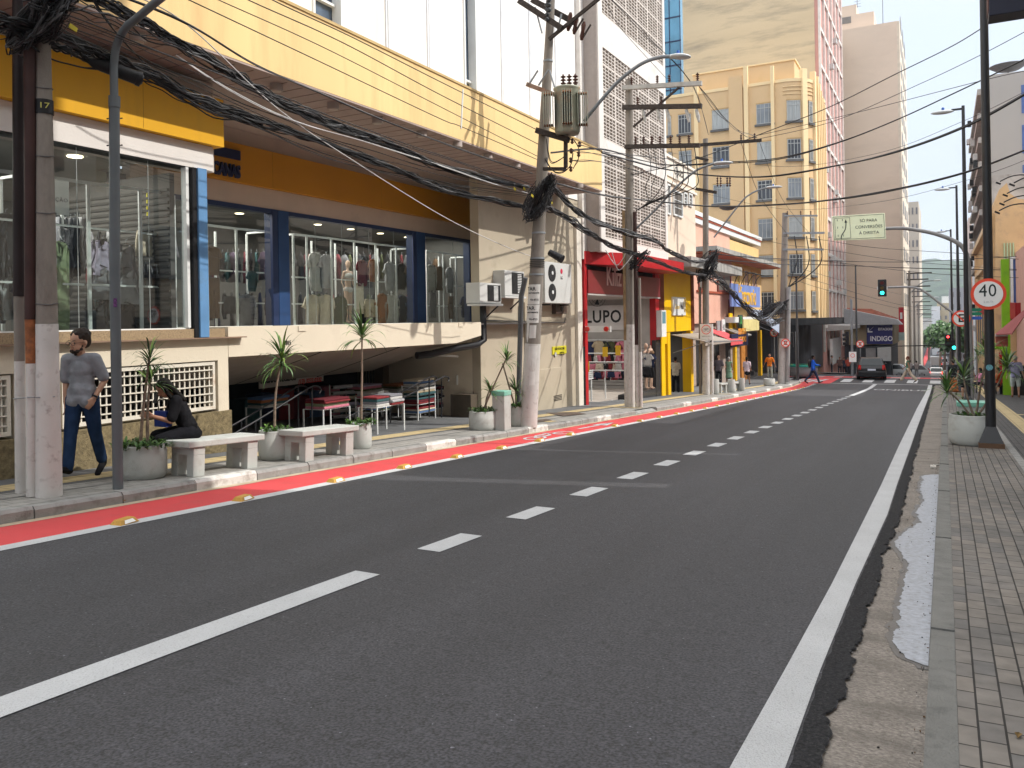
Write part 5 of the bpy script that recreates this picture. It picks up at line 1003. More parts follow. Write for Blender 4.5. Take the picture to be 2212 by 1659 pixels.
# side conduit at the foot
mb=MB(); mb.tube([aY(1119,905,b2.y+.3),aY(1126,640,b2.y+.25),aY(1135,600,b2.y+.2)],.06,M('conduit_dark',(.1,.105,.11),.6,.2),10); obj('conduit',mb,t)
for (x0,x1,y0,y1,w_,dy) in ((1122,1215,2,62,.11,-.18),(1150,1240,0,48,.1,.2)): 
    a=aY(x0,y0,b2.y+dy); b=aY(x1,y1,b2.y+dy); mb=MB(); mb.bar(a,b,w_,.12,M('old_timber',(.05,.04,.035),.9,.4,20)); cr_=obj('crossarm',mb,t)
for x,y in ((1186,10),(1182,30)): insulator(t,tuple(aY(x,y+14,b2.y-.25)),.42,.06,M('insulator_grey',(.04,.045,.05),.3))
for i,(x,y) in enumerate(((1233,35),(1246,42),(1262,55))):
    a=aY(x,y-8,b2.y); b=aY(x-6,y+32,b2.y); mb=MB(); mb.tube([a,a.lerp(b,.2),a.lerp(b,.5),a.lerp(b,.8),b],[.03,.055,.04,.055,.03],insm,8); o=obj('fuse_cutout',mb,t); mb=MB(); mb.bar(b,b+Vector((.22,0,.3)),.03,.03,M('old_timber',(1,1,1))); obj('fuse_arm',mb,o)
mb=MB(); mb.bar(aY(1186,85,b2.y-.15),aY(1300,-8,b2.y-.15),.05,.07,M('old_timber',(1,1,1))); obj('diagonal_brace',mb,t)
for (p,q) in (((1156,15),(1171,72)),((1203,72),(1213,30)),((1162,152),(1141,185)),((1185,150),(1163,185)),((1187,152),(1198,188))): mb=MB(); mb.bar(aY(p[0],p[1],b2.y-.12),aY(q[0],q[1],b2.y-.12),.03,.03,steel); obj('brace',mb,t)
for dy in (-.18,.2): mb=MB(); mb.bar(aY(1138,182,b2.y+dy),aY(1205,207,b2.y+dy),.06,.09,M('rusted_steel',(.22,.17,.14),.8,.35,9,dirt=(.3,.1,.03),damt=.35)); obj('support_beam',mb,t)
mb=MB(); mb.bar(aY(1160,282,b2.y-.1),aY(1228,302,b2.y-.1),.16,.12,M('old_timber',(1,1,1))); mb.bar(aY(1222,300,b2.y-.1),aY(1222,362,b2.y-.1),.07,.07,M('old_timber',(1,1,1))); mb.bar(aY(1174,365,b2.y-.1),aY(1222,365,b2.y-.1),.08,.07,M('old_timber',(1,1,1))); obj('lower_frame',mb,t)
for x,y in ((1236,305),(1234,326),(1233,346),(1233,365),(1252,312),(1250,333)): c=aY(x,y,b2.y-.1); mb=MB(); mb.lathe([(.015,-.06),(.045,-.02),(.02,0),(.045,.03),(.015,.06)],tuple(c),insm,10); obj('reel_insulator',mb,t)
# transformer
c=aY(1225,240,b2.y-.15); t2=thing('transformer','rusty green-grey cylindrical transformer hung on the leaning pole','transformer',(c.x,c.y,c.z-.52)); tm=M('transformer_paint',(.34,.35,.28),.6,.12,4,dirt=(.34,.14,.05),damt=.34,dscale=4)
mb=MB(); mb.lathe([(0,-.5),(.24,-.5),(.27,-.44),(.27,.44),(.29,.46),(.29,.49),(.2,.52),(0,.52)],tuple(c),tm,28); obj('tank',mb,t2)
cd=camdir(c); s_=Vector((-cd.y,cd.x,0)); s_=s_ if s_.dot(RT)>0 else -s_
for off,dep in ((-.40,.15),(.0,.32),(.33,.12)):
    base=c+s_*off+cd*dep
    for k in range(5): mb=MB(); mb.obox(base+s_*(k-2)*.05,s_*.016,cd*.26,(0,0,.72),tm); obj('radiator_fin',mb,t2,.004)
    for z in (-.33,.33): mb=MB(); mb.tube([base+Vector((0,0,z))-s_*.11,base+Vector((0,0,z))+s_*.11],.03,rust,8); obj('radiator_header',mb,t2)
for k in range(3): insulator(t2,(c.x-.08+.12*k,c.y+.05*k,c.z+.52),.28,.065,insm)
insulator(t2,(c.x+.2,c.y,c.z+.5),.12,.04,insm)
def lamp_arm(lab,pts,Y,head,grey=.5,r=.035,yaw=0,loc=None):
    pp=[aY(x,y,Y) for x,y in pts]; t=thing('street_lamp',lab,'street lamp',tuple(pp[0])); mb=MB(); mb.tube(spline(pp,6),r,M('lamp_arm_grey',(.23,.25,.27),.5,.1,3,spec=.4),8); obj('arm',mb,t)
    a=aY(head[0],head[1],Y); b=aY(head[2],head[3],Y); d=(b-a); L_=d.length; mb=MB(); c=(a+b)/2; mb.ell(c,(L_*.52,.15,.055),M('lamp_head_white',(.5,.52,.54),.4,.05,2),14,8,rot=d.normalized().to_track_quat('X','Z').to_matrix()); mb.tube([a,a.lerp(b,.3)],[r*1.2,.06],M('lamp_head_white',(1,1,1)),8); h=obj('lamp_head',mb,t)
    mb=MB(); mb.cyl(c+Vector((-.05,0,.04)),c+Vector((-.05,0,.13)),.04,.03,M('photocell_blue',(.02,.1,.4),.4),8); obj('photocell',mb,h); return t
lamp_arm('curved grey street lamp arm reaching out behind the rusty transformer',[(1262,262),(1300,215),(1340,172),(1387,137),(1425,124),(1450,122)],b2.y+.3,(1448,122,1492,122),r=.04)
# second pole group (by the red shop)
def upole(lab,px,py,ptop,Yo=0,r0=.17,r1=.1,white=2.2,arms=(),extras=()):
    b=G(px,py,PV); t=thing('utility_pole',lab,'utility pole',tuple(b)); top=aY(ptop[0],ptop[1],b.y)
    mb=MB(); shaft(mb,b,top,r0,r1,pole_c,16); obj('shaft',mb,t)
    k=white/max(.1,(top.z-b.z)); mb=MB(); shaft(mb,b,b.lerp(top,k),r0+.003,r0+(r1-r0)*k+.003,whitewash,16); obj('whitewash_band',mb,t)
    for (x0,y0,x1,y1,m,th,ins) in arms:
        a=aY(x0,y0,b.y-.15); c=aY(x1,y1,b.y-.15); mb=MB(); mb.bar(a,c,th,th,m); obj('crossarm',mb,t)
        for q in ins: p=a.lerp(c,q); insulator(t,(p.x,p.y,p.z+th/2),.26,.055)
    return t,b,top
timber=M('old_timber',(1,1,1)); armc=M('concrete_arm',(.4,.39,.37),.85,.15,5)
t,b3,top3=upole('concrete utility pole before the red shop with three crossarms',1361,880,(1359,172),r0=.15,r1=.11,white=2.6,arms=((1345,190,1516,180,armc,.13,(.12,.45,.6,.95)),(1345,232,1516,229,timber,.13,(.2,.5)),(1350,317,1512,314,timber,.12,(.15,.26,.37,.48,.62,.74,.86))))
for i,x in enumerate((1388,1420,1440,1482,1504)): c=aY(x,236,b3.y-.15); mb=MB(); mb.tube([c,c+Vector((.05,0,-.22)),c+Vector((.08,0,-.4))],[.045,.06,.03],M('fuse_grey',(.4,.39,.37),.5,.3,20),8); obj('fuse_cutout',mb,t)
mb=MB(); mb.bar(aY(1368,274,b3.y-.15),aY(1468,188,b3.y-.15),.05,.06,M('old_timber',(1,1,1))); obj('diagonal_brace',mb,t)
for x,r,m1,m2,ys in ((1377,.06,darkpipe,whitewash,(458,745,882)),(1385,.045,pole_c,whitewash,(600,760,880)),(1353,.05,M('ochre_pipe',(.28,.19,.1),.8,.3,4),whitewash,(455,735,880))):
    pp=[aY(x-(882-y)*.014,y,b3.y-.1) for y in ys]; mb=MB(); mb.tube([pp[2],pp[1]],r+.004,m2,10); o=obj('pipe_foot',mb,t); mb=MB(); mb.tube([pp[1],pp[0]],r,m1,10); obj('riser_pipe',mb,t)
lamp_arm('grey street lamp arm rising from the pole at the red shop',[(1375,493),(1420,449),(1457,408),(1500,371),(1527,358),(1545,353)],b3.y,(1543,353,1583,351),r=.035)
t,b4,top4=upole('concrete utility pole carrying the white cycle lane sign',1525,852,(1524,300),r0=.16,r1=.11,white=2.6,arms=((1502,314,1645,303,timber,.12,(.7,.9)),(1503,408,1548,416,timber,.12,()),(1502,340,1530,346,timber,.1,())))
for x in (1550,1557,1571,1577): c=aY(x,402,b4.y-.1); insulator(t,tuple(c),.4,.05)
mb=MB(); pp=[aY(1538,852,b4.y-.2),aY(1537,700,b4.y-.2)]; mb.tube(pp,.07,whitewash,10); obj('riser_pipe',mb,t)
mb=MB(); pp=[aY(1513,850,b4.y),aY(1512,620,b4.y)]; mb.tube(pp,.06,pole_c,10); obj('riser_pipe',mb,t)
mb=MB(); a=aY(1572,455,b4.y+1); mb.lathe([(0,0),(.22,.04),(.38,.14)],tuple(a),cable_g,16); obj('dish',mb,t)
lamp_arm('grey street lamp arm above the pink building pole',[(1542,513),(1600,438),(1620,420),(1640,410),(1658,405)],b4.y,(1656,405,1690,403),r=.035)
t,b5,top5=upole('pale concrete utility pole with three steel crossarms in front of the art deco block',1690,828,(1696,460),r0=.27,r1=.17,white=2.8,arms=((1694,466,1766,466,steel,.1,(.1,.5,.8)),(1692,504,1781,503,steel,.12,()),(1691,539,1779,539,steel,.12,())))
mb=MB(); mb.tube([aY(1701,826,b5.y-.2),aY(1704,620,b5.y-.2)],.13,M('riser_grey',(.32,.32,.32),.7,.15,4),10); obj('riser_pipe',mb,t)
for i,(x0,x1) in enumerate(((1716,1716),(1742,1738),(1769,1755))): mb=MB(); mb.tube(spline([aY(x0,510,b5.y-.1),aY(x0+6,560,b5.y-.1),aY(x1-3,590,b5.y-.1),aY(1703,621,b5.y-.2)],8),.035,cable,6); obj('downlead',mb,t)
for k,(x,y) in enumerate(((1542,560),(1690,640),(1686,655))): pass
# far poles left side of the descending street
far_p=None
for i,(px,Y,zt,lb) in enumerate(((1966,118,5.6,'pale utility pole at the foot of the beige tower'),(1975,150,4.,'second distant utility pole beyond the beige tower'),(1984,190,2.,'third distant utility pole down the hill'),(1992,240,0.,'farthest utility pole down the hill'))):
    x=aY(px,700,Y).x; t=thing('utility_pole',lb,'utility pole',(x,Y,gz(Y))); mb=MB(); mb.cyl((x,Y,gz(Y)-.2),(x,Y,zt),.2,.13,pole_c,10); obj('shaft',mb,t)
    for k,w_ in ((.3,2.6),(1.1,2.2),(2.0,2.4)): mb=MB(); mb.box(x-.3,x+w_,Y-.1,Y+.1,zt-k-.15,zt-k,M('old_timber',(1,1,1))); obj('crossarm',mb,t)
    mb=MB(); mb.tube(spline([(x,Y,zt-3),(x+1.5,Y,zt-1.6),(x+3,Y,zt-1.4)],5),.07,steel,6); mb.ell((x+3.2,Y,zt-1.4),(.5,.2,.1),M('lamp_head_white',(1,1,1)),8,5); obj('lamp_arm',mb,t)
# ---- right-hand black lamp posts
def bpost(lab,X,Y,top,r0,r1,luma=True,base=True,lean=0):
    t=thing('street_lamp',lab,'street lamp',(X,Y,gpv(Y))); z0=gpv(Y); mb=MB(); mb.cyl((X,Y,z0+.35),(X+lean,Y,top),r0,r1,black_metal,18); obj('post',mb,t)
    mb=MB(); mb.box(X-.2,X+.2,Y-.2,Y+.2,z0,z0+.09,M('brown_base',(.13,.075,.045),.7,.2,6)); obj('plinth',mb,t)
    mb=MB(); w_=.19; vs=[(X+w_*a,Y+w_*b,z0+.092) for a,b in ((-1,-1),(1,-1),(1,1),(-1,1))]+[(X+r0*.95*a,Y+r0*.95*b,z0+.37) for a,b in ((-1,-1),(1,-1),(1,1),(-1,1))]; mb.add(vs,[(3,2,1,0),(4,5,6,7),(0,1,5,4),(1,2,6,5),(2,3,7,6),(3,0,4,7)],black_metal); obj('base_flare',mb,t)
    if luma:
        mb=MB(); mb.bar((X,Y,top-.1),(X-.35,Y,top-.1),.06,.06,black_metal); h=obj('arm',mb,t); mb=MB(); mb.ell((X-.62,Y,top-.14),(.36,.13,.07),M('lamp_head_white',(1,1,1)),12,7); mb.ell((X-.6,Y,top-.03),(.05,.05,.06),M('photocell_blue',(1,1,1)),8,5); obj('lamp_head',mb,h)
    return t
b=G(2141,966,PV); R1=b
t=bpost('black lamp post with the round 40 speed sign at right',b.x,b.y,7.5,.085,.06,False); 
c=aY(2141,794,b.y-.09); mb=MB(); mb.cyl((b.x-.01,b.y-.088,c.z),(b.x-.01,b.y-.094,c.z),.055,.055,M('sticker_teal',(.12,.3,.36),.5,.5,30),16); obj('sticker',mb,t)
bpost('tall black lamp post with white head, second from the camera at right',.66,31.5,aY(2083,228,31.5).z,.09,.05)
bpost('thin black lamp post, third from the camera at right',.62,46,aY(2072,400,46).z,.09,.05)
bpost('thinnest far black lamp post at right beyond the traffic light',.5,68,aY(2058,495,68).z,.09,.06)
# round speed sign
def disc(t,c,r,col,name='face',n=32,th=.01,y=0): mb=MB(); mb.cyl((c.x,c.y+y,c.z),(c.x,c.y+y-th,c.z),r,r,col,n,smooth=False); return obj(name,mb,t)
srd=M('sign_red',(.85,.09,.045),.5,.03,2,spec=.3); swh=M('sign_white',(.88,.88,.87),.5,.03,2)
c=aY(2135,635,b.y-.14); t=thing('speed_limit_sign','round red-rimmed 40 speed limit sign on the nearest black lamp post','sign',tuple(c)); disc(t,c,.275,srd,'rim'); disc(t,c,.224,swh,'face',y=-.0105)
text('40',.31,M('sign_black',(.02,.03,.03),.5),t,(c.x-.01,c.y-.023,c.z+.05),(1,0,0),(0,0,1),.001,sx=.86,spacing=1.08); text('km/h',.06,M('faded_ink',(.45,.47,.5)),t,(c.x,c.y-.023,c.z-.14),(1,0,0),(0,0,1),.001,spacing=1.3)
mb=MB(); mb.box(c.x-.02,c.x+.05,c.y+.001,c.y+.06,c.z-.1,c.z+.1,steel); obj('clamp',mb,t)
# gantry with big direction sign
YG=36.; bx=aY(2094,700,YG).x; t=thing('sign_gantry','curved grey mast arm holding the pale green lane sign','sign post',(bx,YG,gpv(YG))); pp=[(bx+.02,YG,gpv(YG)),(bx,YG,aY(2094,700,YG).z)]+[aY(x,y,YG) for x,y in ((2092,600),(2090,560),(2080,535),(2060,520),(2020,505),(1975,496),(1945,493),(1912,494))]; mb=MB(); mb.tube([Vector(p) for p in pp[:1]]+spline(pp[1:],5),[.1]*1+[.1-.0009*i for i in range(len(spline(pp[1:],5)))],M('mast_grey',(.25,.25,.25),.55,.12,4),14); obj('mast',mb,t)
q=[aY(1797,467,YG-.1),aY(1911,460,YG-.1),aY(1914,516,YG-.1),aY(1800,520,YG-.1)]; t=thing('lane_sign','pale green-yellow sign reading SÓ PARA CONVERSÕES À DIREITA above the street','sign',tuple(q[3])); pgn=M('sign_pale_green',(.85,.92,.66),.5,.05,1.2,dirt=(.78,.8,.5),damt=.2,dscale=2); mb=MB(); mb.prism(q,(0,.03,0),pgn); obj('plate',mb,t,.01)
rt_=(q[1]-q[0]).normalized(); up_=(q[0]-q[3]).normalized(); W_=(q[1]-q[0]).length; H_=(q[0]-q[3]).length; sb=M('sign_black',(1,1,1)); 
def SP(u,v): return q[3]+rt_*W_*u+up_*H_*v+Vector((0,-.006,0))
for ln,v in (('SÓ PARA',.74),('CONVERSÕES',.49),('À DIREITA',.25)): text(ln,.165,sb,t,SP(.69,v),rt_,up_,.001,sx=.98)
mb=MB()
def ln(a,b,w_=.02): mb.bar(a,b,w_,.004,sb,up=(0,1,0))
for a,b in (((.02,.04),(.98,.04)),((.98,.04),(.98,.96)),((.98,.96),(.02,.96)),((.02,.96),(.02,.04)),((.05,.08),(.34,.08)),((.34,.08),(.34,.9)),((.34,.9),(.05,.9)),((.05,.9),(.05,.08))): ln(SP(*a),SP(*b),.012)
for v in (.15,.48,.78):
    for u in (.1,.2): ln(SP(u,v),SP(u,v+.08),.018)
pl=spline([SP(.155,.05),SP(.17,.2),SP(.24,.42),SP(.262,.62),SP(.262,.72)],6)
for a,b in zip(pl,pl[1:]): ln(a,b,.035)
mb.prism([SP(.235,.7),SP(.29,.7),SP(.262,.84)],(0,-.004,0),sb); obj('pictogram',mb,t)
# traffic signal hung on its own arm
def signal(t,c,s=1.,lit=0,yaw=0,boardm=black,only=None):
    mb=MB(); mb.box(c.x-.24*s,c.x+.24*s,c.y,c.y+.2,c.z-.52*s,c.z+.52*s,boardm); o=obj('housing',mb,t,.03)
    cols=[(.25,.01,.01),(.25,.15,.01),(.01,.15,.12)]
    for i in range(3):
        z=c.z+(.3-.3*i)*s; on=(i==lit); m=M('signal_lit_%d'%i,[(1,.05,.05),(1,.6,.05),(.02,1,.75)][i],.4,0,1,emit=3.5) if on else M('signal_off_%d'%i,tuple(v*.3 for v in cols[i]),.3,.1)
        mb=MB(); mb.cyl((c.x,c.y-.002,z),(c.x,c.y-.02,z),.105*s,.105*s,m,16); l_=obj('lens',mb,o)
        mb=MB(); mb.tube([(c.x+.12*s*math.cos(a_),c.y-.001,z+.12*s*math.sin(a_)) for a_ in [k*math.pi/8 for k in range(9)]],.012,black,4); mb.tube([(c.x+.12*s*math.cos(a_),c.y-.14*s,z+.12*s*math.sin(a_)) for a_ in [k*math.pi/8 for k in range(9)]],.01,black,4); obj('visor',mb,o)
YS=55.; c=aY(1905.5,622,YS-.3); t=thing('traffic_light','green-lit traffic light on a curved grey arm over the crossing','traffic light',(aY(2068,800,YS).x,YS,gpv(YS))); signal(t,c,1.0,2); 
mb=MB(); mb.box(c.x-.3,c.x+.3,c.y+.205,c.y+.22,c.z-.1,c.z+.1,swh); obj('white_band',mb,t)
mb=MB(); bx=aY(2068,800,YS).x; mb.tube([(bx,YS,gpv(YS)),(bx,YS,aY(2066,690,YS).z)]+spline([aY(2062,678,YS),aY(2030,655,YS),aY(2000,632,YS),aY(1980,622,YS),aY(1950,620,YS),aY(1912,621,YS)],5),.07,M('mast_grey',(1,1,1)),10); obj('mast',mb,t)
c=aY(2048,735,YS+22); t=thing('traffic_light','small far red traffic light beside the black lamp posts','traffic light',(c.x+.4,YS+22,gz(77)+.13)); signal(t,c,.95,0); mb=MB(); mb.cyl((c.x+.4,c.y,gz(77)),(c.x+.4,c.y,c.z+.5),.06,.06,steel,8); obj('post',mb,t)
c=aY(2061,751,YS+1); t=thing('pedestrian_light','small green light low on the far lamp posts','traffic light',(c.x+.2,YS+1,gpv(56))); mb=MB(); mb.box(c.x-.16,c.x+.16,c.y,c.y+.15,c.z-.2,c.z+.45,black); o=obj('housing',mb,t); mb=MB(); mb.cyl((c.x,c.y-.001,c.z),(c.x,c.y-.02,c.z),.1,.1,M('signal_lit_2',(1,1,1)),14); obj('lens',mb,o); mb=MB(); mb.cyl((c.x+.22,c.y,gpv(56)),(c.x+.22,c.y,c.z+.5),.05,.05,steel,8); obj('post',mb,t)
for (px,py,Y,lb) in ((1830,732,66,'dark traffic light seen edge-on left of the black car'),(1710,735,60,'dark traffic light under the black canopy')):
    c=aY(px,py,Y); t=thing('traffic_light',lb,'traffic light',(c.x+.35,Y,gpv(Y))); mb=MB(); 
    mb.box(c.x-.1,c.x+.12,c.y-.2,c.y+.2,c.z-.5,c.z+.55,black); o=obj('housing',mb,t,.03)
    for k in range(3): mb=MB(); mb.tube([(c.x-.1,c.y-.1,c.z+.32-.32*k),(c.x-.3,c.y-.1,c.z+.28-.32*k)],.11,black,8); obj('visor',mb,o)
    mb=MB(); mb.cyl((c.x+.3,c.y,gz(Y)),(c.x+.3,c.y,c.z+(3 if px==1830 else .6)),.06,.06,steel,8); obj('post',mb,t)
# round no-parking signs and others
def nopark(px,py,Y,r,lab,posth=None,double=False):
    c=aY(px,py,Y); t=thing('no_parking_sign',lab,'sign',tuple(c)); disc(t,c,r,srd,'rim'); disc(t,c,r*.8,swh,'face',y=-.0105)
    text('E',r*1.35,sb,t,(c.x,c.y-.022,c.z-.01*r),(1,0,0),(0,0,1),.001,bold=.01)
    mb=MB(); 
    for sg in ((1,-1) if double else (1,)): mb.bar((c.x-sg*r*.6,c.y-.026-.003*sg,c.z+r*.6),(c.x+sg*r*.6,c.y-.026-.003*sg,c.z-r*.6),.004,r*.17,srd,up=(1,0,1))
    obj('slash',mb,t)
    if posth: mb=MB(); mb.cyl((c.x,c.y+.05,gpv(Y)),(c.x,c.y+.05,c.z+r),.035,.035,steel,8); obj('post',mb,t)
nopark(2076,688,YG-.2,.315,'round no parking sign with crossed E on the curved mast')
nopark(1697,741,b5.y-.5,.27,'small round no stopping sign on the pale pole by the art deco block',double=True)
nopark(1858,743,68,.28,'small round no stopping sign on a thin post left of the black car',True,True)
nopark(1672,719,64,.3,'partly hidden round sign behind the blue grey awning',True)
c=aY(1525.5,721,b4.y-.35); t=thing('cycle_lane_sign','white cycle lane sign with bicycle in red ring on the pole','sign',tuple(c)); hw=.27; mb=MB(); mb.box(c.x-hw,c.x+hw,c.y,c.y+.02,c.z-.42,c.z+.42,swh); obj('plate',mb,t,.005)
mb=MB(); cc=Vector((c.x,c.y-.006,c.z+.18)); mb.tube([(cc.x+.19*math.cos(k*.2618),cc.y,cc.z+.19*math.sin(k*.2618)) for k in range(25)],.014,srd,5,False); obj('red_ring',mb,t)
mb=MB()
for dx in (-.085,.085): mb.tube([(cc.x+dx+.06*math.cos(k*.524),cc.y,cc.z-.02+.06*math.sin(k*.524)) for k in range(13)],.006,cable_g,4,False)
for a_,b_ in (((-.085,-.02),(-.03,.05)),((-.03,.05),(.05,.05)),((.05,.05),(.085,-.02)),((-.03,.05),(0,-.02)),((0,-.02),(.05,.05)),((-.085,-.02),(0,-.02)),((.05,.05),(.04,.09))): mb.bar((cc.x+a_[0],cc.y,cc.z+a_[1]),(cc.x+b_[0],cc.y,cc.z+b_[1]),.008,.008,cable_g)
obj('bicycle_symbol',mb,t)
text('RESTRIÇÃO',.062,cable_g,t,(c.x,c.y-.004,c.z-.11),(1,0,0),(0,0,1),.001,spacing=1.15)
mb=MB(); p=Vector((c.x+.17,c.y-.006,c.z-.3)); mb.bar(p+Vector((-.09,0,.09)),p+Vector((.03,0,-.03)),.004,.03,sb,up=(0,1,0)); mb.prism([p+Vector((.06,0,.04)),p+Vector((.06,0,-.07)),p+Vector((-.05,0,-.07))],(0,-.004,0),sb); obj('arrow',mb,t)
c=aY(1842,771,62); t=thing('parking_notice','white parking notice on the post left of the black car','sign',tuple(c)); mb=MB(); mb.box(c.x-.24,c.x+.24,c.y,c.y+.02,c.z-.36,c.z+.36,swh); obj('plate',mb,t); mb=MB(); mb.tube([(c.x+.13*math.cos(k*.4),c.y-.01,c.z+.1+.13*math.sin(k*.4)) for k in range(17)],.015,srd,4,False); obj('ring',mb,t); mb=MB(); mb.cyl((c.x,c.y+.06,gpv(62)),(c.x,c.y+.06,c.z+4),.04,.04,steel,8); obj('post',mb,t)
c=aY(2108,682,48); t=thing('street_name_signs','green and blue street name arrows left of the maroon awning','sign',(c.x,48,gpv(48)))
for k,(m,z) in enumerate(((M('name_green',(.01,.2,.12),.5),.3),(M('name_green',(1,1,1)),.1),(M('name_blue',(.03,.1,.45),.5),-.12))): mb=MB(); mb.prism([(c.x-.35,48,c.z+z-.08),(c.x+.2,48,c.z+z-.08),(c.x+.3,48,c.z+z),(c.x+.2,48,c.z+z+.08),(c.x-.35,48,c.z+z+.08)],(0,.02,0),m); obj('blade',mb,t)
mb=MB(); mb.cyl((c.x,48.05,gpv(48)),(c.x,48.05,c.z+.4),.03,.03,steel,8); obj('post',mb,t)
for px,pt,Y in ((1720,600,58),(1848,575,72)): 
    c=aY(px,pt,Y); t=thing('slender_post','thin dark post '+('before the art deco block' if px==1720 else 'left of the parking sign'),'post',(c.x,Y,gpv(Y))); mb=MB(); mb.cyl((c.x,Y,gz(Y)),(c.x,Y,c.z),.09,.06,M('post_darkgrey',(.06,.06,.065),.5),8); obj('shaft',mb,t); mb=MB(); mb.cyl((c.x,Y,c.z),(c.x,Y,c.z+.06),.1,.1,black,8); obj('cap',mb,t)
# ================================================================ CABLES
ORD='first second third fourth fifth sixth seventh eighth ninth tenth'.split()
def cable_run(lab,pts,n=1,spread=0.,r=.012,m=cable,name='cable',extra=None,seg=10,messy=0):
    base=spline(pts,seg); mb=MB(); N=len(base); sd_=rnd.random()*50
    for k in range(n):
        ph=rnd.random()*6.28; tw=rnd.uniform(.5,1.6); rr=r*rnd.uniform(.7,1.25); pl=[]
        for i,p in enumerate(base):
            t=i/(N-1); a=ph+tw*t*6.28
            s=spread*(.55+.45*math.sin(a*1.3+k))*min(1,.35+3*min(t,1-t))
            o=Vector((.5*math.cos(a),.4*math.sin(a*.7+k),math.sin(a)))*s
            if messy: o+=Vector((mn.noise(Vector((i*.23,k*3.1,sd_))),mn.noise(Vector((i*.2,k*2.3,sd_+9))),mn.noise(Vector((i*.25,k*1.7,sd_+5)))))*messy
            pl.append(p+o)
        mb.tube(pl,rr,m if k%5 or n<3 else cable_g,5,False)
    o=single(name,mb,lab,'cable bundle' if n>2 else 'cable','overhead cables',loc=tuple(pts[0])); return o
XL=-8.35
def WI(l): # (x,y,Y) list
    return [aY(x,y,Y) for x,y,Y in l]
def W(l,X=XL): return [aX(x,y,X) for x,y in l]
cable_run('thick sagging bundle of black cables below the canopy band, upper one',W([(60,-40),(190,-8),(290,38),(390,95),(490,150),(560,193),(694,259),(832,309),(982,369),(1140,404)]),24,.065,.0115,messy=.08,name='cable_bundle')
cable_run('thick bundle of black cables crossing the recessed yellow sign, lower one',W([(-30,30),(90,62),(200,110),(300,152),(430,215),(557,259),(697,306),(857,364),(950,406),(1060,432),(1150,450)]),20,.06,.0115,messy=.07,name='cable_bundle')
cable_run('black cable bundle passing behind the splice closure at the near pole',W([(-30,50),(60,70),(130,98),(190,122),(245,146),(330,172),(440,232),(560,268)],-8.5),12,.06,.009,messy=.08,name='cable_bundle')
for i,(l,lb) in enumerate((([(480,-80),(570,-10),(760,80),(950,176),(1155,278),(1178,290)],'top one of four thin wires held by the white spacer'),([(400,-80),(520,-8),(740,92),(950,204),(1150,305),(1176,318)],'second from top of four thin wires held by the white spacer'),([(330,-70),(455,-8),(700,103),(950,230),(1150,332),(1172,342)],'third from top of four thin wires held by the white spacer'),([(260,-70),(400,-4),(680,128),(950,256),(1000,275),(1150,340),(1172,350)],'lowest of four thin wires held by the white spacer'))): cable_run(lb,W(l,-8.1),1,0,.009)
a=aX(1000,193,-8.1); b=aX(996,278,-8.1); mb=MB(); mb.bar(a,b,.02,.025,wfr); single('wire_spacer',mb,'white vertical spacer rod holding four thin wires over the yellow band','spacer')
cable_run('thin white cable slanting down to the middle of the leaning pole',W([(120,-50),(260,-20),(400,50),(560,200),(632,259),(727,324),(969,474),(1125,546),(1165,554)],-8.3),1,0,.011,cable_w)
cable_run('thin pale wire stretched between the two thick bundles',W([(380,120),(500,196),(640,262),(800,310),(960,360),(1060,395),(1150,420)],-8.3),2,.02,.006,cable_w)
cable_run('pair of thin black cables just under the canopy edge',W([(130,-50),(300,5),(420,58),(553,140),(700,205),(820,257),(950,307),(1060,345),(1150,375)],-8.3),3,.015,.012)
cable_run('thin black wire from the near pole top toward the near yellow sign',W([(100,90),(150,80),(220,148),(330,180)],-8.5),2,.03,.007)
cable_run('slack black wire from the near pole to the splice closure',W([(20,60),(100,122),(160,140),(225,150)],-8.45),2,.02,.009)
cable_run('steep pair of black wires rising past the grey lamp post arm',W([(190,-20),(250,70),(318,142)],-8.6),2,.02,.008)
cable_run('crossing wires fanning right above the near pole',W([(60,0),(170,20),(290,60),(420,120)],-8.2),4,.07,.008,messy=.08)
for i,(dy,sg,X,r_w) in enumerate(((-26,10,-8.2,.006),(-12,22,-8.35,.008),(8,16,-8.3,.005),(18,30,-8.4,.007),(-34,4,-8.1,.006),(30,24,-8.35,.006),(44,12,-8.3,.005),(-50,14,-8.1,.007))):
    cable_run('thin loose wire, %s from top, between the near pole and leaning pole'%ORD[{7:0,4:1,0:2,1:3,2:4,3:5,5:6,6:7}[i]],W([(60,20+dy*.3),(260,100+dy*.6+sg*.4),(480,190+dy*.8+sg),(720,290+dy+sg),(950,362+dy*.7+sg*.6),(1150,415+dy*.3)],X),1,0,r_w,messy=.03)
for i,l in enumerate(([(1640,300,26),(1800,262,25),(1990,180,23),(2120,118,21),(2230,60,20)],[(1530,340,35),(1700,360,32),(1900,330,28),(2080,262,24),(2230,190,20)],[(1530,420,35),(1700,452,32),(1900,436,28),(2100,386,23),(2230,340,20)],[(1380,300,24),(1450,330,27),(1530,340,35)])):
    cable_run(['very thin wire above the twisted pair at upper right','thin wire just above the thick twisted cable at right','thin wire running just below the lowest thick cable','short slack wire between the red shop pole and cycle sign pole'][i],WI(l),1,0,.007)
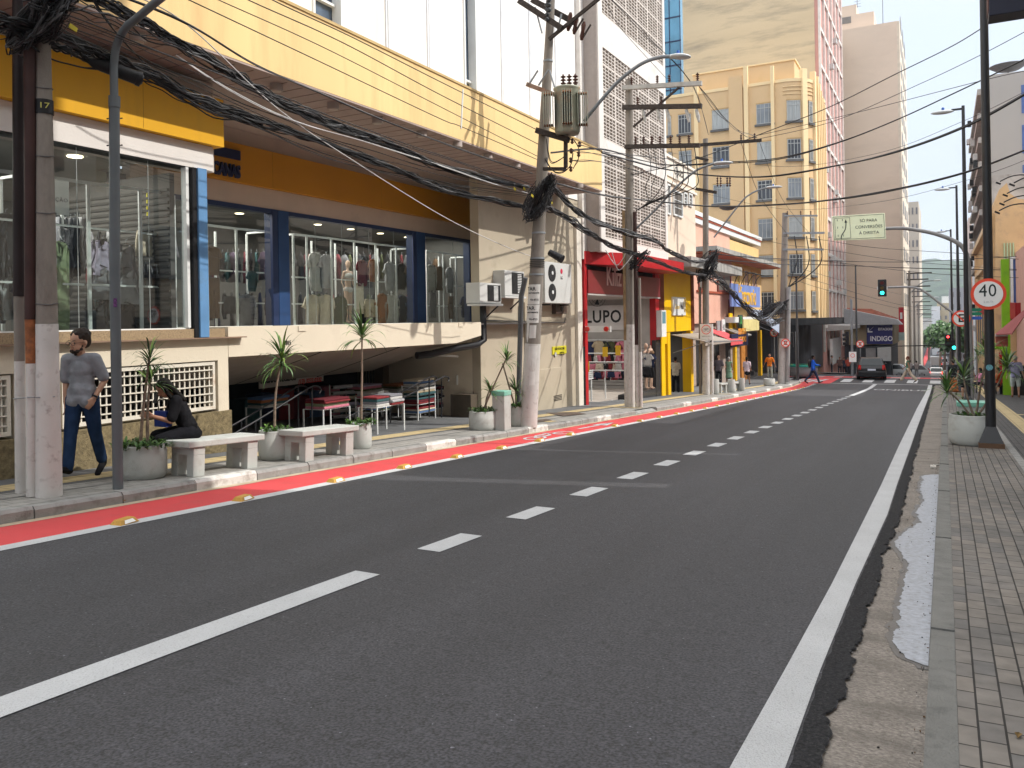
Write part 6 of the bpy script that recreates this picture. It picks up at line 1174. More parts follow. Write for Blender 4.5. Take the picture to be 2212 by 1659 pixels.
# tangles at poles
def tangle(lab,c,r,n,rad_=.009,loc=None,sx=1,sz=1):
    mb=MB()
    for k in range(n):
        th=rnd.random()*6.28; pl=[]
        for i in range(13):
            a=i*.5*rnd.uniform(.8,1.2)+th; q=r*rnd.uniform(.35,1.)
            pl.append(Vector(c)+Vector((math.cos(a)*q*sx,math.sin(a*.8+th)*q*.5,math.sin(a+th*.3)*q*sz)))
        mb.tube(spline(pl,3),rad_*rnd.uniform(.6,1.2),[cable,cable,cable,cable_g][k%4],4,False)
    return single('cable_tangle',mb,lab,'cable tangle',loc=tuple(c))
tangle('messy knot of black cables on the near left pole',aX(85,45,-8.35),.42,60,.008,sx=.95,sz=.8)
tangle('messy knot of cables on the leaning pole at canopy height',aY(1166,428,b2.y-.15),.36,60,.008,sz=1.5)
tangle('tangle of cables on the pole with the cycle lane sign',aY(1530,575,b4.y-.2),.5,44,.011,sz=1.5)
tangle('drooping tangle of cables hanging before the black canopy',aY(1672,668,b5.y-.4),.85,40,.014,sx=1.1,sz=.7)
tangle('small tangle of cables on the red shop pole',aY(1380,562,b3.y-.15),.35,12,.012)
tg=M('tag_yellow',(.6,.5,.04),.5)
for i,(x,y,X,lb) in enumerate(((105,45,-8.3,'yellow cable tag on the near pole knot'),(158,60,-8.3,'yellow cable tag right of the near pole knot'),(1112,408,-8.1,'upper left yellow cable tag by the leaning pole'),(1133,408,-8.1,'upper yellow cable tag touching the leaning pole'),(1191,437,-7.8,'yellow cable tag on the right of the leaning pole'),(1150,423,-7.8,'lower left yellow cable tag on the leaning pole'))):
    c=aX(x,y,X); mb=MB(); mb.obox(c,(.0,.09,-.03),(.01,0,0),(0,.015,.05),tg); single('cable_tag',mb,lb,'tag','yellow cable tags')
for (x,y,X,rr,lb) in ((1185,430,-7.75,.14,'dark blue coil of cable on the leaning pole'),(1163,500,-8.4,.17,'black ring of spare cable on the leaning pole'),(1163,525,-8.4,.13,'lower black ring of spare cable on the leaning pole')):
    c=aX(x,y,X); mb=MB(); 
    for k in range(4): mb.tube([c+Vector((.01*k,rr*.55*math.cos(a_*.4),rr*math.sin(a_*.4))) for a_ in range(17)],.014,cable,5,False)
    single('cable_coil',mb,lb,'cable coil',loc=tuple(c))
c=aY(1238,545,b2.y-.3); 
mb=MB(); mb.tube([aY(1187,545,b2.y-.3),aY(1215,560,b2.y-.3)],[.07,.09],black,12); single('cable_joint',mb,'short black cable joint right of the leaning pole','cable box')
cable_run('thick double bundle from the leaning pole to the red shop pole, upper one',WI([(1180,402,16.2),(1200,410,17),(1260,466,19),(1350,501,22),(1412,518,25),(1450,546,28),(1503,566,32),(1530,560,35)]),16,.065,.013,messy=.09,name='cable_bundle')
cable_run('thick double bundle from the leaning pole to the red shop pole, lower one',WI([(1175,448,16.2),(1200,456,17),(1262,496,19),(1312,526,21),(1375,550,24),(1425,568,28),(1480,588,32),(1525,595,35)]),16,.065,.013,messy=.09,name='cable_bundle')
for i,(l,n,r,lb) in enumerate((([(1365,378,24),(1500,345,24),(1640,291,24),(1790,232,23),(1935,160,22),(2060,98,21),(2150,42,20),(2230,-8,19)],1,.017,'topmost black cable crossing the street toward the dark sign box'),([(1640,292,24),(1790,258,23),(1935,222,22),(2130,172,20),(2230,150,19)],1,.007,'thinnest wire crossing the street below the topmost cable'),([(1190,330,17),(1300,322,20),(1385,346,24),(1450,357,25),(1560,352,25),(1682,342,24),(1810,308,23),(1935,260,22),(2075,195,21),(2230,120,19)],2,.014,'twisted pair crossing the street, second cable from the top'),([(1300,330,21),(1370,350,24),(1432,365,25),(1532,379,25),(1657,381,25),(1807,357,24),(1935,327,22),(2090,270,20),(2230,194,19)],3,.019,'thick twisted black cable crossing the street, third from the top'),([(1200,395,17),(1300,420,21),(1382,431,25),(1532,446,26),(1682,443,25),(1807,431,24),(1935,408,22),(2090,370,20),(2230,318,18)],4,.018,'fourth and lowest thick cable crossing the street at right'))):
    cable_run(lb,WI(l),n,.03 if n>1 else 0,r,messy=.0)
for i,(l,n) in enumerate((([(1690,510,50),(1771,517,49),(1900,535,48),(2121,552,46),(2200,560,45)],1),([(1580,500,42),(1690,527,48),(1771,536,49),(1946,564,48),(2196,582,46)],1),([(1530,548,36),(1690,562,48),(1771,563,49),(1950,566,48),(2196,554,46)],2),([(1530,560,36),(1690,572,48),(1771,572,49),(1950,578,48),(2196,583,46)],2),([(1700,590,50),(1771,609,60),(1946,659,80),(2000,664,90)],1),([(1700,596,50),(1771,622,60),(1946,668,80),(1990,672,90)],1),([(1700,570,50),(1800,600,70),(1960,640,118)],1),([(1530,545,36),(1620,556,40),(1690,560,50),(1790,566,50),(2000,590,50),(2200,600,46)],1))):
    cable_run('thin dark wire crossing before the beige tower, '+['under the pale green sign','just below the topmost one','third from the top','fourth from the top','sloping down toward the parking roof','lowest, sloping toward the parking sign','running from pale pole to tower foot','second of the long level ones'][i],WI(l),n,.05,.012)
cable_run('thick black cable slung low across the street above the black car',WI([(1850,752,62),(1935,748,62),(2000,746,61),(2075,742,60)]),2,.02,.035)
cable_run('sagging cable bundle from the cycle sign pole to the pale pole',WI([(1530,600,36),(1560,610,38),(1600,650,42),(1640,685,45),(1668,700,47),(1690,690,49.5)]),10,.16,.02,messy=.22,name='cable_bundle')
cable_run('second sagging bundle between the cycle sign pole and the pale pole',WI([(1530,560,36),(1545,590,37),(1590,640,41),(1622,678,44),(1655,690,46),(1690,655,49.5)]),7,.14,.02,messy=.15,name='cable_bundle')
cable_run('primary wires from the leaning pole top to the red shop pole top',WI([(1215,-20,16.2),(1300,-5,18),(1340,60,20),(1440,170,24)]),1,0,.008)
cable_run('long thin wire running down from the upper edge to the deco block pole',WI([(1300,-20,18),(1400,80,21),(1500,190,26),(1530,290,36)]),2,.06,.008)
cable_run('primary wire from the red shop crossarm toward the next crossarm',WI([(1510,186,24.5),(1560,250,29),(1600,285,33),(1635,296,35.5)]),3,.12,.01)
cable_run('steep wire in front of the art deco windows, left one',WI([(1600,305,35.5),(1640,420,42),(1700,505,50)]),1,0,.012)
cable_run('steep wire in front of the art deco windows, right one',WI([(1640,305,35.5),(1690,430,43),(1750,506,50)]),1,0,.012)
ORD0='first second third fourth fifth sixth seventh'.split()
for k,(x0,x1) in enumerate(((1378,1400),(1395,1412),(1412,1432),(1432,1450),(1455,1470),(1475,1480),(1490,1500))):
    cable_run('looping black downlead under the red shop pole crossarm, %s from left'%ORD0[k],WI([(x1,318,24.4),(x1+6,370,24.3),(x1-6+k,405,24.3),(1400+k*3,434,24.3),(1374,455,24.35)]),1,0,.012)
for i,(l) in enumerate(([(1180,300,16.1),(1190,350,16),(1215,342,16),(1222,330,16)],[(1178,345,16.1),(1200,372,16),(1230,362,16),(1238,330,16)],[(1236,326,16),(1300,335,18),(1390,365,24.3)],[(1236,346,16),(1310,352,18),(1390,372,24.3)],[(1250,312,16),(1330,330,20),(1500,350,30)],[(1240,303,16),(1252,330,16),(1238,365,16)])):
    cable_run(['deep U-shaped wire loop below the rusty transformer','lower U-shaped wire loop beside the leaning pole','thin wire from the transformer frame to the red shop pole','second thin wire from transformer frame to the red shop pole','long thin wire from the transformer across the block screens','short wire curl at the small brown insulators'][i],WI(l),2,.03,.009)
cable_run('left pale wire loop hanging over the red marquee',WI([(1308,540,23.5),(1330,572,23.5),(1345,560,23.5),(1355,538,23.5)]),1,0,.012,cable_w)
cable_run('right pale wire loop hanging over the red marquee',WI([(1322,545,23.5),(1335,582,23.5),(1350,572,23.6),(1366,552,24)]),1,0,.012,cable_w)
# ================================================================ PLANTERS, PLANTS, BENCHES
soil=M('soil',(.07,.045,.03),.95,.3,20)
pot=thing('planter','round concrete planter','planter',group='round concrete planters'); H_=.62;R_=.29
mb=MB(); mb.lathe([(.0,0),(R_*.82,0),(R_*.96,.05),(R_,.14),(R_,H_*.82),(R_*.97,H_*.84),(R_*.97,H_*.97),(R_*.95,H_),(R_*.86,H_),(R_*.85,H_-.06)],(0,0,0),concrete_l,40); obj('pot',mb,pot); mb=MB(); mb.lathe([(.0,H_-.05),(R_*.86,H_-.055)],(0,0,0),soil,24); obj('soil',mb,pot); kids(pot)
def blade(mb,c,az,el,L_,w_,m,droop=.6):
    d=Vector((math.cos(az),math.sin(az),0)); s_=Vector((-d.y,d.x,0)); n=7; vs=[]; p=Vector(c); e=el
    for i in range(n+1):
        t=i/n; ww=w_*(.6+.8*t if t<.4 else .92*(1-((t-.4)/.6)**1.5))*.5; vs+=[p-s_*ww,p+s_*ww]; 
        e=el-droop*t*t*2.2; p=p+(d*math.cos(e)+Vector((0,0,math.sin(e))))*L_/n
    mb.add(vs,[(2*i,2*i+1,2*i+3,2*i+2) for i in range(n)],m,True)
def dracaena(name,lab,c,trunks,seed,leafn=44,Lf=.42,w_=.026):
    r_=random.Random(seed); t=thing(name,lab,'plant',tuple(c))
    for (dx,dy,h,lx,ly) in trunks:
        p0=Vector(c)+Vector((dx,dy,0)); p1=p0+Vector((lx,ly,h)); pm=p0.lerp(p1,.5)+Vector((.04*r_.uniform(-1,1),.04*r_.uniform(-1,1),0)); mb=MB(); mb.tube(spline([p0,pm,p1],5),[.022-.009*i/10 for i in range(11)],bark,7); obj('trunk',mb,t)
        mb=MB()
        for k in range(leafn):
            q=r_.random(); blade(mb,p1-Vector((0,0,.12*q)),r_.random()*6.28,R(80-95*q+r_.uniform(-12,12)),Lf*r_.uniform(.7,1.15),w_,[leafm,leafm,leafd,M('leaf_yellowgreen',(.17,.26,.06),.5,.2,5)][k%4],droop=r_.uniform(.3,.95))
        obj('leaves',mb,t,fix=False)
    return t
def low_plants(lab,c,rr,seed,n=60,h=.12):
    r_=random.Random(seed); mb=MB()
    for k in range(n):
        a=r_.random()*6.28; q=rr*math.sqrt(r_.random()); p=Vector(c)+Vector((q*math.cos(a),q*math.sin(a),0))
        for j in range(5): blade(mb,p+Vector((0,0,r_.uniform(0,h*.6))),r_.random()*6.28,R(r_.uniform(5,60)),r_.uniform(.05,.12),.035,[leafm,leafd,M('leaf_bright',(.14,.28,.05),.5,.2,8)][j%3],.5)
        mb.tube([p,p+Vector((0,0,h*.8))],.003,leafm,4)
    o=single('ground_plant',mb,lab,'plant',loc=tuple(c)); return o
PLN=[(311,1042,1.55,'round concrete planter right of the grey lamp post, widest one'),(603,1000,1.18,'round concrete planter between the two near benches'),(790,975,1.05,'round concrete planter right of the second near bench'),(1044,935,1.32,'low wide concrete planter left of the square concrete bollard'),(1115,926,.92,'narrow concrete planter between the bollard and leaning pole')]
pots=[]
for i,(x,y,s,lab) in enumerate(PLN):
    c=G(x-(9 if x in (603,790) else 0),y-4,PV); wpx={311:97,603:69,790:45,1044:62,1115:36}[x]
    Z=c.dot(FW); Rw=wpx/2/F_PX*Z; hpx={311:76,603:66,790:58,1044:43,1115:46}[x]; Hh=hpx/F_PX*Z
    c=c+Vector((c.x,c.y,0)).normalized()*Rw; c.z=gpv(c.y)-.01; sc=(Rw/R_,Rw/R_,Hh/H_)
    if i==0: pot.location=c; pot.scale=sc; pot['label']=lab; p_=pot
    else: p_=dup(pot,c,i*.7,lab,scale=sc)
    pots.append((c,Rw,Hh))
for (x,y,w_,h_,lab) in ((1545,852,17,33,'concrete planter right of the cycle sign pole'),(1580,848,16,28,'concrete planter between the two far benches'),(1603,845,12,28,'concrete planter right of the far benches'),(1662,834,24,16,'low concrete planter before the person in orange')):
    c=G(x,y,PV); Z=c.dot(FW); Rw=w_/2/F_PX*Z; c=c+Vector((c.x,c.y,0)).normalized()*Rw; c.z=gpv(c.y); dup(pot,c,.5,lab,scale=(Rw/R_,Rw/R_,h_/F_PX*Z/H_))
def top(i,dz=-.04): c,r_,h_=pots[i]; return Vector((c.x,c.y,c.z+h_+dz))
k=top(0); dracaena('dracaena','tall spiky dracaena in the planter beside the seated person',k,[(0,-.05,1.12,.14,.05),(.04,.03,.86,-.06,.1)],3,46,.36)
low_plants('low leafy green plants in the widest planter',k,.34,5,60)
k=top(1); dracaena('dracaena','green yellow dracaena in the planter between the near benches',k,[(0,0,1.12,.12,.05)],4,62,.55,.034); low_plants('small green plants in the planter between the near benches',k,.22,6,22)
k=top(2); dracaena('dracaena','spiky dracaena with wide leaves in the planter right of the benches',k,[(0,0,1.52,.05,0)],8,54,.56,.036); low_plants('low bright green plants in the planter right of the second bench',k,.24,7,36)
k=top(3); dracaena('dracaena','dracaena with two heads in the low wide planter',k,[(-.02,0,1.15,.55,.1),(.05,.05,.5,.1,0)],9,44,.4,.03); low_plants('bushy bright green plants in the low wide planter',k,.3,8,50,.14)
k=top(4); dracaena('dracaena','small drooping dracaena in the narrow planter by the leaning pole',k,[(0,0,.42,.0,0)],10,40,.42,.032); low_plants('small green plants in the narrow planter by the leaning pole',k,.2,9,30)
mb=MB(); mb.tube([k+Vector((-.05,0,.1)),k+Vector((-.32,0,.98))],.018,bark,6); single('bare_stem',mb,'bare leaning stick in the narrow planter by the leaning pole','stick')
# bollards with green tops
def bollard(lab,x0,x1,yt,yb,sl):
    b=G((x0+x1)/2,yb-3,PV); Z=b.dot(FW); w_=(x1-x0)/F_PX*Z*.72; h_=(yb-yt)/F_PX*Z; t=thing('concrete_block',lab,'bollard',tuple(b)); mb=MB(); mb.box(b.x-w_/2,b.x+w_/2,b.y,b.y+w_,gpv(b.y)-.01,b.z+h_-.1,concrete_l); obj('body',mb,t,.012)
    mb=MB(); mb.box(b.x-w_/2-.01,b.x+w_/2+.01,b.y-.01,b.y+w_+.01,b.z+h_-.099,b.z+h_,M('mint_paint',(.2,.47,.37),.7,.1,4,dirt=(.4,.42,.38),damt=.25)); obj('green_top',mb,t,.01)
bollard('square concrete block with mint green top between two planters',1056,1098,848,933,1)
# benches
def bench(lab,first=False):
    t=thing('bench',lab,'bench',group='concrete benches'); mb=MB(); mb.box(-.23,.23,-.64,.64,.37,.45,concrete_l); obj('seat',mb,t,.012)
    for s_ in (-1,1):
        mb=MB(); y=s_*.45
        mb.box(-.2,.2,y-.09,y+.09,.27,.368,concrete_l); mb.box(-.2,-.08,y-.09,y+.09,0,.2705,concrete_l); mb.box(.08,.2,y-.09,y+.09,0,.2705,concrete_l); obj('leg',mb,t,.006)
    return t
# bench orientation along the street; seat front edge faces the road
bn=bench('x'); kids(bn)
def setb(o,cx_,cy_,lab): o.location=(cx_,cy_,gpv(cy_)); o.rotation_euler=(math.atan(-.052),0,0); o['label']=lab
a=G(410,1027,PV); b=G(555,1005,PV); setb(bn,a.x-.02,(a.y+b.y)/2-.14,'concrete bench where the person in black sits')
a=G(672,992,PV); b=G(758,980,PV); d=dup(bn,(0,0,0)); setb(d,a.x-.03,(a.y+b.y)/2-.2,'empty concrete bench between the second and third planters')
for (x,y,lab) in ((1562,850,'small far concrete bench left of the two beyond the cycle sign'),(1592,846,'small far concrete bench right of the two beyond the cycle sign')):
    c=G(x,y,PV); d=dup(bn,(0,0,0)); setb(d,c.x-.3,c.y+.6,lab)
# ---- right pavement planters
c=G(2083,963,PV); Rw=.37; cc=Vector((c.x+.12,c.y+.3,gpv(c.y+.3))); dup(pot,cc,0,'round concrete planter beside the nearest black lamp post',scale=(Rw/R_,Rw/R_,.9)); kk=cc+Vector((0,0,.5)); dracaena('dracaena','drooping dracaena with several heads beside the nearest black lamp post',kk,[(.05,0,.75,-.16,.1),(.0,.0,.5,-.38,.0),(.08,.1,1.15,.2,.1),(.1,.1,.95,.5,.2)],21,54,.5,.03)
low_plants('low green plants in the planter beside the nearest lamp post',kk,.26,22,30)
b=G(2095,928,PV); t=thing('concrete_block','concrete block with mint green top behind the right planter','bollard',tuple(b)); mb=MB(); z0=gpv(b.y+.6); z1=aY(2095,872,b.y).z
mb.box(b.x-.22,b.x+.42,b.y+.3,b.y+.85,z0,z1-.1,concrete_l); obj('body',mb,t,.012); mb=MB(); mb.box(b.x-.25,b.x+.45,b.y+.27,b.y+.88,z1-.099,z1,M('mint_paint',(1,1,1))); obj('green_top',mb,t,.01)
c=G(2058,842,PV); cc=Vector((c.x+.25,c.y,gpv(c.y))); dup(pot,cc,0,'far concrete planter near the person in the orange skirt',scale=(1.2,1.2,.8)); 
c=G(1735,812,PV); t=thing('green_rimmed_planter','wide grey planter with green rim near the man in blue','planter',(c.x,c.y,gpv(c.y)));cz=gpv(c.y); mb=MB(); mb.lathe([(0,0),(.9,0),(1.0,.1),(1.02,.65),(.9,.68),(0,.62)],(c.x,c.y,cz),M('planter_grey',(.2,.2,.21),.8),30); obj('pot',mb,t); mb=MB(); mb.lathe([(1.0,.68),(1.07,.68),(1.07,.82),(1.0,.82)],(c.x,c.y,cz),M('rim_teal',(.02,.3,.24),.6),30); obj('rim',mb,t)
mb=MB(); bc=Vector((c.x,c.y,cz+.7))
r_=random.Random(5)
for k in range(90): blade(mb,bc+Vector((r_.uniform(-.8,.8),r_.uniform(-.8,.8),0)),r_.random()*6.28,R(r_.uniform(20,80)),.22,.05,leafm,.5)
single('ground_plant',mb,'low green plants in the green rimmed planter','plant',loc=tuple(bc))
# ================================================================ SHOP DISPLAY: FRAMES AND CLOTHES
def rackframe(lab,X,posts,ytop,zb,rails,dep=.6):
    ps=[aX(x,y,X) for x,y in zip(posts,ytop)]; t=thing('display_rack',lab,'display rack',(X,ps[0].y,-.05)); 
    for p in ps: mb=MB(); mb.box(X-.03,X,p.y-.025,p.y+.025,-.05,p.z,wfr); obj('post',mb,t)
    for p in ps[::1]: mb=MB(); mb.box(X-dep-.03,X-dep,p.y-.02,p.y+.02,-.05,p.z,wfr); obj('post',mb,t)
    for p,q in zip(ps,ps[1:]):
        mb=MB(); mb.bar((X-.015,p.y,p.z+.02),(X-.015,q.y,q.z+.02),.03,.045,wfr); obj('top_rail',mb,t)
        for z in rails: mb=MB(); mb.bar((X-.1,p.y+.03,z),(X-.1,q.y-.03,z),.03,.03,wfr); obj('hanging_rail',mb,t)
    for p in (ps[0],ps[-1]): mb=MB(); mb.bar((X-dep,p.y,p.z+.02),(X-.03,p.y,p.z+.02),.03,.04,wfr); obj('side_rail',mb,t)
    return t
rackframe('white display frame with clothes behind the near shop window',-10.9,(110,191,303,376),(386,398,412,422),0,(1.45,.62))
rackframe('white display frame left in the recessed window, first bay',-12.75,(447,511,578),(488,496,502),0,(1.1,.45))
rackframe('long white display frame in the recessed middle window',-12.75,(634,663,716,766,812,856,884),(508,511,517,523,529,534,538),0,(1.05,.45))
rackframe('white display frame in the last recessed window bay',-12.75,(922,958,985,1010),(543,548,552,556),0,(1.05,.45))
def outline_mesh(poly,th,m):
    mb=MB(); n=len(poly); r_=random.Random(len(poly))
    mb.prism([(-th/2,y,z) for y,z in poly],(th,0,0),m); return mb
rackframe('white display frame at the far left of the near shop window',-10.9,(-60,-10,60),(366,371,379),0,(1.45,.62))
base_g=M('garment_base',(.5,.5,.5),.9)
shapes={'shirt':[(-.08,0),(-.2,-.05),(-.33,-.26),(-.24,-.31),(-.19,-.22),(-.2,-.72),(.2,-.72),(.19,-.22),(.24,-.31),(.33,-.26),(.2,-.05),(.08,0),(0,-.05)],'tank':[(-.09,0),(-.13,-.02),(-.11,-.2),(-.22,-.5),(.22,-.5),(.11,-.2),(.13,-.02),(.09,0),(.06,-.1),(0,-.14),(-.06,-.1)],'trousers':[(-.18,0),(-.21,-.95),(-.05,-.95),(0,-.3),(.05,-.95),(.21,-.95),(.18,0)],'shorts':[(-.2,0),(-.27,-.4),(-.02,-.4),(0,-.22),(.02,-.4),(.27,-.4),(.2,0)],'dress':[(-.1,0),(-.16,-.04),(-.12,-.25),(-.22,-1.25),(.22,-1.25),(.12,-.25),(.16,-.04),(.1,0),(0,-.1)]}
protos={}
for k_,poly in shapes.items():
    def mk():
        mb=MB(); ms=[]; 
        # front sheet with folds, real thickness
        import bmesh as _b
        bm=bmesh.new(); vs=[bm.verts.new((0,y,z)) for y,z in poly]; f=bm.faces.new(vs); bmesh.ops.triangulate(bm,faces=[f]); bmesh.ops.subdivide_edges(bm,edges=bm.edges[:],cuts=3,use_grid_fill=True)
        me=bpy.data.meshes.new(k_)
        for v in bm.verts: v.co.x+=.035*math.sin(v.co.y*38+v.co.z*3)*(min(1,-v.co.z*2))+.02*mn.noise(v.co*6)
        r=bmesh.ops.solidify(bm,geom=bm.faces[:],thickness=.03); bmesh.ops.recalc_face_normals(bm,faces=bm.faces[:]); bm.to_mesh(me); bm.free(); me.materials.append(base_g)
        for p in me.polygons: p.use_smooth=True
        return me
    protos[k_]=mk()
hangm=MB(); hangm.bar((0,-.19,-.04),(0,0,.02),.008,.008,black); hangm.bar((0,.19,-.04),(0,0,.02),.008,.008,black); hangm.tube([(0,0,.02),(0,0,.06),(0,.03,.08)],.005,steel,4); hang_me=mesh_of(hangm,'hanger')
cols={'white':(.5,.49,.47),'grey':(.2,.2,.22),'dark':(.035,.035,.04),'teal':(.04,.1,.11),'brown':(.14,.08,.045),'beige':(.42,.35,.24),'lilac':(.42,.38,.5),'green':(.25,.3,.18),'olive':(.08,.09,.04),'navy':(.02,.03,.08),'orange':(.32,.12,.05),'red':(.22,.03,.035),'pink':(.6,.2,.27),'maroon':(.14,.02,.03),'blue':(.1,.18,.35),'ltgrey':(.38,.38,.4),'black':(.015,.015,.018),'cream':(.6,.53,.42),'purple':(.07,.045,.08)}
cm={k_:M('cloth_'+k_,v,.9,.1,12,bump=.3,bscale=200) for k_,v in cols.items()}
ORD='first second third fourth fifth sixth seventh eighth ninth tenth eleventh twelfth thirteenth fourteenth fifteenth sixteenth seventeenth eighteenth nineteenth twentieth'.split()
RN={}
def rowlab(kd,cl,i,key,place):
    return '%s %s, %s from left, %s %s'%({'ltgrey':'light grey','dark':'dark grey'}.get(cl,cl),kd.replace('tank','tank top'),ORD[i],key,place)
def garment(kind,col,p,sc=1.,rz=0.,lab=None,where='',cat='clothes'):
    nm={'shirt':'shirt','tank':'tank_top','trousers':'trousers','shorts':'shorts','dress':'dress'}[kind]
    t=bpy.data.objects.new('hanging_'+nm,protos[kind]); COL.objects.link(t); t.location=p; t.rotation_euler=(0,0,rz); t.scale=(sc,)*3
    t.material_slots[0].link='OBJECT'; t.material_slots[0].material=cm[col]
    h=bpy.data.objects.new('hanger',hang_me); COL.objects.link(h); h.parent=t
    lab=lab or '%s %s hanging %s'%({'ltgrey':'light grey','dark':'dark grey'}.get(col,col),nm.replace('_',' '),where)
    tag(t,lab,'clothes','clothes hanging '+where); return t
def row(x0,x1,y,X,n,kinds,colrs,where,sc=1.,rz=0.,jit=.03,key='rail'):
    for i in range(n):
        x=x0+(x1-x0)*(i+.5)/n; p=aX(x,y+(rnd.random()-.5)*3,X); p.x+=rnd.uniform(-jit,jit); garment(kinds[i%len(kinds)],colrs[i%len(colrs)],p,sc*rnd.uniform(.92,1.06),rz+rnd.uniform(-.25,.25),lab=rowlab(kinds[i%len(kinds)],colrs[i%len(colrs)],i,key,where),where=where)
wn='behind the near shop window'
for kd,cl,x,y,X,s_,rz,lb in (('dress','green',133,522,-11.0,1.,.5,'pale green long garment at the left of the near shop window'),('dress','ltgrey',140,492,-11.5,.8,.4,'grey pleated dress behind the pale green garment'),('tank','lilac',222,520,-11.1,1.05,.3,'bright lilac white tank top in the near shop window'),('tank','lilac',207,522,-11.2,1.,.5,'lilac tank top just left of the bright one'),('tank','grey',272,528,-11.1,1.05,.1,'grey tank top right of the lilac tops'),('shorts','cream',322,500,-11.1,1.,0,'pale cream shorts at the upper right of the near window'),('shorts','grey',357,503,-11.1,.95,0,'grey shorts beside the pale cream shorts'),('tank','grey',217,575,-11.1,1.,.1,'grey tank top on the second rail'),('tank','ltgrey',275,580,-11.1,1.1,.05,'light grey tank top on the second rail, right of the lamp post'),('trousers','dark',12,462,-11.1,.9,0,'dark hooded long garment left of the near pole'),('tank','dark',212,655,-11.1,.9,.0,'dark tank top on the lowest rail'),('tank','black',272,655,-11.1,.95,.0,'black tank top on the lowest rail')):
    garment(kd,cl,aX(x,y,X),s_,rz,lb)
row(300,376,572,-11.1,8,('shirt','shorts'),('grey','dark','grey'),wn,.55,1.2,key='right middle rail')
row(120,186,470,-11.6,7,('dress',),('grey','dark','ltgrey'),wn,.7,1.1,key='left upper rail')
row(186,300,640,-11.7,9,('shirt','tank'),('dark','teal','black'),wn,.75,.9,key='low back rail'); row(186,300,545,-11.9,8,('shirt',),('maroon','dark','purple'),wn,.75,.9,key='middle back rail')
row(186,376,500,-12.2,10,('shirt',),('grey','dark','ltgrey','black'),wn,.7,1.0,key='rearmost rail')
row(-55,58,470,-11.1,8,('shirt','dress'),('dark','black','grey'),wn,.9,.5,key='far left upper rail'); row(-55,58,600,-11.1,8,('shirt',),('navy','dark','ltgrey'),wn,.8,.6,key='far left lower rail')
wf='in recessed window'
for kd,cl,x,y,s_,lb in (('shirt','brown',458,532,.8,'dark brown shirt at the far left of the recessed window'),('trousers','brown',463,600,.85,'brown trousers hanging under the dark brown shirt'),('shirt','teal',545,585,.6,'teal shirt in the first recessed bay'),('shirt','grey',533,636,.95,'dark grey hooded top with orange neck'),('shorts','dark',500,640,.9,'dark shorts in the first recessed bay'),('shirt','white',684,545,1.25,'large white T-shirt in the middle window'),('shirt','ltgrey',706,550,1.1,'pale grey T-shirt right of the large white one'),('shirt','cream',676,636,1.1,'cream jumper on the lower rail, left of the pair'),('shirt','cream',704,636,1.1,'cream jumper on the lower rail, right of the pair'),('shirt','maroon',783,562,.9,'maroon shirt in the middle window'),('shirt','orange',806,560,.8,'orange scarf-like shirt in the middle window'),('shirt','ltgrey',843,566,1.05,'light grey shirt near the third blue column'),('shirt','dark',868,570,.95,'dark shirt near the third blue column'),('shirt','brown',885,572,.9,'brown shirt touching the third blue column'),('trousers','cream',777,612,.8,'cream trousers on a form in the middle window'),('shorts','beige',802,646,1.15,'beige shorts on the lower rail'),('shirt','orange',826,634,1.1,'orange jumper on the lower rail'),('shirt','white',846,636,1.2,'white long shirt on the lower rail'),('shirt','navy',870,638,1.,'navy shirt on the lower rail'),('shirt','blue',890,638,1.,'faded blue shirt on the lower rail'),('shirt','olive',735,640,1.,'olive shirt on the lower rail'),('shirt','white',932,572,1.1,'white T-shirt in the last window bay'),('shirt','brown',950,576,.95,'brown T-shirt in the last window bay'),('shirt','ltgrey',972,578,1.05,'pale grey shirt in the last window bay'),('trousers','grey',936,628,.8,'grey trousers in the last window bay'),('trousers','brown',975,640,.7,'brown trousers in the last window bay'),('shirt','navy',1005,640,.9,'navy shirt in the last window bay')):
    garment(kd,cl,aX(x,y,-12.8),s_,rnd.uniform(-.15,.15),lb)
row(447,600,545,-13.6,12,('shirt',),('dark','maroon','black','teal','purple'),wf,.9,.9,key='upper back rail, first bay,'); row(447,600,632,-13.6,10,('shirt','trousers'),('dark','navy','black'),wf,.8,.8,key='lower back rail, first bay,')
row(630,900,550,-13.9,20,('shirt',),('dark','black','maroon','grey','olive'),wf,.9,.9,key='upper back rail, middle bay,'); row(630,900,636,-13.9,20,('shirt','trousers'),('olive','dark','maroon','black'),wf,.85,.8,key='lower back rail, middle bay,'); row(922,1015,560,-13.7,7,('shirt',),('dark','brown','grey'),wf,.9,.8,key='last bay rail')
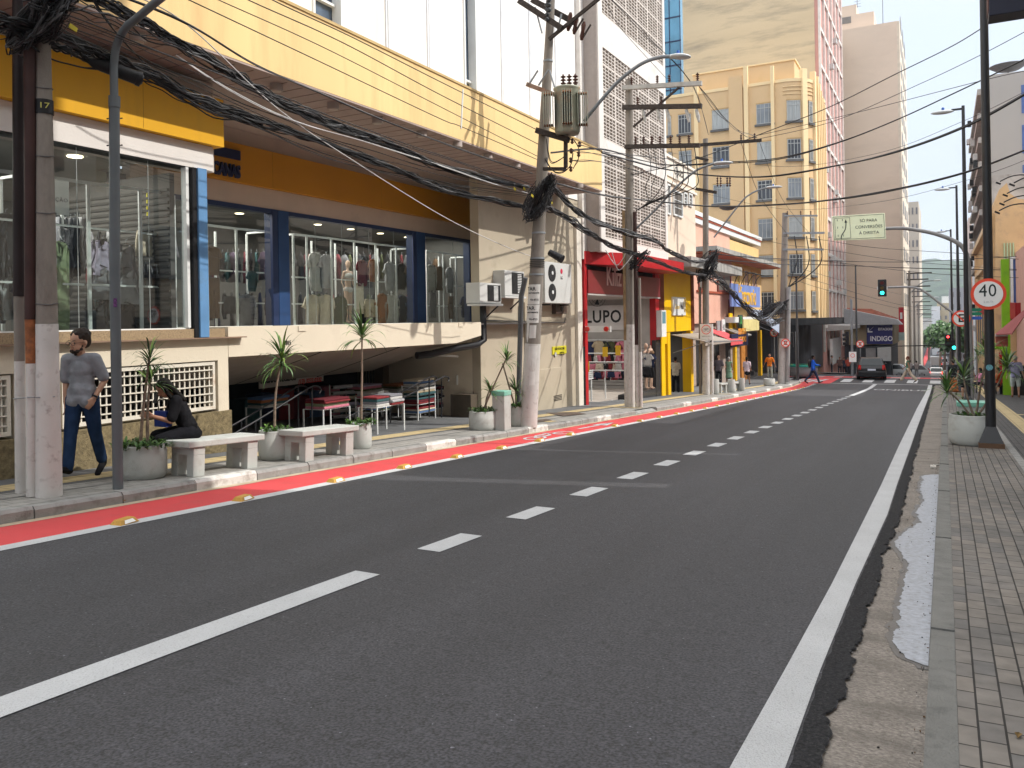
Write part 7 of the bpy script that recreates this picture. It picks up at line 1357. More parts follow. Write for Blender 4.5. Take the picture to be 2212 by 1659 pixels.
# ---- fabric stands on the pavement by the lower shop
def stand(lab,x,y,w_,d_,h_,shelves,cols_,rot=0):
    c=G(x,y,PV); c=Vector((c.x-d_*.5,c.y,gpv(c.y))); t=thing('fabric_stand',lab,'display stand',tuple(c)); 
    for sx in (-1,1):
        for sy in (-1,1): mb=MB(); mb.box(c.x+sx*d_/2-.012,c.x+sx*d_/2+.012,c.y+sy*w_/2-.012,c.y+sy*w_/2+.012,c.z,c.z+h_,wfr); obj('leg',mb,t)
    for k in range(shelves):
        z=c.z+h_*(k+1)/shelves-.02 if shelves>1 else c.z+h_; mb=MB(); mb.box(c.x-d_/2,c.x+d_/2,c.y-w_/2,c.y+w_/2,z-.012,z,wfr); obj('shelf',mb,t)
        for j in range(5): 
            y0=c.y-w_/2+w_*(j)/5
        n=max(1,int(w_/.42))
        for j in range(n):
            hh=0; 
            for q in range(4 if shelves==1 else 3):
                cc_=cols_[(j*3+q+k*2)%len(cols_)]; th=rnd.uniform(.035,.06); m2=MB(); y0=c.y-w_/2+w_*j/n+.02; m2.box(c.x-d_/2+.02,c.x+d_/2-.0+rnd.uniform(-.03,.05),y0,y0+w_/n-.04,z+.001+hh,z+th+hh,cm[cc_]); hh+=th+.002
                o=single('folded_fabric',m2,'%s cloth, %s layer, %s shelf, %s pile of the %s'%(cc_.replace('ltgrey','light grey'),ORD[q],ORD[k],ORD[j],{'white l':'low white stand','white f':'stand left of handrail','tall wh':'tall white rack','white e':'white end rack','dark cl':'dark stand','striped':'striped cloth stand','stand o':'stand of bright cloth' if 'bright' in lab else ('stand of pale cloth' if 'pale' in lab else 'far-end stand'),'pile st':'red cloth stand'}[lab[:7]]),'fabric','folded cloths on the stands',bevel=.012)
    return t
stand('white low stand of folded cloth, nearest the road',845,935,.9,.45,.55,1,['white','grey','teal','red','ltgrey'])
stand('white fabric stand left of the black handrail',824,915,.7,.45,.62,2,['olive','blue','pink','ltgrey','white'])
stand('tall white fabric rack behind the black handrail',922,907,.75,.45,.85,4,['blue','cream','red','maroon','teal','beige','white'])
stand('white end rack of purple cloth by the handrail top',988,895,.7,.45,.88,4,['pink','purple','red','white','dark'])
stand('dark cloth stand beyond the handrail',960,897,.6,.4,.7,3,['dark','black','maroon'])
stand('striped cloth stand behind the second planter',595,930,.8,.4,.5,1,['white','teal','orange','blue','cream','red'])
stand('stand of bright cloth behind the second bench',728,935,.8,.5,.5,1,['pink','green','red','maroon','teal'])
stand('stand of pale cloth right of the roll rack',806,905,.8,.5,.72,2,['white','blue','olive','pink','lilac','red'])
stand('pile stand of red cloth left of the tall rack',880,900,.8,.5,.7,2,['red','maroon','white','olive','orange'])
stand('stand of dark prints at the far end',975,893,.7,.4,.75,3,['purple','white','red','navy','pink'])
c=G(752,917,PV); t=thing('roll_rack','slanted rack holding rolls of grey and beige fabric','display stand',(c.x-.5,c.y,gpv(c.y))); X_=c.x-.6
for s_ in (714,788): a=aX(s_,915,X_+.1); b=aX(s_-2,832,X_-.35); mb=MB(); mb.bar(a,b,.03,.03,wfr); obj('side_rail',mb,t)
for k,(cc_,y) in enumerate(zip(('ltgrey','ltgrey','beige','lilac','white','ltgrey'),(833,846,858,871,884,897))):
    a=aX(718,y+4,X_-.3+.06*k); b=aX(788,y-1,X_-.3+.06*k); mb=MB(); mb.tube([a,b],.045,cm[cc_],12); mb.tube([a+(a-b)*.015,a+(a-b)*.001],.03,black,8); single('fabric_roll',mb,'%s fabric roll number %s from top on the slanted rack'%(cc_.replace('ltgrey','light grey'),['first','second','third','fourth','fifth','sixth'][k]) ,'fabric')
# things inside the dark shop
for k in range(9):
    x=530+k*34; a=aX(x,905-k*3,-14.2); mb=MB(); w_=.5; 
    mb.box(-14.4,-13.9,a.y-.3,a.y+.3,gpv(a.y),gpv(a.y)+.55+.1*(k%3),cm[['teal','navy','red','maroon','blue','pink','teal','red','grey'][k]]); single('fabric_bale',mb,'%s bale of cloth in the dark lower shop, %s'%(['teal','navy','red','maroon','blue','pink','pale teal','deep red','grey'][k],['leftmost','second from left','third from left','fourth from left','middle','right of middle','third from right','second from right','rightmost'][k]),'fabric',bevel=.03)
a=aX(558,818,-12.9); b=aX(697,806,-12.9); z1=a.z; z0=aX(558,840,-12.9).z
t=thing('shop_banner','white banner reading STRIMAX TECIDOS under the sloping ceiling','banner',(-12.9,(a.y+b.y)/2,z0)); mb=MB(); mb.prism([(-12.9,a.y,z0),(-12.9,b.y,z0+.02),(-12.9,b.y,z1+.02),(-12.9,a.y,z1)],(.02,0,0),M('banner_cloth',(.42,.38,.34),.8)); obj('cloth',mb,t)
text('STRIMAX TECIDOS',.16,black,t,(-12.87,(a.y+b.y)/2-.45,(z0+z1)/2+.05),(0,1,0),(0,0,1),.002,sx=.8,bold=.006); text('(13) 3233.0332',.14,M('ink_red',(.5,.03,.02)),t,(-12.87,(a.y+b.y)/2+.55,(z0+z1)/2-.05),(0,1,0),(0,0,1),.002,sx=.9,bold=.004,shear=.2)
# handrails
def rail(lab,path,posts,X,r=.018):
    t=thing('handrail',lab,'handrail',tuple(aX(posts[0][0],posts[0][2],X)))
    for dx in (0,-.35):
        mb=MB(); mb.tube(spline([aX(x,y,X)+Vector((dx,0,0)) for x,y in path],5),r,black_metal,7); obj('rail',mb,t)
        for (x,y0,y1) in posts: a=aX(x,y0,X)+Vector((dx,0,0)); b=aX(x,y1,X)+Vector((dx,0,0)); mb=MB(); mb.tube([a,b],r*.9,black_metal,7); obj('post',mb,t)
rail('black sloping handrail among the fabric stands',[(775,905),(839,874),(905,842),(950,818),(962,813),(970,817),(968,824)],[(872,860,915),(954,818,902)],-10.5)
rail('brown-topped handrail in front of the dark lower shop',[(500,940),(560,905),(620,868),(668,838),(684,834),(693,840),(690,850)],[(552,910,960),(674,838,925)],-10.9)
mb=MB(); a=aX(1008,850,-10.9); b=aX(1084,848,-10.9); zg=gpv(a.y); mb.box(-11.2,-10.6,a.y-.3,b.y,zg-.2,a.z,M('brown_low_wall',(.09,.07,.05),.8,.2,3)); 
for k in range(22): y=a.y+(b.y-a.y)*k/22; mb.cyl((-10.7,y,a.z),(-10.7,y,a.z+.07),.012,.002,black,5)
single('low_wall',mb,'low brown wall topped with small spikes behind the concrete block','wall')
for (x,y,lb) in ((919,828,'small white price card above the tall fabric rack'),(991,820,'small white price card above the end rack'),(823,856,'small white price card above the folded cloth stand')):
    c=aX(x,y,-11.2); mb=MB(); mb.obox(c,(0,.22,.02),(.01,0,0),(0,0,.24),wfr); mb.tube([c-Vector((0,0,.12)),c-Vector((0,0,.4))],.006,steel,4); single('price_card',mb,lb,'price card')
# ---- red shop interior: racks, clothes, mannequins
skinm=M('mannequin_skin',(.52,.36,.27),.5,.05,3)
zf=gz(29)+PV+.12
wr='inside the red shop'
def rr(x0,x1,y,X,n,kinds,colrs,sc,rz=0): row(x0,x1,y,X,n,kinds,colrs,wr,sc,rz,.05)
def rowy(x0,x1,y,Y,n,kinds,colrs,sc,key):
    for i in range(n):
        x=x0+(x1-x0)*(i+.5)/n; p=aY(x,y+(rnd.random()-.5)*3,Y+rnd.uniform(-.05,.05)); garment(kinds[i%len(kinds)],colrs[i%len(colrs)],p,sc*rnd.uniform(.92,1.06),-math.pi/2+rnd.uniform(-.5,.5),lab=rowlab(kinds[i%len(kinds)],colrs[i%len(colrs)],i,key,wr),where=wr)
rowy(1260,1350,737,31.8,7,('shirt',),('black','navy','beige','black','olive','maroon','pink'),1.0,'rear wall rail')
rowy(1262,1352,766,29.6,13,('tank',),('pink','red','black','white','pink','maroon'),.55,'upper front rail'); rowy(1264,1352,785,28.8,13,('shorts','tank'),('white','black','pink','red','cream'),.6,'middle front rail'); rowy(1266,1352,803,28,12,('tank','shorts'),('red','pink','black','navy'),.6,'lower front rail')
rowy(1376,1408,765,31.2,5,('shirt',),('black','navy','ltgrey','white','navy'),.75,'upper right rail'); rowy(1376,1406,792,31.1,4,('shorts',),('black','navy','black'),1.,'lower right rail')
for k,(x0,x1,yt,Y) in enumerate(((1260,1352,766,29.6),(1262,1352,785,28.8),(1264,1352,803,28.),(1258,1352,737,31.8))):
    a=aY(x0,yt,Y); b=aY(x1,yt,Y); zf_=gz(Y)+PV; t=thing('clothes_rail','chrome clothes rail in the red shop, '+['upper front','middle front','lower front','rear wall'][k],'clothes rail',(a.x,a.y,zf_)); mb=MB(); mb.tube([a+Vector((0,0,.05)),b+Vector((0,0,.05))],.02,wfr,6); obj('bar',mb,t)
    for p in ((a,b,(a+b)/2) if k<3 else (a,b)): mb=MB(); mb.tube([p+Vector((0,0,.05)),Vector((p.x,p.y,zf_+.02))],.02,wfr,6); mb.box(p.x-.25,p.x+.25,p.y-.02,p.y+.02,zf_,zf_+.04,wfr); obj('post',mb,t)
t=thing('wire_basket_table','white wire basket table at the entrance of the red shop','table',(-11.2,25.8,gpv(26))); z=gpv(26)+.8; mb=MB()
for k in range(9): mb.box(-11.7,-10.9,25.3+k*.17,25.31+k*.17,z,z+.3,wfr); 
for k in range(5): mb.box(-10.91,-10.9,25.3,26.7,z+k*.07,z+.01+k*.07,wfr)
mb.box(-11.7,-10.9,25.3,26.7,z-.02,z,wfr); obj('basket',mb,t)
for sx in (-11.65,-10.95):
    for y in (25.35,26.6): mb=MB(); mb.box(sx-.02,sx+.02,y-.02,y+.02,gpv(26),z-.021,wfr); obj('leg',mb,t)
for k in range(7): m2=MB(); m2.ell((-11.3+.1*(k%2),25.45+k*.18,z+.1),(.28,.1,.12),cm[['pink','white','red','cream','pink','white','red'][k]],10,6); single('loose_garment',m2,'%s garment heaped in the wire basket, %s from the left'%(['pink','white','red','cream','rose','pale','deep red'][k],['first','second','third','fourth','fifth','sixth','seventh'][k]),'clothes')
for (px,py,Y,lb) in ((1307,760,28.5,'yellow price card on the rails of the red shop'),(1335,757,28,'yellow and white price card near the ochre pipe in the red shop'),(1267,792,26,'yellow price card by the mannequin at the shop entrance')):
    c=aY(px,py,Y); mb=MB(); mb.obox(c,(.2,0,0),(0,.01,0),(0,0,.36),M('price_yellow_glow2',(.8,.5,.03),.6)); mb.tube([c-Vector((0,0,.18)),c-Vector((0,0,.5))],.008,steel,4); single('price_card',mb,lb,'price card')
# ================================================================ PEOPLE
def caps(mb,p0,p1,r0,r1,m,n=12):
    p0,p1=Vector(p0),Vector(p1); d=p1-p0
    if d.length<1e-5: mb.ell(p0,r0,m,n,8); return
    mb.tube([p0-d.normalized()*r0*.9,p0-d.normalized()*r0*.55,p0,p1,p1+d.normalized()*r1*.55,p1+d.normalized()*r1*.9],[r0*.3,r0*.82,r0,r1,r1*.82,r1*.3],m,n)
def fuse(mb,vox,smooth=3,mat=None,name='body'):
    me=mesh_of(mb,name); o=bpy.data.objects.new('tmp',me); COL.objects.link(o)
    r=o.modifiers.new('r','REMESH'); r.mode='VOXEL'; r.voxel_size=vox; s=o.modifiers.new('s','SMOOTH'); s.iterations=smooth; s.factor=.5
    dg=bpy.context.evaluated_depsgraph_get(); m2=bpy.data.meshes.new_from_object(o.evaluated_get(dg)); bpy.data.objects.remove(o); m2.name=name
    m2.materials.clear()
    if mat: m2.materials.append(mat)
    for p in m2.polygons: p.use_smooth=True
    return m2
SK={'light':M('skin_light',(.5,.29,.2),.55,.06,20),'mid':M('skin_mid',(.38,.2,.13),.55,.06,20),'dark':M('skin_dark',(.13,.065,.04),.55,.06,20)}
HR={'black':M('hair_black',(.008,.007,.006),.75,.4,60,spec=.15),'brown':M('hair_brown',(.022,.013,.009),.6,.4,60),'grey':M('hair_grey',(.3,.29,.28),.7,.2,60),'red':M('hair_redbrown',(.12,.03,.015),.6,.3,60)}
PC={}
def cloth(c):
    k=tuple(round(v,3) for v in c)
    if k not in PC: PC[k]=M('clothing_%d'%len(PC),c,.95,.2,9,bump=1.,bscale=16,spec=.08)
    return PC[k]
def person(lab,loc,yaw,h=1.72,legs=((0,0),(0,0)),arms=((5,8,10),(5,8,10)),lean=0,skin='mid',hair='black',hairstyle='short',shirt=(.3,.3,.3),sleeve=.5,pants=(.05,.06,.1),plen=1.,bottom='trousers',shoes=(.03,.03,.03),head_yaw=0,head_pitch=0,vox=.022,sit=False,hands=None,fem=False,wide=0,bald=False,detail=False,extra=None,drop=0,headk=1.06,bulk=.93):
    s=h/1.75; sk=SK[skin]
    # joints (forward = -Y)
    hip=Vector((0,0,.93)); 
    if sit: hip=Vector((0,0,.55 if drop==0 else drop))
    L_=Matrix.Rotation(R(lean),3,'X')   # positive lean = forward (-Y)
    f=lambda v: hip+L_@Vector(v)
    chest=f((0,0,.36)); neck=f((0,0,.53)); sw=.165 if fem else .19*(bulk*.5+.5); hw=.095
    head=f((0,-.025,.69)); Hm=Matrix.Rotation(R(lean*.3+head_pitch),3,'X')@Matrix.Rotation(R(head_yaw),3,'Z'); head=neck+Matrix.Rotation(R(lean*.6+head_pitch*.8),3,'X')@Vector((0,-.03,.165))
    sh=[f((-sw,0,.485)),f((sw,0,.485))]; hp=[hip+Vector((-hw,0,0)),hip+Vector((hw,0,0))]
    def dirv(a,out=0): return Vector((math.sin(R(out)),-math.sin(R(a))*math.cos(R(out)),-math.cos(R(a))*math.cos(R(out))))
    kn=[];an=[];to=[]
    for i in (0,1):
        a,k=legs[i][:2]; o=(legs[i][2] if len(legs[i])>2 else 2)*(-1 if i==0 else 1); d=dirv(a,o); K=hp[i]+d*.435; d2=dirv(a-k,o*.5); A=K+d2*.42; kn.append(K); an.append(A)
        fd=dirv(a-k+90+ (legs[i][3] if len(legs[i])>3 else 0),0); to.append(A+Vector((0,0,-.045))+fd*.2+Vector((.02*(-1 if i==0 else 1),0,0)))
    el=[];wr=[]
    for i in (0,1):
        a,o,b=arms[i][:3]; sg=-1 if i==0 else 1; d=dirv(a,o*sg); E=sh[i]+d*.29; inn=arms[i][3] if len(arms[i])>3 else 0; d2=dirv(a+b,(o-inn)*sg); W=E+d2*.26; el.append(E); wr.append(W)
    low=min(min(a.z for a in an)-.07,min(t.z for t in to)-.02) if not sit else 0
    if sit: low=0
    off=Vector((0,0,-low))
    P=lambda v:(v+off)*s
    m0=sk; mb=MB()
    # torso + limbs
    caps(mb,P(hip+Vector((0,0,.02))),P(f((0,0,.16))),.1*s,.098*s,m0); mb.ell(P(hip),(.155*s if not fem else .17*s,.11*s,.13*s),m0); mb.ell(P(f((0,.0,.18))),(.13*s*bulk,.095*s*bulk,.14*s),m0); mb.ell(P(f((0,.0,.36))),((.185 if not fem else .16)*s*bulk,.115*s*bulk,.17*s),m0,rot=L_); 
    caps(mb,P(sh[0]),P(sh[1]),.062*s,.062*s,m0); caps(mb,P(f((0,0,.46))),P(neck+(head-neck)*.5),.06*s,.052*s,m0)
    for i in (0,1):
        caps(mb,P(hp[i]),P(kn[i]),.09*s,.058*s,m0); caps(mb,P(kn[i]),P(an[i]),.056*s,.036*s,m0); mb.ell(P(kn[i].lerp(an[i],.3)+Vector((0,.02,0))),(.052*s,.055*s,.11*s),m0)
        caps(mb,P(sh[i]),P(el[i]),.052*s,.041*s,m0); caps(mb,P(el[i]),P(wr[i]),.04*s,.027*s,m0); caps(mb,P(an[i]+Vector((0,.03,-.03))),P(to[i]),.036*s,.028*s,m0)
        # hand: palm, four fingers, thumb
        hd=(wr[i]-el[i]).normalized(); hd=hd if not hands else Vector(hands[i]).normalized(); sd_=hd.cross(Vector((0,0,1))); sd_=sd_.normalized() if sd_.length>.1 else Vector((0,1,0)); up_=sd_.cross(hd).normalized()
        pc=wr[i]+hd*.045; mb.obox(P(pc),hd*.085*s,sd_*.024*s,up_*.075*s,m0)
        if vox<.015 or detail:
            for q in range(4):
                b=wr[i]+hd*.085+up_*(-.03+.02*q); c_=b+hd*.035+sd_*.008; e=c_+hd*.028*(1-.15*abs(q-1.5))+sd_*.022; caps(mb,P(b),P(c_),.0085*s,.008*s,m0,7); caps(mb,P(c_),P(e),.008*s,.007*s,m0,7)
            b=wr[i]+hd*.03+up_*.035; caps(mb,P(b),P(b+hd*.035+up_*.025),.011*s,.008*s,m0,7)
        else: mb.obox(P(wr[i]+hd*.12),hd*.07*s,sd_*.02*s,up_*.07*s,m0)
    # head
    HC=P(head); Hr=Hm
    def hv(x,y,z): return HC+Hr@Vector((x,y,z))*s*headk
    B=bulk
    mb.ell(hv(0,.012,.03),(.076*s*headk,.096*s*headk,.098*s*headk),m0,rot=Hr); mb.ell(hv(0,-.02,-.045),(.058*s*headk,.068*s*headk,.072*s*headk),m0,rot=Hr); mb.ell(hv(0,-.045,-.085),(.035*s,.035*s,.026*s),m0)
    mb.ell(hv(0,-.09,-.012),(.013*s,.02*s,.028*s),m0); mb.ell(hv(0,-.102,-.026),(.017*s,.014*s,.012*s),m0)
    for q in (-1,1): mb.ell(hv(q*.078,.01,-.005),(.012*s,.02*s,.03*s),m0)
    body=fuse(mb,vox if not detail else .0115,2,sk,'person'); root=bpy.data.objects.new('person',body); COL.objects.link(root); root.location=loc; root.rotation_euler=(0,0,yaw); tag(root,lab,'person')
    def child(name,mb,mat,v=None,fz=True):
        me=fuse(mb,v or vox*.9,3,mat,name) if fz else mesh_of(mb,name); o=bpy.data.objects.new(name,me); COL.objects.link(o); o.parent=root; return o
    # shirt
    if shirt:
        m=cloth(shirt); mb=MB(); g=.016
        mb.ell(P(f((0,0,.0))),((.168+g)*s,(.128+g)*s,.1*s),m); [mb.ell(P(f((q*.075,0,-.035))),(.112*s,.15*s,.1*s),m) for q in (-1,1)]; mb.ell(P(f((0,0,.1))),((.155+g)*s,(.112+g)*s,.15*s),m); mb.ell(P(f((0,.0,.22))),((.158+g)*s*(bulk*.5+.5),(.11+g)*s*bulk,.17*s),m); mb.obox(P(f((0,0,.02))),Vector((.3*s,0,0)),Vector((0,.2*s,0)),Vector((0,0,.2*s)),m); mb.ell(P(f((0,0,.36))),((.188+g if not fem else .162+g)*s*bulk,(.118+g)*s*bulk,.165*s),m,rot=L_); caps(mb,P(sh[0]),P(sh[1]),(.062+g)*s,(.062+g)*s,m); mb.ell(P(f((0,0,.475))),(.085*s,.075*s,.055*s),m)
        if fem: 
            for q in (-1,1): mb.ell(P(f((q*.075,-.1,.33))),(.065*s,.06*s,.065*s),m)
        if sleeve>0:
            for i in (0,1):
                k=min(1,sleeve); caps(mb,P(sh[i]),P(sh[i].lerp(el[i],min(1,k*1.7))),(.06+g)*s,(.052+g*1.2)*s,m)
                if k>.6: caps(mb,P(el[i]),P(el[i].lerp(wr[i],(k-.6)/.4)),(.045+g)*s,(.034+g)*s,m)
        child('shirt',mb,m)
    mb=MB(); m=cloth(pants); g=.014
    if bottom=='trousers':
        mb.ell(P(hip+Vector((0,0,-.02))),((.155+g)*s,(.112+g)*s,.12*s),m)
        for i in (0,1):
            caps(mb,P(hp[i]),P(kn[i]),(.092+g)*s,(.062+g*1.1+wide*.4)*s,m)
            if plen>.55: e=kn[i].lerp(an[i],(plen-.5)*2*.97); caps(mb,P(kn[i]),P(e),(.06+g*1.1+wide*.4)*s,(.046+g+wide)*s,m)
        child('trousers' if plen>.8 else 'shorts',mb,m)
    elif bottom in('skirt','dress'):
        for t_ in range(6):
            k=t_/5; z=hip+Vector((0,0,.06)) ; c=hip.lerp((kn[0]+kn[1])/2+Vector((0,0,-.35*(plen-.5)*2 if plen>.5 else 0)),k*min(1,plen*1.6)); mb.ell(P(c),((.165+.03*k+wide*k)*s,(.125+.05*k+wide*k)*s,.1*s),m)
        child('skirt',mb,m)
    if shoes:
        m=cloth(shoes)
        for i in (0,1): mb=MB(); caps(mb,P(an[i]+Vector((0,.035,-.035))),P(to[i]),.046*s,.036*s,m); caps(mb,P(an[i]+Vector((0,.02,.0))),P(an[i]+Vector((0,.03,-.03))),.044*s,.046*s,m); child('shoe',mb,m)
    # hair
    if not bald:
        m=HR[hair]; mb=MB(); s_0=s; s=s*headk; mb.ell(hv(0,.03/headk*headk,.055),(.086*s,.098*s,.088*s),m,rot=Hr) if False else mb.ell(HC+Hr@Vector((0,.03,.055))*s,(.086*s,.098*s,.088*s),m,rot=Hr); mb.ell(HC+Hr@Vector((0,.065,.01))*s,(.074*s,.062*s,.08*s),m,rot=Hr); s=s_0
        if hairstyle=='long':
            for q in (-1,0,1): caps(mb,hv(q*.05,.07,.03),hv(q*.07,.1,-.26),.05*s,.035*s,m)
            for q in (-1,1): caps(mb,hv(q*.072,.0,.02),hv(q*.085,-.01,-.2),.03*s,.028*s,m)
        if hairstyle=='curly':
            r_=random.Random(3)
            for k in range(70):
                a=r_.random()*6.28; e=r_.uniform(.05,1.25); v=Vector((.084*math.cos(a)*math.cos(e),.03+.095*math.sin(a)*math.cos(e),.045+.09*math.sin(e)))
                if v.y<-.05 and v.z<.07: continue
                mb.ell(hv(*v),(r_.uniform(.013,.024)*s,)*3,m,7,5)
        if hairstyle=='bun': mb.ell(hv(0,.11,.09),(.04*s,.04*s,.04*s),m)
        if hairstyle=='pony': caps(mb,hv(0,.1,.06),hv(0,.14,-.16),.035*s,.02*s,m)
        child('hair',mb,m,.009 if detail else vox*.8)
    if detail:
        m=M('eye_dark',(.02,.015,.01),.2); mb=MB()
        for q in (-1,1): mb.ell(hv(q*.03,-.083,.004),(.012*s,.006*s,.006*s),m,8,6)
        child('eyes',mb,m,fz=False)
        mb=MB(); mb.ell(hv(0,-.094,-.058),(.022*s,.008*s,.005*s),M('lip',(.3,.12,.1),.5),10,6); child('mouth',mb,None,fz=False)
    if extra: extra(root,P,hv,dict(f=f,sh=sh,el=el,wr=wr,hip=hip,kn=kn,an=an,s=s,child=child,neck=neck,head=head,Hr=Hr))
    return root
def yaw_to(v): # heading so that local -Y points along v
    return math.atan2(v[0],-v[1])
# -- man in grey T-shirt walking toward the camera
def man_extra(root,P,hv,d):
    s=d['s']; m=HR['brown']; mb=MB()
    for x,y,z,r in ((0,-.078,-.085,.026),(-.035,-.062,-.08,.026),(.035,-.062,-.08,.026),(-.055,-.03,-.062,.022),(.055,-.03,-.062,.022),(-.06,-.02,-.03,.014),(.06,-.02,-.03,.014),(0,-.09,-.068,.013),(-.022,-.094,-.042,.009),(.022,-.094,-.042,.009),(0,-.05,-.112,.022)): mb.ell(hv(x,y,z),r*s,m,8,6)
    d['child']('beard',mb,m,.008)
    mb=MB()
    for q in (-1,1): mb.tube([hv(q*.032+.026*math.cos(a*.785),-.104,.004+.02*math.sin(a*.785)) for a in range(9)],.0028,black,5,False); mb.tube([hv(q*.058,-.1,.008),hv(q*.08,.0,.008)],.002,black,4)
    mb.tube([hv(-.008,-.106,.008),hv(.008,-.106,.008)],.002,black,4); d['child']('glasses',mb,black,fz=False)
    mb=MB()
    for q in (-1,1): mb.ell(hv(q*.03,-.088,.03),(.02*s,.006*s,.004*s),m,8,5)
    d['child']('eyebrows',mb,None,fz=False)
    mb=MB(); w_=d['wr'][1]; e=d['el'][1]; c=w_.lerp(e,.1); dd=(e-w_).normalized(); mb.tube([P(c-dd*.012),P(c+dd*.012)],.036*s,black,12); d['child']('wrist_band',mb,black,fz=False)
c=G(181,1030,PV); 
person('young bearded man with glasses, grey T-shirt and jeans, walking beside the near pole',(c.x,c.y,gpv(c.y)),yaw_to((.5,-.87)),1.76,legs=((15,4,0,8),(-12,12,1,-6)),arms=((-6,7,16,10),(-14,17,42,36)),lean=2,skin='light',hair='brown',hairstyle='curly',shirt=(.25,.26,.29),sleeve=.5,pants=(.018,.038,.09),shoes=(.015,.015,.017),head_yaw=-20,head_pitch=6,headk=1.24,bulk=.78,vox=.013,detail=True,extra=man_extra,wide=.004)
# -- seated woman in black on the first bench
def wom_extra(root,P,hv,d):
    w=(d['wr'][0]+d['wr'][1])/2; mb=MB(); mb.obox(P(w+Vector((0,-.09,.03))),(.075,0,0),(0,.01,.0),(0,.05,.13),black); d['child']('phone',mb,black,fz=False)
c=G(408,1020,PV); zs=gpv(c.y)
wpx=aY(385,935,c.y)
wy=G(400,1027,PV).y+.02
person('person with long black hair in black clothes seated on the bench looking at a phone',(-8.72,wy+.22,gpv(wy)),yaw_to((-.55,-.83)),1.62,legs=((84,80,6),(80,72,8)),arms=((14,6,90,26),(16,6,92,28)),lean=22,skin='mid',hair='black',hairstyle='long',shirt=(.012,.012,.014),sleeve=.5,pants=(.012,.012,.015),shoes=(.02,.02,.02),head_pitch=30,vox=.014,sit=True,drop=.57,fem=True,detail=True,extra=None)
t=aY(398,925,wy-.12); mb=MB(); q=Vector((-8.95,wy+.0,gpv(wy)+.6)); mb.box(q.x-.11,q.x+.11,q.y-.05,q.y+.05,q.z,q.z+.2,M('bag_blue',(.015,.04,.25),.7,.15,8)); mb.tube(spline([q+Vector((-.08,0,.2)),q+Vector((-.08,0,.34)),q+Vector((.08,0,.34)),q+Vector((.08,0,.2))],5),.008,black,5); single('hand_bag',mb,'bright blue bag with black strap on the lap of the seated person','bag',bevel=.02)
q=Vector((-8.95,wy-.1,gpv(wy)+.98)); mb=MB(); mb.obox(q,(.07,0,0),(0,.009,0),(0,.05,.13),black); single('phone',mb,'dark phone held by the seated person','phone')
# -- person in red half hidden behind the near pole
c=G(20,1000,PV); person('person in a red shirt mostly hidden behind the near pipes',(c.x-.55,c.y-.1,gpv(c.y)),yaw_to((0,-1)),1.7,arms=((5,6,8),(0,8,12)),skin='mid',shirt=(.4,.01,.015),sleeve=.5,pants=(.04,.04,.05),vox=.02)
PP=[ # label,px,py,z-offset,height,kwargs
('woman in a cream top and black trousers standing in the yellow shop doorway',1460,842,1.62,(-.2,.9),dict(skin='mid',fem=True,shirt=(.6,.55,.45),sleeve=.5,pants=(.012,.012,.014),arms=((30,5,95,20),(30,5,100,20)),hairstyle='bun',wide=.02)),
('man in a dark grey shirt seen from behind outside the pink building',1553,833,1.76,(.1,1),dict(skin='light',shirt=(.12,.1,.115),pants=(.02,.02,.024),bald=True,arms=((15,14,60,10),(0,14,12)))),
('woman in a strapless green dress seen from behind outside the pink building',1575,832,1.66,(.1,1),dict(skin='mid',fem=True,hair='grey',shirt=(.22,.36,.25),sleeve=0,pants=(.22,.36,.25),bottom='dress',plen=.55,wide=.03,hairstyle='bun')),
('woman in a pale pink top and black skirt walking with a black bag',1614,833,1.64,(-.1,1),dict(skin='mid',fem=True,shirt=(.55,.45,.5),pants=(.01,.01,.012),plen=.3,bottom='skirt',legs=((18,6),(-14,22)),hairstyle='pony')),
('person in an orange T-shirt standing past the beige awnings',1663,817,1.72,(.1,-1),dict(skin='mid',shirt=(.75,.2,.02),sleeve=.5,pants=(.4,.42,.36),arms=((0,22,8),(0,22,8)))),
('man in a bright blue jacket with backpack walking at the crossing kerb',1757,829,1.76,(1,.15),dict(skin='dark',shirt=(.015,.08,.42),sleeve=1.,pants=(.025,.04,.08),legs=((26,6),(-24,18)),arms=((-12,8,30),(28,8,55)))),
('woman in a green top and wide beige trousers striding over the crossing',1962,826,1.66,(-1,.1),dict(skin='mid',fem=True,hair='red',hairstyle='pony',shirt=(.1,.2,.13),sleeve=0,pants=(.5,.42,.33),wide=.05,legs=((32,4),(-28,14)),arms=((25,6,15),(-18,6,12)))),
('older man in a lilac shirt and pale shorts seen from behind at the right edge',2194,858,1.78,(.05,1),dict(skin='light',hair='grey',shirt=(.28,.28,.42),sleeve=.5,pants=(.45,.52,.5),plen=.5,shoes=(.2,.1,.06),arms=((4,12,10),(4,12,10)))),
('man in a dark grey T-shirt seen from behind beyond the right planter',2087,862,1.82,(.1,1),dict(skin='light',hair='brown',shirt=(.09,.09,.1),sleeve=.5,pants=(.015,.015,.02),plen=.55,arms=((4,12,10),(4,12,10)))),
('person in a long orange skirt beside the far right planter',2060,852,1.62,(-.2,1),dict(skin='mid',fem=True,hair='brown',shirt=(.03,.03,.035),sleeve=.5,pants=(.5,.16,.06),bottom='dress',plen=.9,wide=.05)),
]
for lab,px,py,h,hd,kw in PP:
    c=G(px,py,PV) if px!=1460 else aX(px,py,-10.95); person(lab,(c.x,c.y,gpv(c.y) if c.y<57 or c.x<-9 else gz(c.y)),yaw_to(hd),h,vox=.028,**kw)
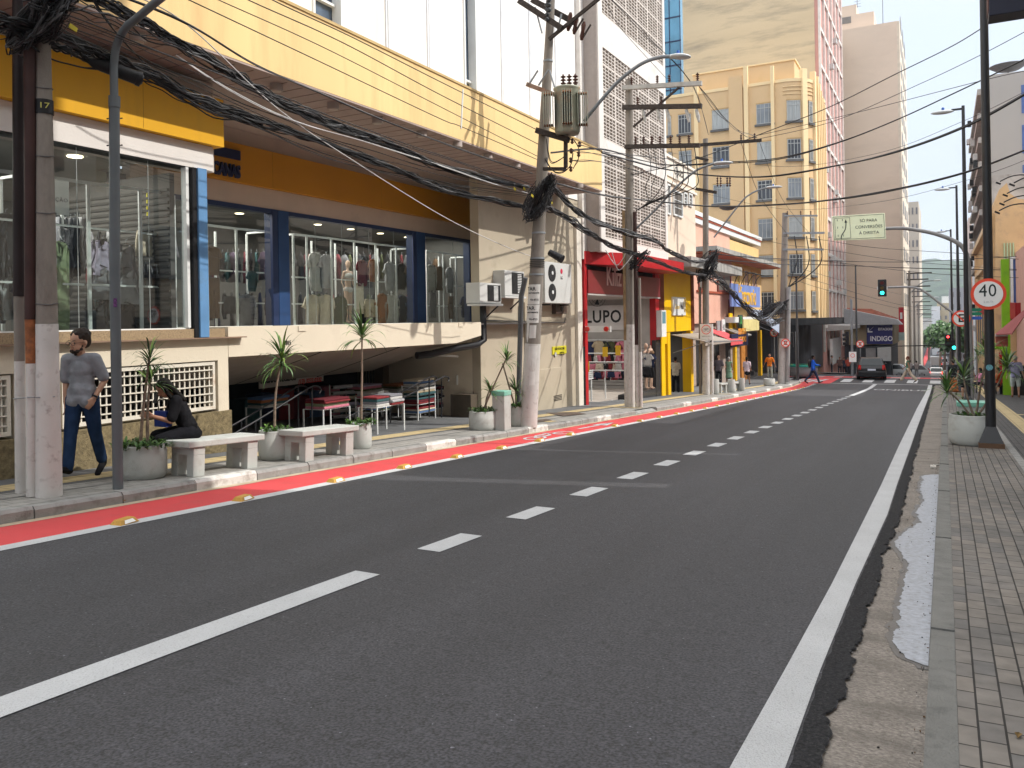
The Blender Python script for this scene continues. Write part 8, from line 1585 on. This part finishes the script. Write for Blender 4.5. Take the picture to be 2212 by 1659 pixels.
# backpack, bags
c=G(1757,829,PV); mb=MB(); mb.ell((c.x-.2,c.y,gpv(c.y)+1.25),(.12,.16,.26),black); single('backpack',mb,'black backpack worn by the man in the blue jacket','bag')
c=G(1614,833,PV); mb=MB(); mb.box(c.x+.25,c.x+.42,c.y-.16,c.y+.16,gpv(c.y)+.6,gpv(c.y)+.86,black); mb.tube([(c.x+.33,c.y,gpv(c.y)+.86),(c.x+.18,c.y,gpv(c.y)+1.3)],.012,black,5); single('hand_bag',mb,'black handbag of the woman in the black skirt','bag',bevel=.03)
# seated customers of the bar and far pedestrians
for i,(px,py,Y,hd,h,cl,lab,kw) in enumerate(((2118,838,46,(-1,-.3),1.6,(.5,.2,.3),'seated customer in pink behind the right planter leaves',dict(fem=True,hairstyle='long')),(2142,842,45,(1,-.2),1.65,(.35,.05,.05),'seated customer in dark red behind the nearest black post',dict()),(2157,846,44,(-1,0),1.65,(.4,.07,.03),'seated customer in rust red right of the nearest black post',dict()))):
    p=aY(px,py,Y); t=person(lab,(p.x,Y,gpv(Y)),yaw_to(hd),h,legs=((85,85,6),(85,85,8)),arms=((30,10,60,15),(30,10,60,15)),sit=True,drop=.5,shirt=cl,pants=(.02,.02,.03),skin='mid',vox=.03,**kw)
    th=thing('chair','dark bar chair under the '+lab.split(' behind')[0].split(' right')[0],'chair',(p.x,Y,gpv(Y))); mb=MB(); mb.box(p.x-.2,p.x+.2,Y-.2,Y+.2,gpv(Y)+.4,gpv(Y)+.44,black); obj('seat',mb,th); bx=.2 if hd[0]<0 else -.22
    mb=MB(); mb.box(p.x+bx,p.x+bx+.03,Y-.2,Y+.2,gpv(Y)+.44,gpv(Y)+.85,black); obj('backrest',mb,th)
    for sx in (-1,1):
        for sy in (-1,1): mb=MB(); mb.box(p.x+sx*.18-.015,p.x+sx*.18+.015,Y+sy*.18-.015,Y+sy*.18+.015,gpv(Y),gpv(Y)+.4,black); obj('leg',mb,th)
for i,(px,Y,hd,cl,pc,lab) in enumerate(((1797,80,(1,0),(.35,.35,.36),(.05,.05,.06),'person crouching with a black bag before the pink tower'),(1814,84,(0,-1),(.16,.09,.08),(.03,.03,.04),'dark-clothed person left of a pair before the parking building'),(1824,86,(0,-1),(.04,.05,.09),(.02,.02,.03),'person in navy, middle of three before the parking building'),(1832,84,(0,-1),(.5,.09,.06),(.03,.03,.04),'person in red, right of three before the parking building'),(1966,96,(0,1),(.5,.45,.45),(.06,.06,.08),'far person in a pale shirt behind the striding woman'),(1980,98,(0,1),(.5,.42,.4),(.3,.3,.3),'far person in pale clothes at the top of the descent'))):
    x=aY(px,800,Y).x; person(lab,(x,Y,gz(Y)+.12),yaw_to(hd),1.68,shirt=cl,pants=pc,skin='mid',vox=.035,sleeve=.5)
# mannequins of the red shop
def mannequin(lab,px,py,X,cl,headless=False,hh=1.72,z=None):
    p=aX(px,py,X); mb=MB(); s=hh/1.75; P=lambda x,y,zz: Vector((p.x+x*s,p.y+y*s,(z if z is not None else p.z)+zz*s)); m=skinm
    mb.ell(P(0,0,.93),(.1*s,.14*s,.12*s),m); mb.ell(P(0,0,1.1),(.08*s,.11*s,.14*s),m); mb.ell(P(0,0,1.3),(.1*s,.15*s,.16*s),m); caps(mb,P(0,-.16,1.4),P(0,.16,1.4),.045*s,.045*s,m); caps(mb,P(0,0,1.4),P(0,0,1.53),.045*s,.04*s,m)
    if not headless: mb.ell(P(.01,0,1.63),(.08*s,.07*s,.11*s),m); mb.ell(P(.09,0,1.61),(.015*s,.012*s,.02*s),m)
    for q in (-1,1): caps(mb,P(0,q*.08,.9),P(.02,q*.08,.5),.075*s,.05*s,m); caps(mb,P(.02,q*.08,.5),P(0,q*.08,.08),.048*s,.03*s,m); caps(mb,P(0,q*.08,.06),P(.12,q*.08,.02),.03*s,.022*s,m); caps(mb,P(0,q*.18,1.4),P(-.02,q*.24,1.12),.038*s,.03*s,m); caps(mb,P(-.02,q*.24,1.12),P(.08,q*.22,.9),.028*s,.02*s,m)
    me=fuse(mb,.022,2,m,'mannequin'); o=bpy.data.objects.new('mannequin',me); COL.objects.link(o); b=P(0,0,0)
    for v in me.vertices: v.co-=b
    o.location=b; tag(o,lab,'mannequin')
    mb=MB(); c_=cm[cl]; mb.ell(P(0,0,.92)-b,(.125*s,.165*s,.1*s),c_); mb.ell(P(.01,0,1.3)-b,(.13*s,.175*s,.1*s),c_); me=fuse(mb,.02,1,c_,'underwear_set'); k=bpy.data.objects.new('underwear_set',me); COL.objects.link(k); k.parent=o
zb=gz(31)+PV+.3
mannequin('mannequin with a head in black patterned underwear at the right of the red shop',1396,835,-10.6,'black',z=zb,hh=1.85); mannequin('headless mannequin in dark patterned swimwear at the right of the red shop',1406,835,-10.45,'brown',True,z=zb,hh=1.95)
mannequin('mannequin in a beige outfit at the left corner of the red shop entrance',1258,865,-10.75,'cream',z=gpv(25),hh=1.8)
mannequin('white headless mannequin in the middle window of the clothing store',752,640,-12.9,'white',False,z=.0,hh=1.55)
# ================================================================ VEHICLES
tyre=M('tyre',(.018,.018,.018),.9,.2,20); rimm=M('wheel_rim',(.4,.4,.42),.3,.1,5,metal=.8); cglass=M('car_glass',(.012,.016,.018),.12,.1,1,spec=.35); tail=M('tail_lamp',(.5,.01,.01),.2,.1,3,spec=.6); tail_on=M('tail_lamp_lit',(1,.05,.03),.4,0,1,emit=2.)
def car(lab,loc,yaw,paint,L_=4.3,W_=1.8,H_=1.48,kind='hatch',lit=False,plate='EDF 2J47'):
    t=thing({'hatch':'hatchback_car','sedan':'sedan_car','suv':'sport_utility_car','van':'van'}[kind],lab,'car',loc); t.rotation_euler=(0,0,yaw)
    import mathutils
    def ob(name,mb,par=t,bev=0):
        o=bpy.data.objects.new(name,mesh_of(mb,name)); COL.objects.link(o); o.parent=par
        if bev: b=o.modifiers.new('b','BEVEL'); b.width=bev; b.segments=3; b.limit_method='ANGLE'
        return o
    h=W_/2; l=L_/2; zb=.24; belt=.92 if kind!='van' else 1.05
    # stations along y (front = -Y): (y, half width, z bottom, z belt)
    st=[(-l,h*.72,zb+.12,.62),(-l+.12,h*.88,zb,.7),(-l+.7,h*.98,zb,.86),(-l+1.25,h,zb,.93),(0,h,zb,belt),(l-.6,h,zb,belt+.03),(l-.15,h*.97,zb,belt+.02),(l-.02,h*.9,zb+.1,belt-.1)]
    mb=MB(); vs=[]
    for y,w,z0,z1 in st: vs+=[(-w*.9,y,z0),(-w,y,z0+.15),(-w,y,(z0+z1)/2+.05),(-w*.93,y,z1),(w*.93,y,z1),(w,y,(z0+z1)/2+.05),(w,y,z0+.15),(w*.9,y,z0)]
    n=8; fs=[(i*n+j,i*n+(j+1)%n,(i+1)*n+(j+1)%n,(i+1)*n+j) for i in range(len(st)-1) for j in range(n)]+[tuple(range(n))[::-1],tuple(range((len(st)-1)*n,len(st)*n))]
    mb.add(vs,fs,paint,True); ob('body',mb,t,.02)
    rf={'hatch':(-.55,-.05,1.35,1.95),'sedan':(-.6,0,.85,1.5),'suv':(-.7,-.2,1.6,2.0),'van':(-1.5,-1.2,2.0,2.1)}[kind]; y0,y1,y2,y3=rf; y3=min(y3,l-.08)
    w1=h*.9; w2=h*.72; zt=H_
    mb=MB(); vs=[(-w1,y0,belt-.02),(w1,y0,belt-.02),(w1,y3,belt),(-w1,y3,belt),(-w2,y1,zt-.03),(w2,y1,zt-.03),(w2,y2,zt-.04),(-w2,y2,zt-.04)]; mb.add(vs,[(4,5,6,7),(0,1,5,4),(2,3,7,6),(1,2,6,5),(3,0,4,7)],paint,False); ob('cabin',mb,t,.05)
    def win(a,b,c,d,off): # inset quad
        a,b,c,d=map(Vector,(a,b,c,d)); ce=(a+b+c+d)/4; q=[p.lerp(ce,.16)+Vector(off) for p in (a,b,c,d)]; mb=MB(); mb.prism(q,Vector(off)*.3,cglass); return mb
    V=[Vector(v) for v in vs]
    ob('rear_window',win(V[2],V[3],V[7],V[6],(0,.03,.012))); ob('windscreen',win(V[0],V[1],V[5],V[4],(0,-.03,.012)))
    for s_,q in ((1,(1,2,6,5)),(-1,(3,0,4,7))): ob('side_window',win(*[V[k] for k in q],(s_*.022,0,.006)))
    mb=MB(); mb.box(-h*.93,h*.93,l-.08,l+.06,zb+.02,zb+.36,paint); bm_=ob('rear_bumper',mb,t,.05)
    mb=MB(); mb.box(-.25,.25,l+.0,l+.02,.66,.78,M('number_plate',(.6,.65,.75),.5)); pl=ob('number_plate',mb)
    for s_ in (-1,1):
        mb=MB(); mb.prism([(s_*h*.93,l-.1,.72),(s_*h*.72,l+.015,.72),(s_*h*.70,l-.02,belt+.1),(s_*h*.88,l-.12,belt+.14)],(0,.02,0),tail_on if lit else tail); ob('tail_lamp',mb)
        mb=MB(); mb.prism([(s_*h*.9,-l+.12,.58),(s_*h*.5,-l+.02,.58),(s_*h*.5,-l+.1,.72),(s_*h*.9,-l+.3,.76)],(0,.02,0),M('headlamp',(.6,.62,.65),.1)); ob('headlamp',mb)
        mb=MB(); mb.ell((s_*(h+.08),y0+.15,belt+.05),(.1,.06,.07),paint,8,6); ob('mirror',mb)
        for yy in (-l+.85,l-.8):
            mb=MB(); x=s_*(h-.1); mb.cyl((x-s_*.1,yy,.31),(x+s_*.1,yy,.31),.31,.31,tyre,20); w_=ob('wheel',mb); mb=MB(); mb.cyl((x+s_*.101,yy,.31),(x+s_*.11,yy,.31),.2,.2,rimm,14); ob('rim',mb,w_)
    return t
pb=M('car_black',(.006,.006,.007),.3,.05,1,spec=.4); pw=M('car_white',(.62,.63,.64),.3,.03,1,spec=.6); pg_=M('car_silver',(.35,.36,.38),.3,.05,1,metal=.6); pr=M('car_dark',(.03,.03,.04),.3,.05,1)
c=G(1876,821,0); pc=Vector((c.x,c.y+2.1,gz(c.y+2))); CB=car('black hatchback crossing the junction, seen from behind',pc,math.pi+.10,pb,4.3,1.86,1.5); CB.rotation_euler.z=math.pi+.1
for (px,py,Y,yw_,p,kd,H,lab) in ((1964,803,103,-1.5,pw,'hatch',1.5,'white hatchback side-on just beyond the crest, behind the striding woman'),(1917,803,100,-1.6,pw,'hatch',1.5,'pale car partly hidden by the black hatchback'),):
    x=aY(px,py,Y).x; z=aY(px,797,Y).z-H; t=car(lab,(x,Y,max(z,gz(Y))),yw_,p,4.1,1.75,H,kd)
for (px,Y,p,kd,lit,lab) in ((2022,118,pw,'sedan',True,'white sedan with lit tail lamps beyond the crest'),(2020,190,pr,'sedan',True,'dark car with red tail lamps down the hill'),(2028,262,pr,'suv',True,'dark car ahead, at the foot of the far rise'),(2041,270,pw,'van',False,'white van on the right of the far rise'),(2030,330,pg_,'sedan',False,'silver car climbing the far street'),(2048,335,pw,'van',False,'second white van high on the far street'),(2024,400,pr,'sedan',False,'small dark car highest on the far street'),(2040,300,pg_,'hatch',True,'grey hatchback in the middle of the far traffic')):
    x=aY(px,780,Y).x; H={'sedan':1.45,'suv':1.7,'van':2.2,'hatch':1.5}[kd]; z=gz(Y) if Y>200 else max(gz(Y),aY(px,{118:800,190:788}[Y],Y).z-H); car(lab,(x,Y,z),math.pi,p,4.4 if kd!='van' else 5,1.8,H,kd,lit)
x=aY(2022,780,285).x; t=thing('truck','grey box truck seen from behind on the far rise','truck',(x,232,gz(232))); x=aY(2021,760,232).x
mb=MB(); mb.box(x-1.2,x+1.2,232,238,gz(232)+.9,gz(232)+3.6,M('truck_box',(.4,.41,.42),.6,.1,2)); obj('cargo_box',mb,t,.03); mb=MB(); mb.box(x-1.1,x+1.1,231.9,232.2,gz(232)+.35,gz(232)+.85,pr); obj('rear_bumper',mb,t)
for s_ in (-1,1): mb=MB(); mb.cyl((x+s_*.9,233,gz(232)+.45),(x+s_*1.15,233,gz(232)+.45),.45,.45,tyre,14); obj('wheel',mb,t); mb=MB(); mb.box(x+s_*1-.15,x+s_*1+.15,231.86,231.899,gz(232)+.6,gz(232)+.75,tail_on); obj('tail_lamp',mb,t)
# ================================================================ FAR HILL, TREES
hm=M('hill_forest',(.03,.055,.028),.9,.6,.035,bump=0,dirt=(.075,.11,.055),damt=.5,dscale=.09)
mb=MB(); vs=[];nx,ny=90,26
for j in range(ny+1):
    for i in range(nx+1):
        Y=900+j*35; X=-420+i*10; prof_=math.sin(min(1,j/13)*math.pi/2); top_=86-((X+70)/260)**2*30+10*mn.noise(Vector((X*.01,3,0))); z=gz(Y)-6+prof_*(top_)+5*mn.noise(Vector((X*.05,Y*.05,0)))+5.*mn.noise(Vector((X*.11,Y*.1,4)))
        vs.append((X,Y,z))
mb.add(vs,[(j*(nx+1)+i,j*(nx+1)+i+1,(j+1)*(nx+1)+i+1,(j+1)*(nx+1)+i) for j in range(ny) for i in range(nx)],hm,True); struct('hill',mb,False)
def tree(lab,x,y,hgt,cr_,seed,col=leafm,palm=False):
    r_=random.Random(seed); z=gz(y); t=thing('palm_tree' if palm else 'tree',lab,'tree',(x,y,z)); mb=MB(); mb.tube([(x,y,z),(x+.2,y,z+hgt*.5),(x+.1,y,z+hgt*.8)],[.35,.25,.12],bark,7); obj('trunk',mb,t); mb=MB()
    if palm:
        for k in range(40): blade(mb,Vector((x+.1,y,z+hgt*.8)),r_.random()*6.28,R(r_.uniform(-5,70)),cr_*1.2,.35,[leafm,leafd][k%2],.7)
    else:
        for k in range(1500):
            a=r_.random()*6.28; e=math.asin(r_.uniform(-.6,1)); q=cr_*(r_.random()**.35)*(1+.35*mn.noise(Vector((a*1.5,e*2,seed)))); c=Vector((x+q*math.cos(a)*math.cos(e),y+q*math.sin(a)*math.cos(e),z+hgt*.72+q*.75*math.sin(e))); u=Vector((r_.uniform(-1,1),r_.uniform(-1,1),r_.uniform(-1,1))).normalized()*cr_*.09; w_=u.orthogonal().normalized()*cr_*.09
            mb.add([c-u,c+w_,c+u,c-w_],[(0,1,2,3)],[leafm,leafd][k%2])
    obj('crown',mb,t,fix=False)
for i,(px,Y,h,cr_,lab,pm) in enumerate(((2052,210,11,4.5,'round dark green tree far down the street right of the palms',False),(2040,240,12,5,'dark tree at the far street behind the traffic light',False),(2030,225,9,3.2,'bright green palm-like tree on the far rise',True),(2006,300,8,3.6,'small tree left of the far traffic',False),(2086,170,9,4,'dark tree behind the black lamp posts',False),(2062,330,10,5,'pale green tree high on the far street',False))):
    tree(lab,aY(px,780,Y).x,Y,h,cr_,40+i,palm=pm)
dr=aY(2110,790,40); dracaena('dracaena','tall spiky plant near the bar tables at right',Vector((dr.x,40,gpv(40)+.5)),[(0,0,1.3,.05,0),(.1,0,.8,.3,.1)],33,40,.6,.04)
for i,(px0,px1,yt,yb_,Y,col,lab) in enumerate(((1941,1953,664,722,106,(.5,.02,.03),'tall red and white shop sign at the corner of the parking building'),(1941,1954,718,735,105,(.4,.5,.48),'pale green panel below the red and white sign'))):
    a=aY(px0,yt,Y); b=aY(px1,yb_,Y); t=thing('shop_sign',lab,'sign',tuple(b)); mb=MB(); mb.box(a.x,b.x,Y,Y+.3,b.z,a.z,M('panel_col%d'%i,col,.5)); obj('board',mb,t)
    if i==0: mb=MB(); mb.box(a.x+.15,b.x-.15,Y-.02,Y-.001,b.z+1.8,a.z-.6,wfr); obj('white_field',mb,t)
for i in range(7):
    Y=[105,125,160,205,255,305,360][i]; t=thing('row_house','%s left-hand low house on the descending street'%(['first','second','third','fourth','fifth','sixth','seventh'][i]),'building',(-13,Y,gz(Y))); c_=[(.4,.36,.3),(.5,.42,.33),(.36,.38,.4),(.5,.3,.2),(.42,.4,.36),(.55,.5,.42),(.3,.3,.3)][i]; mb=MB(); xr_=[-5.6,-7.8,-8.2,-8.6,-8.8,-9,-9][i]
    if i==0: xr_=-9
    mb.box(-20,xr_,Y,Y+[18,30,40,44,44,50,50][i],gz(Y)-5,gz(Y)+[5,6,7,6,8,6,7][i],M('row_wall%d'%i,c_,.85,.15,1)); obj('wall',mb,t); mb=MB(); mb.box(-20,xr_+.4,Y-.2,Y+[18,30,40,44,44,50,50][i]+.2,gz(Y)+[5,6,7,6,8,6,7][i],gz(Y)+[5,6,7,6,8,6,7][i]+.4,[tileroof,gc][i%2]); obj('roof',mb,t)
    if i>0:
        t=thing('row_house','%s right-hand low house on the descending street'%(['first','second','third','fourth','fifth','sixth','seventh'][i]),'building',(9,Y,gz(Y))); mb=MB(); mb.box(5,16,Y,Y+42,gz(Y)-5,gz(Y)+[6,5,7,9,6,7,6][i],M('row_wall%d'%((i+3)%7),c_,.85,.15,1)); obj('wall',mb,t); mb=MB(); mb.box(4.6,16,Y-.2,Y+42.2,gz(Y)+[6,5,7,9,6,7,6][i],gz(Y)+[6,5,7,9,6,7,6][i]+.4,[gc,tileroof][i%2]); obj('roof',mb,t)

# ================================================================ RAIN STREAKS, BOLTS, DRY LEAVES
r_=random.Random(77)
lf=M('dry_leaf',(.16,.1,.035),.8,.4,30)
for k,(x,y,lb) in enumerate(((2025,1588,'small dry leaf in the gutter near the bottom right'),(2030,1560,'small green-brown leaf in the gutter beside the kerb'),(2200,1590,'dry leaf on the pale pavers at the bottom right'),(270,1082,'small green leaf on the pavement before the grey lamp post'))):
    c=G(x,y,PV if x>2100 or x<1000 else 0); mb=MB(); a=r_.random()*6; d=Vector((math.cos(a),math.sin(a),0))*.03; e=Vector((-math.sin(a),math.cos(a),0))*.014
    mb.add([c-d+Vector((0,0,.004)),c+e+Vector((0,0,.012)),c+d+Vector((0,0,.004)),c-e+Vector((0,0,.012)),c+Vector((0,0,.002))],[(0,1,4),(1,2,4),(2,3,4),(3,0,4)],lf); single('fallen_leaf',mb,lb,'leaf')
# ================================================================ AIR
hz_=bpy.data.materials.new('haze_air'); hz_.use_nodes=True; n_=hz_.node_tree.nodes; n_.clear(); o_=n_.new('ShaderNodeOutputMaterial'); v_=n_.new('ShaderNodeVolumePrincipled'); v_.inputs['Color'].default_value=(.8,.88,1,1); v_.inputs['Density'].default_value=.0003; v_.inputs['Anisotropy'].default_value=.2; hz_.node_tree.links.new(v_.outputs[0],o_.inputs['Volume'])
mb=MB(); mb.box(-750,750,-80,1900,-40,105,hz_); o_=obj('haze',mb); o_['kind']='stuff'; scene.cycles.volume_bounces=0
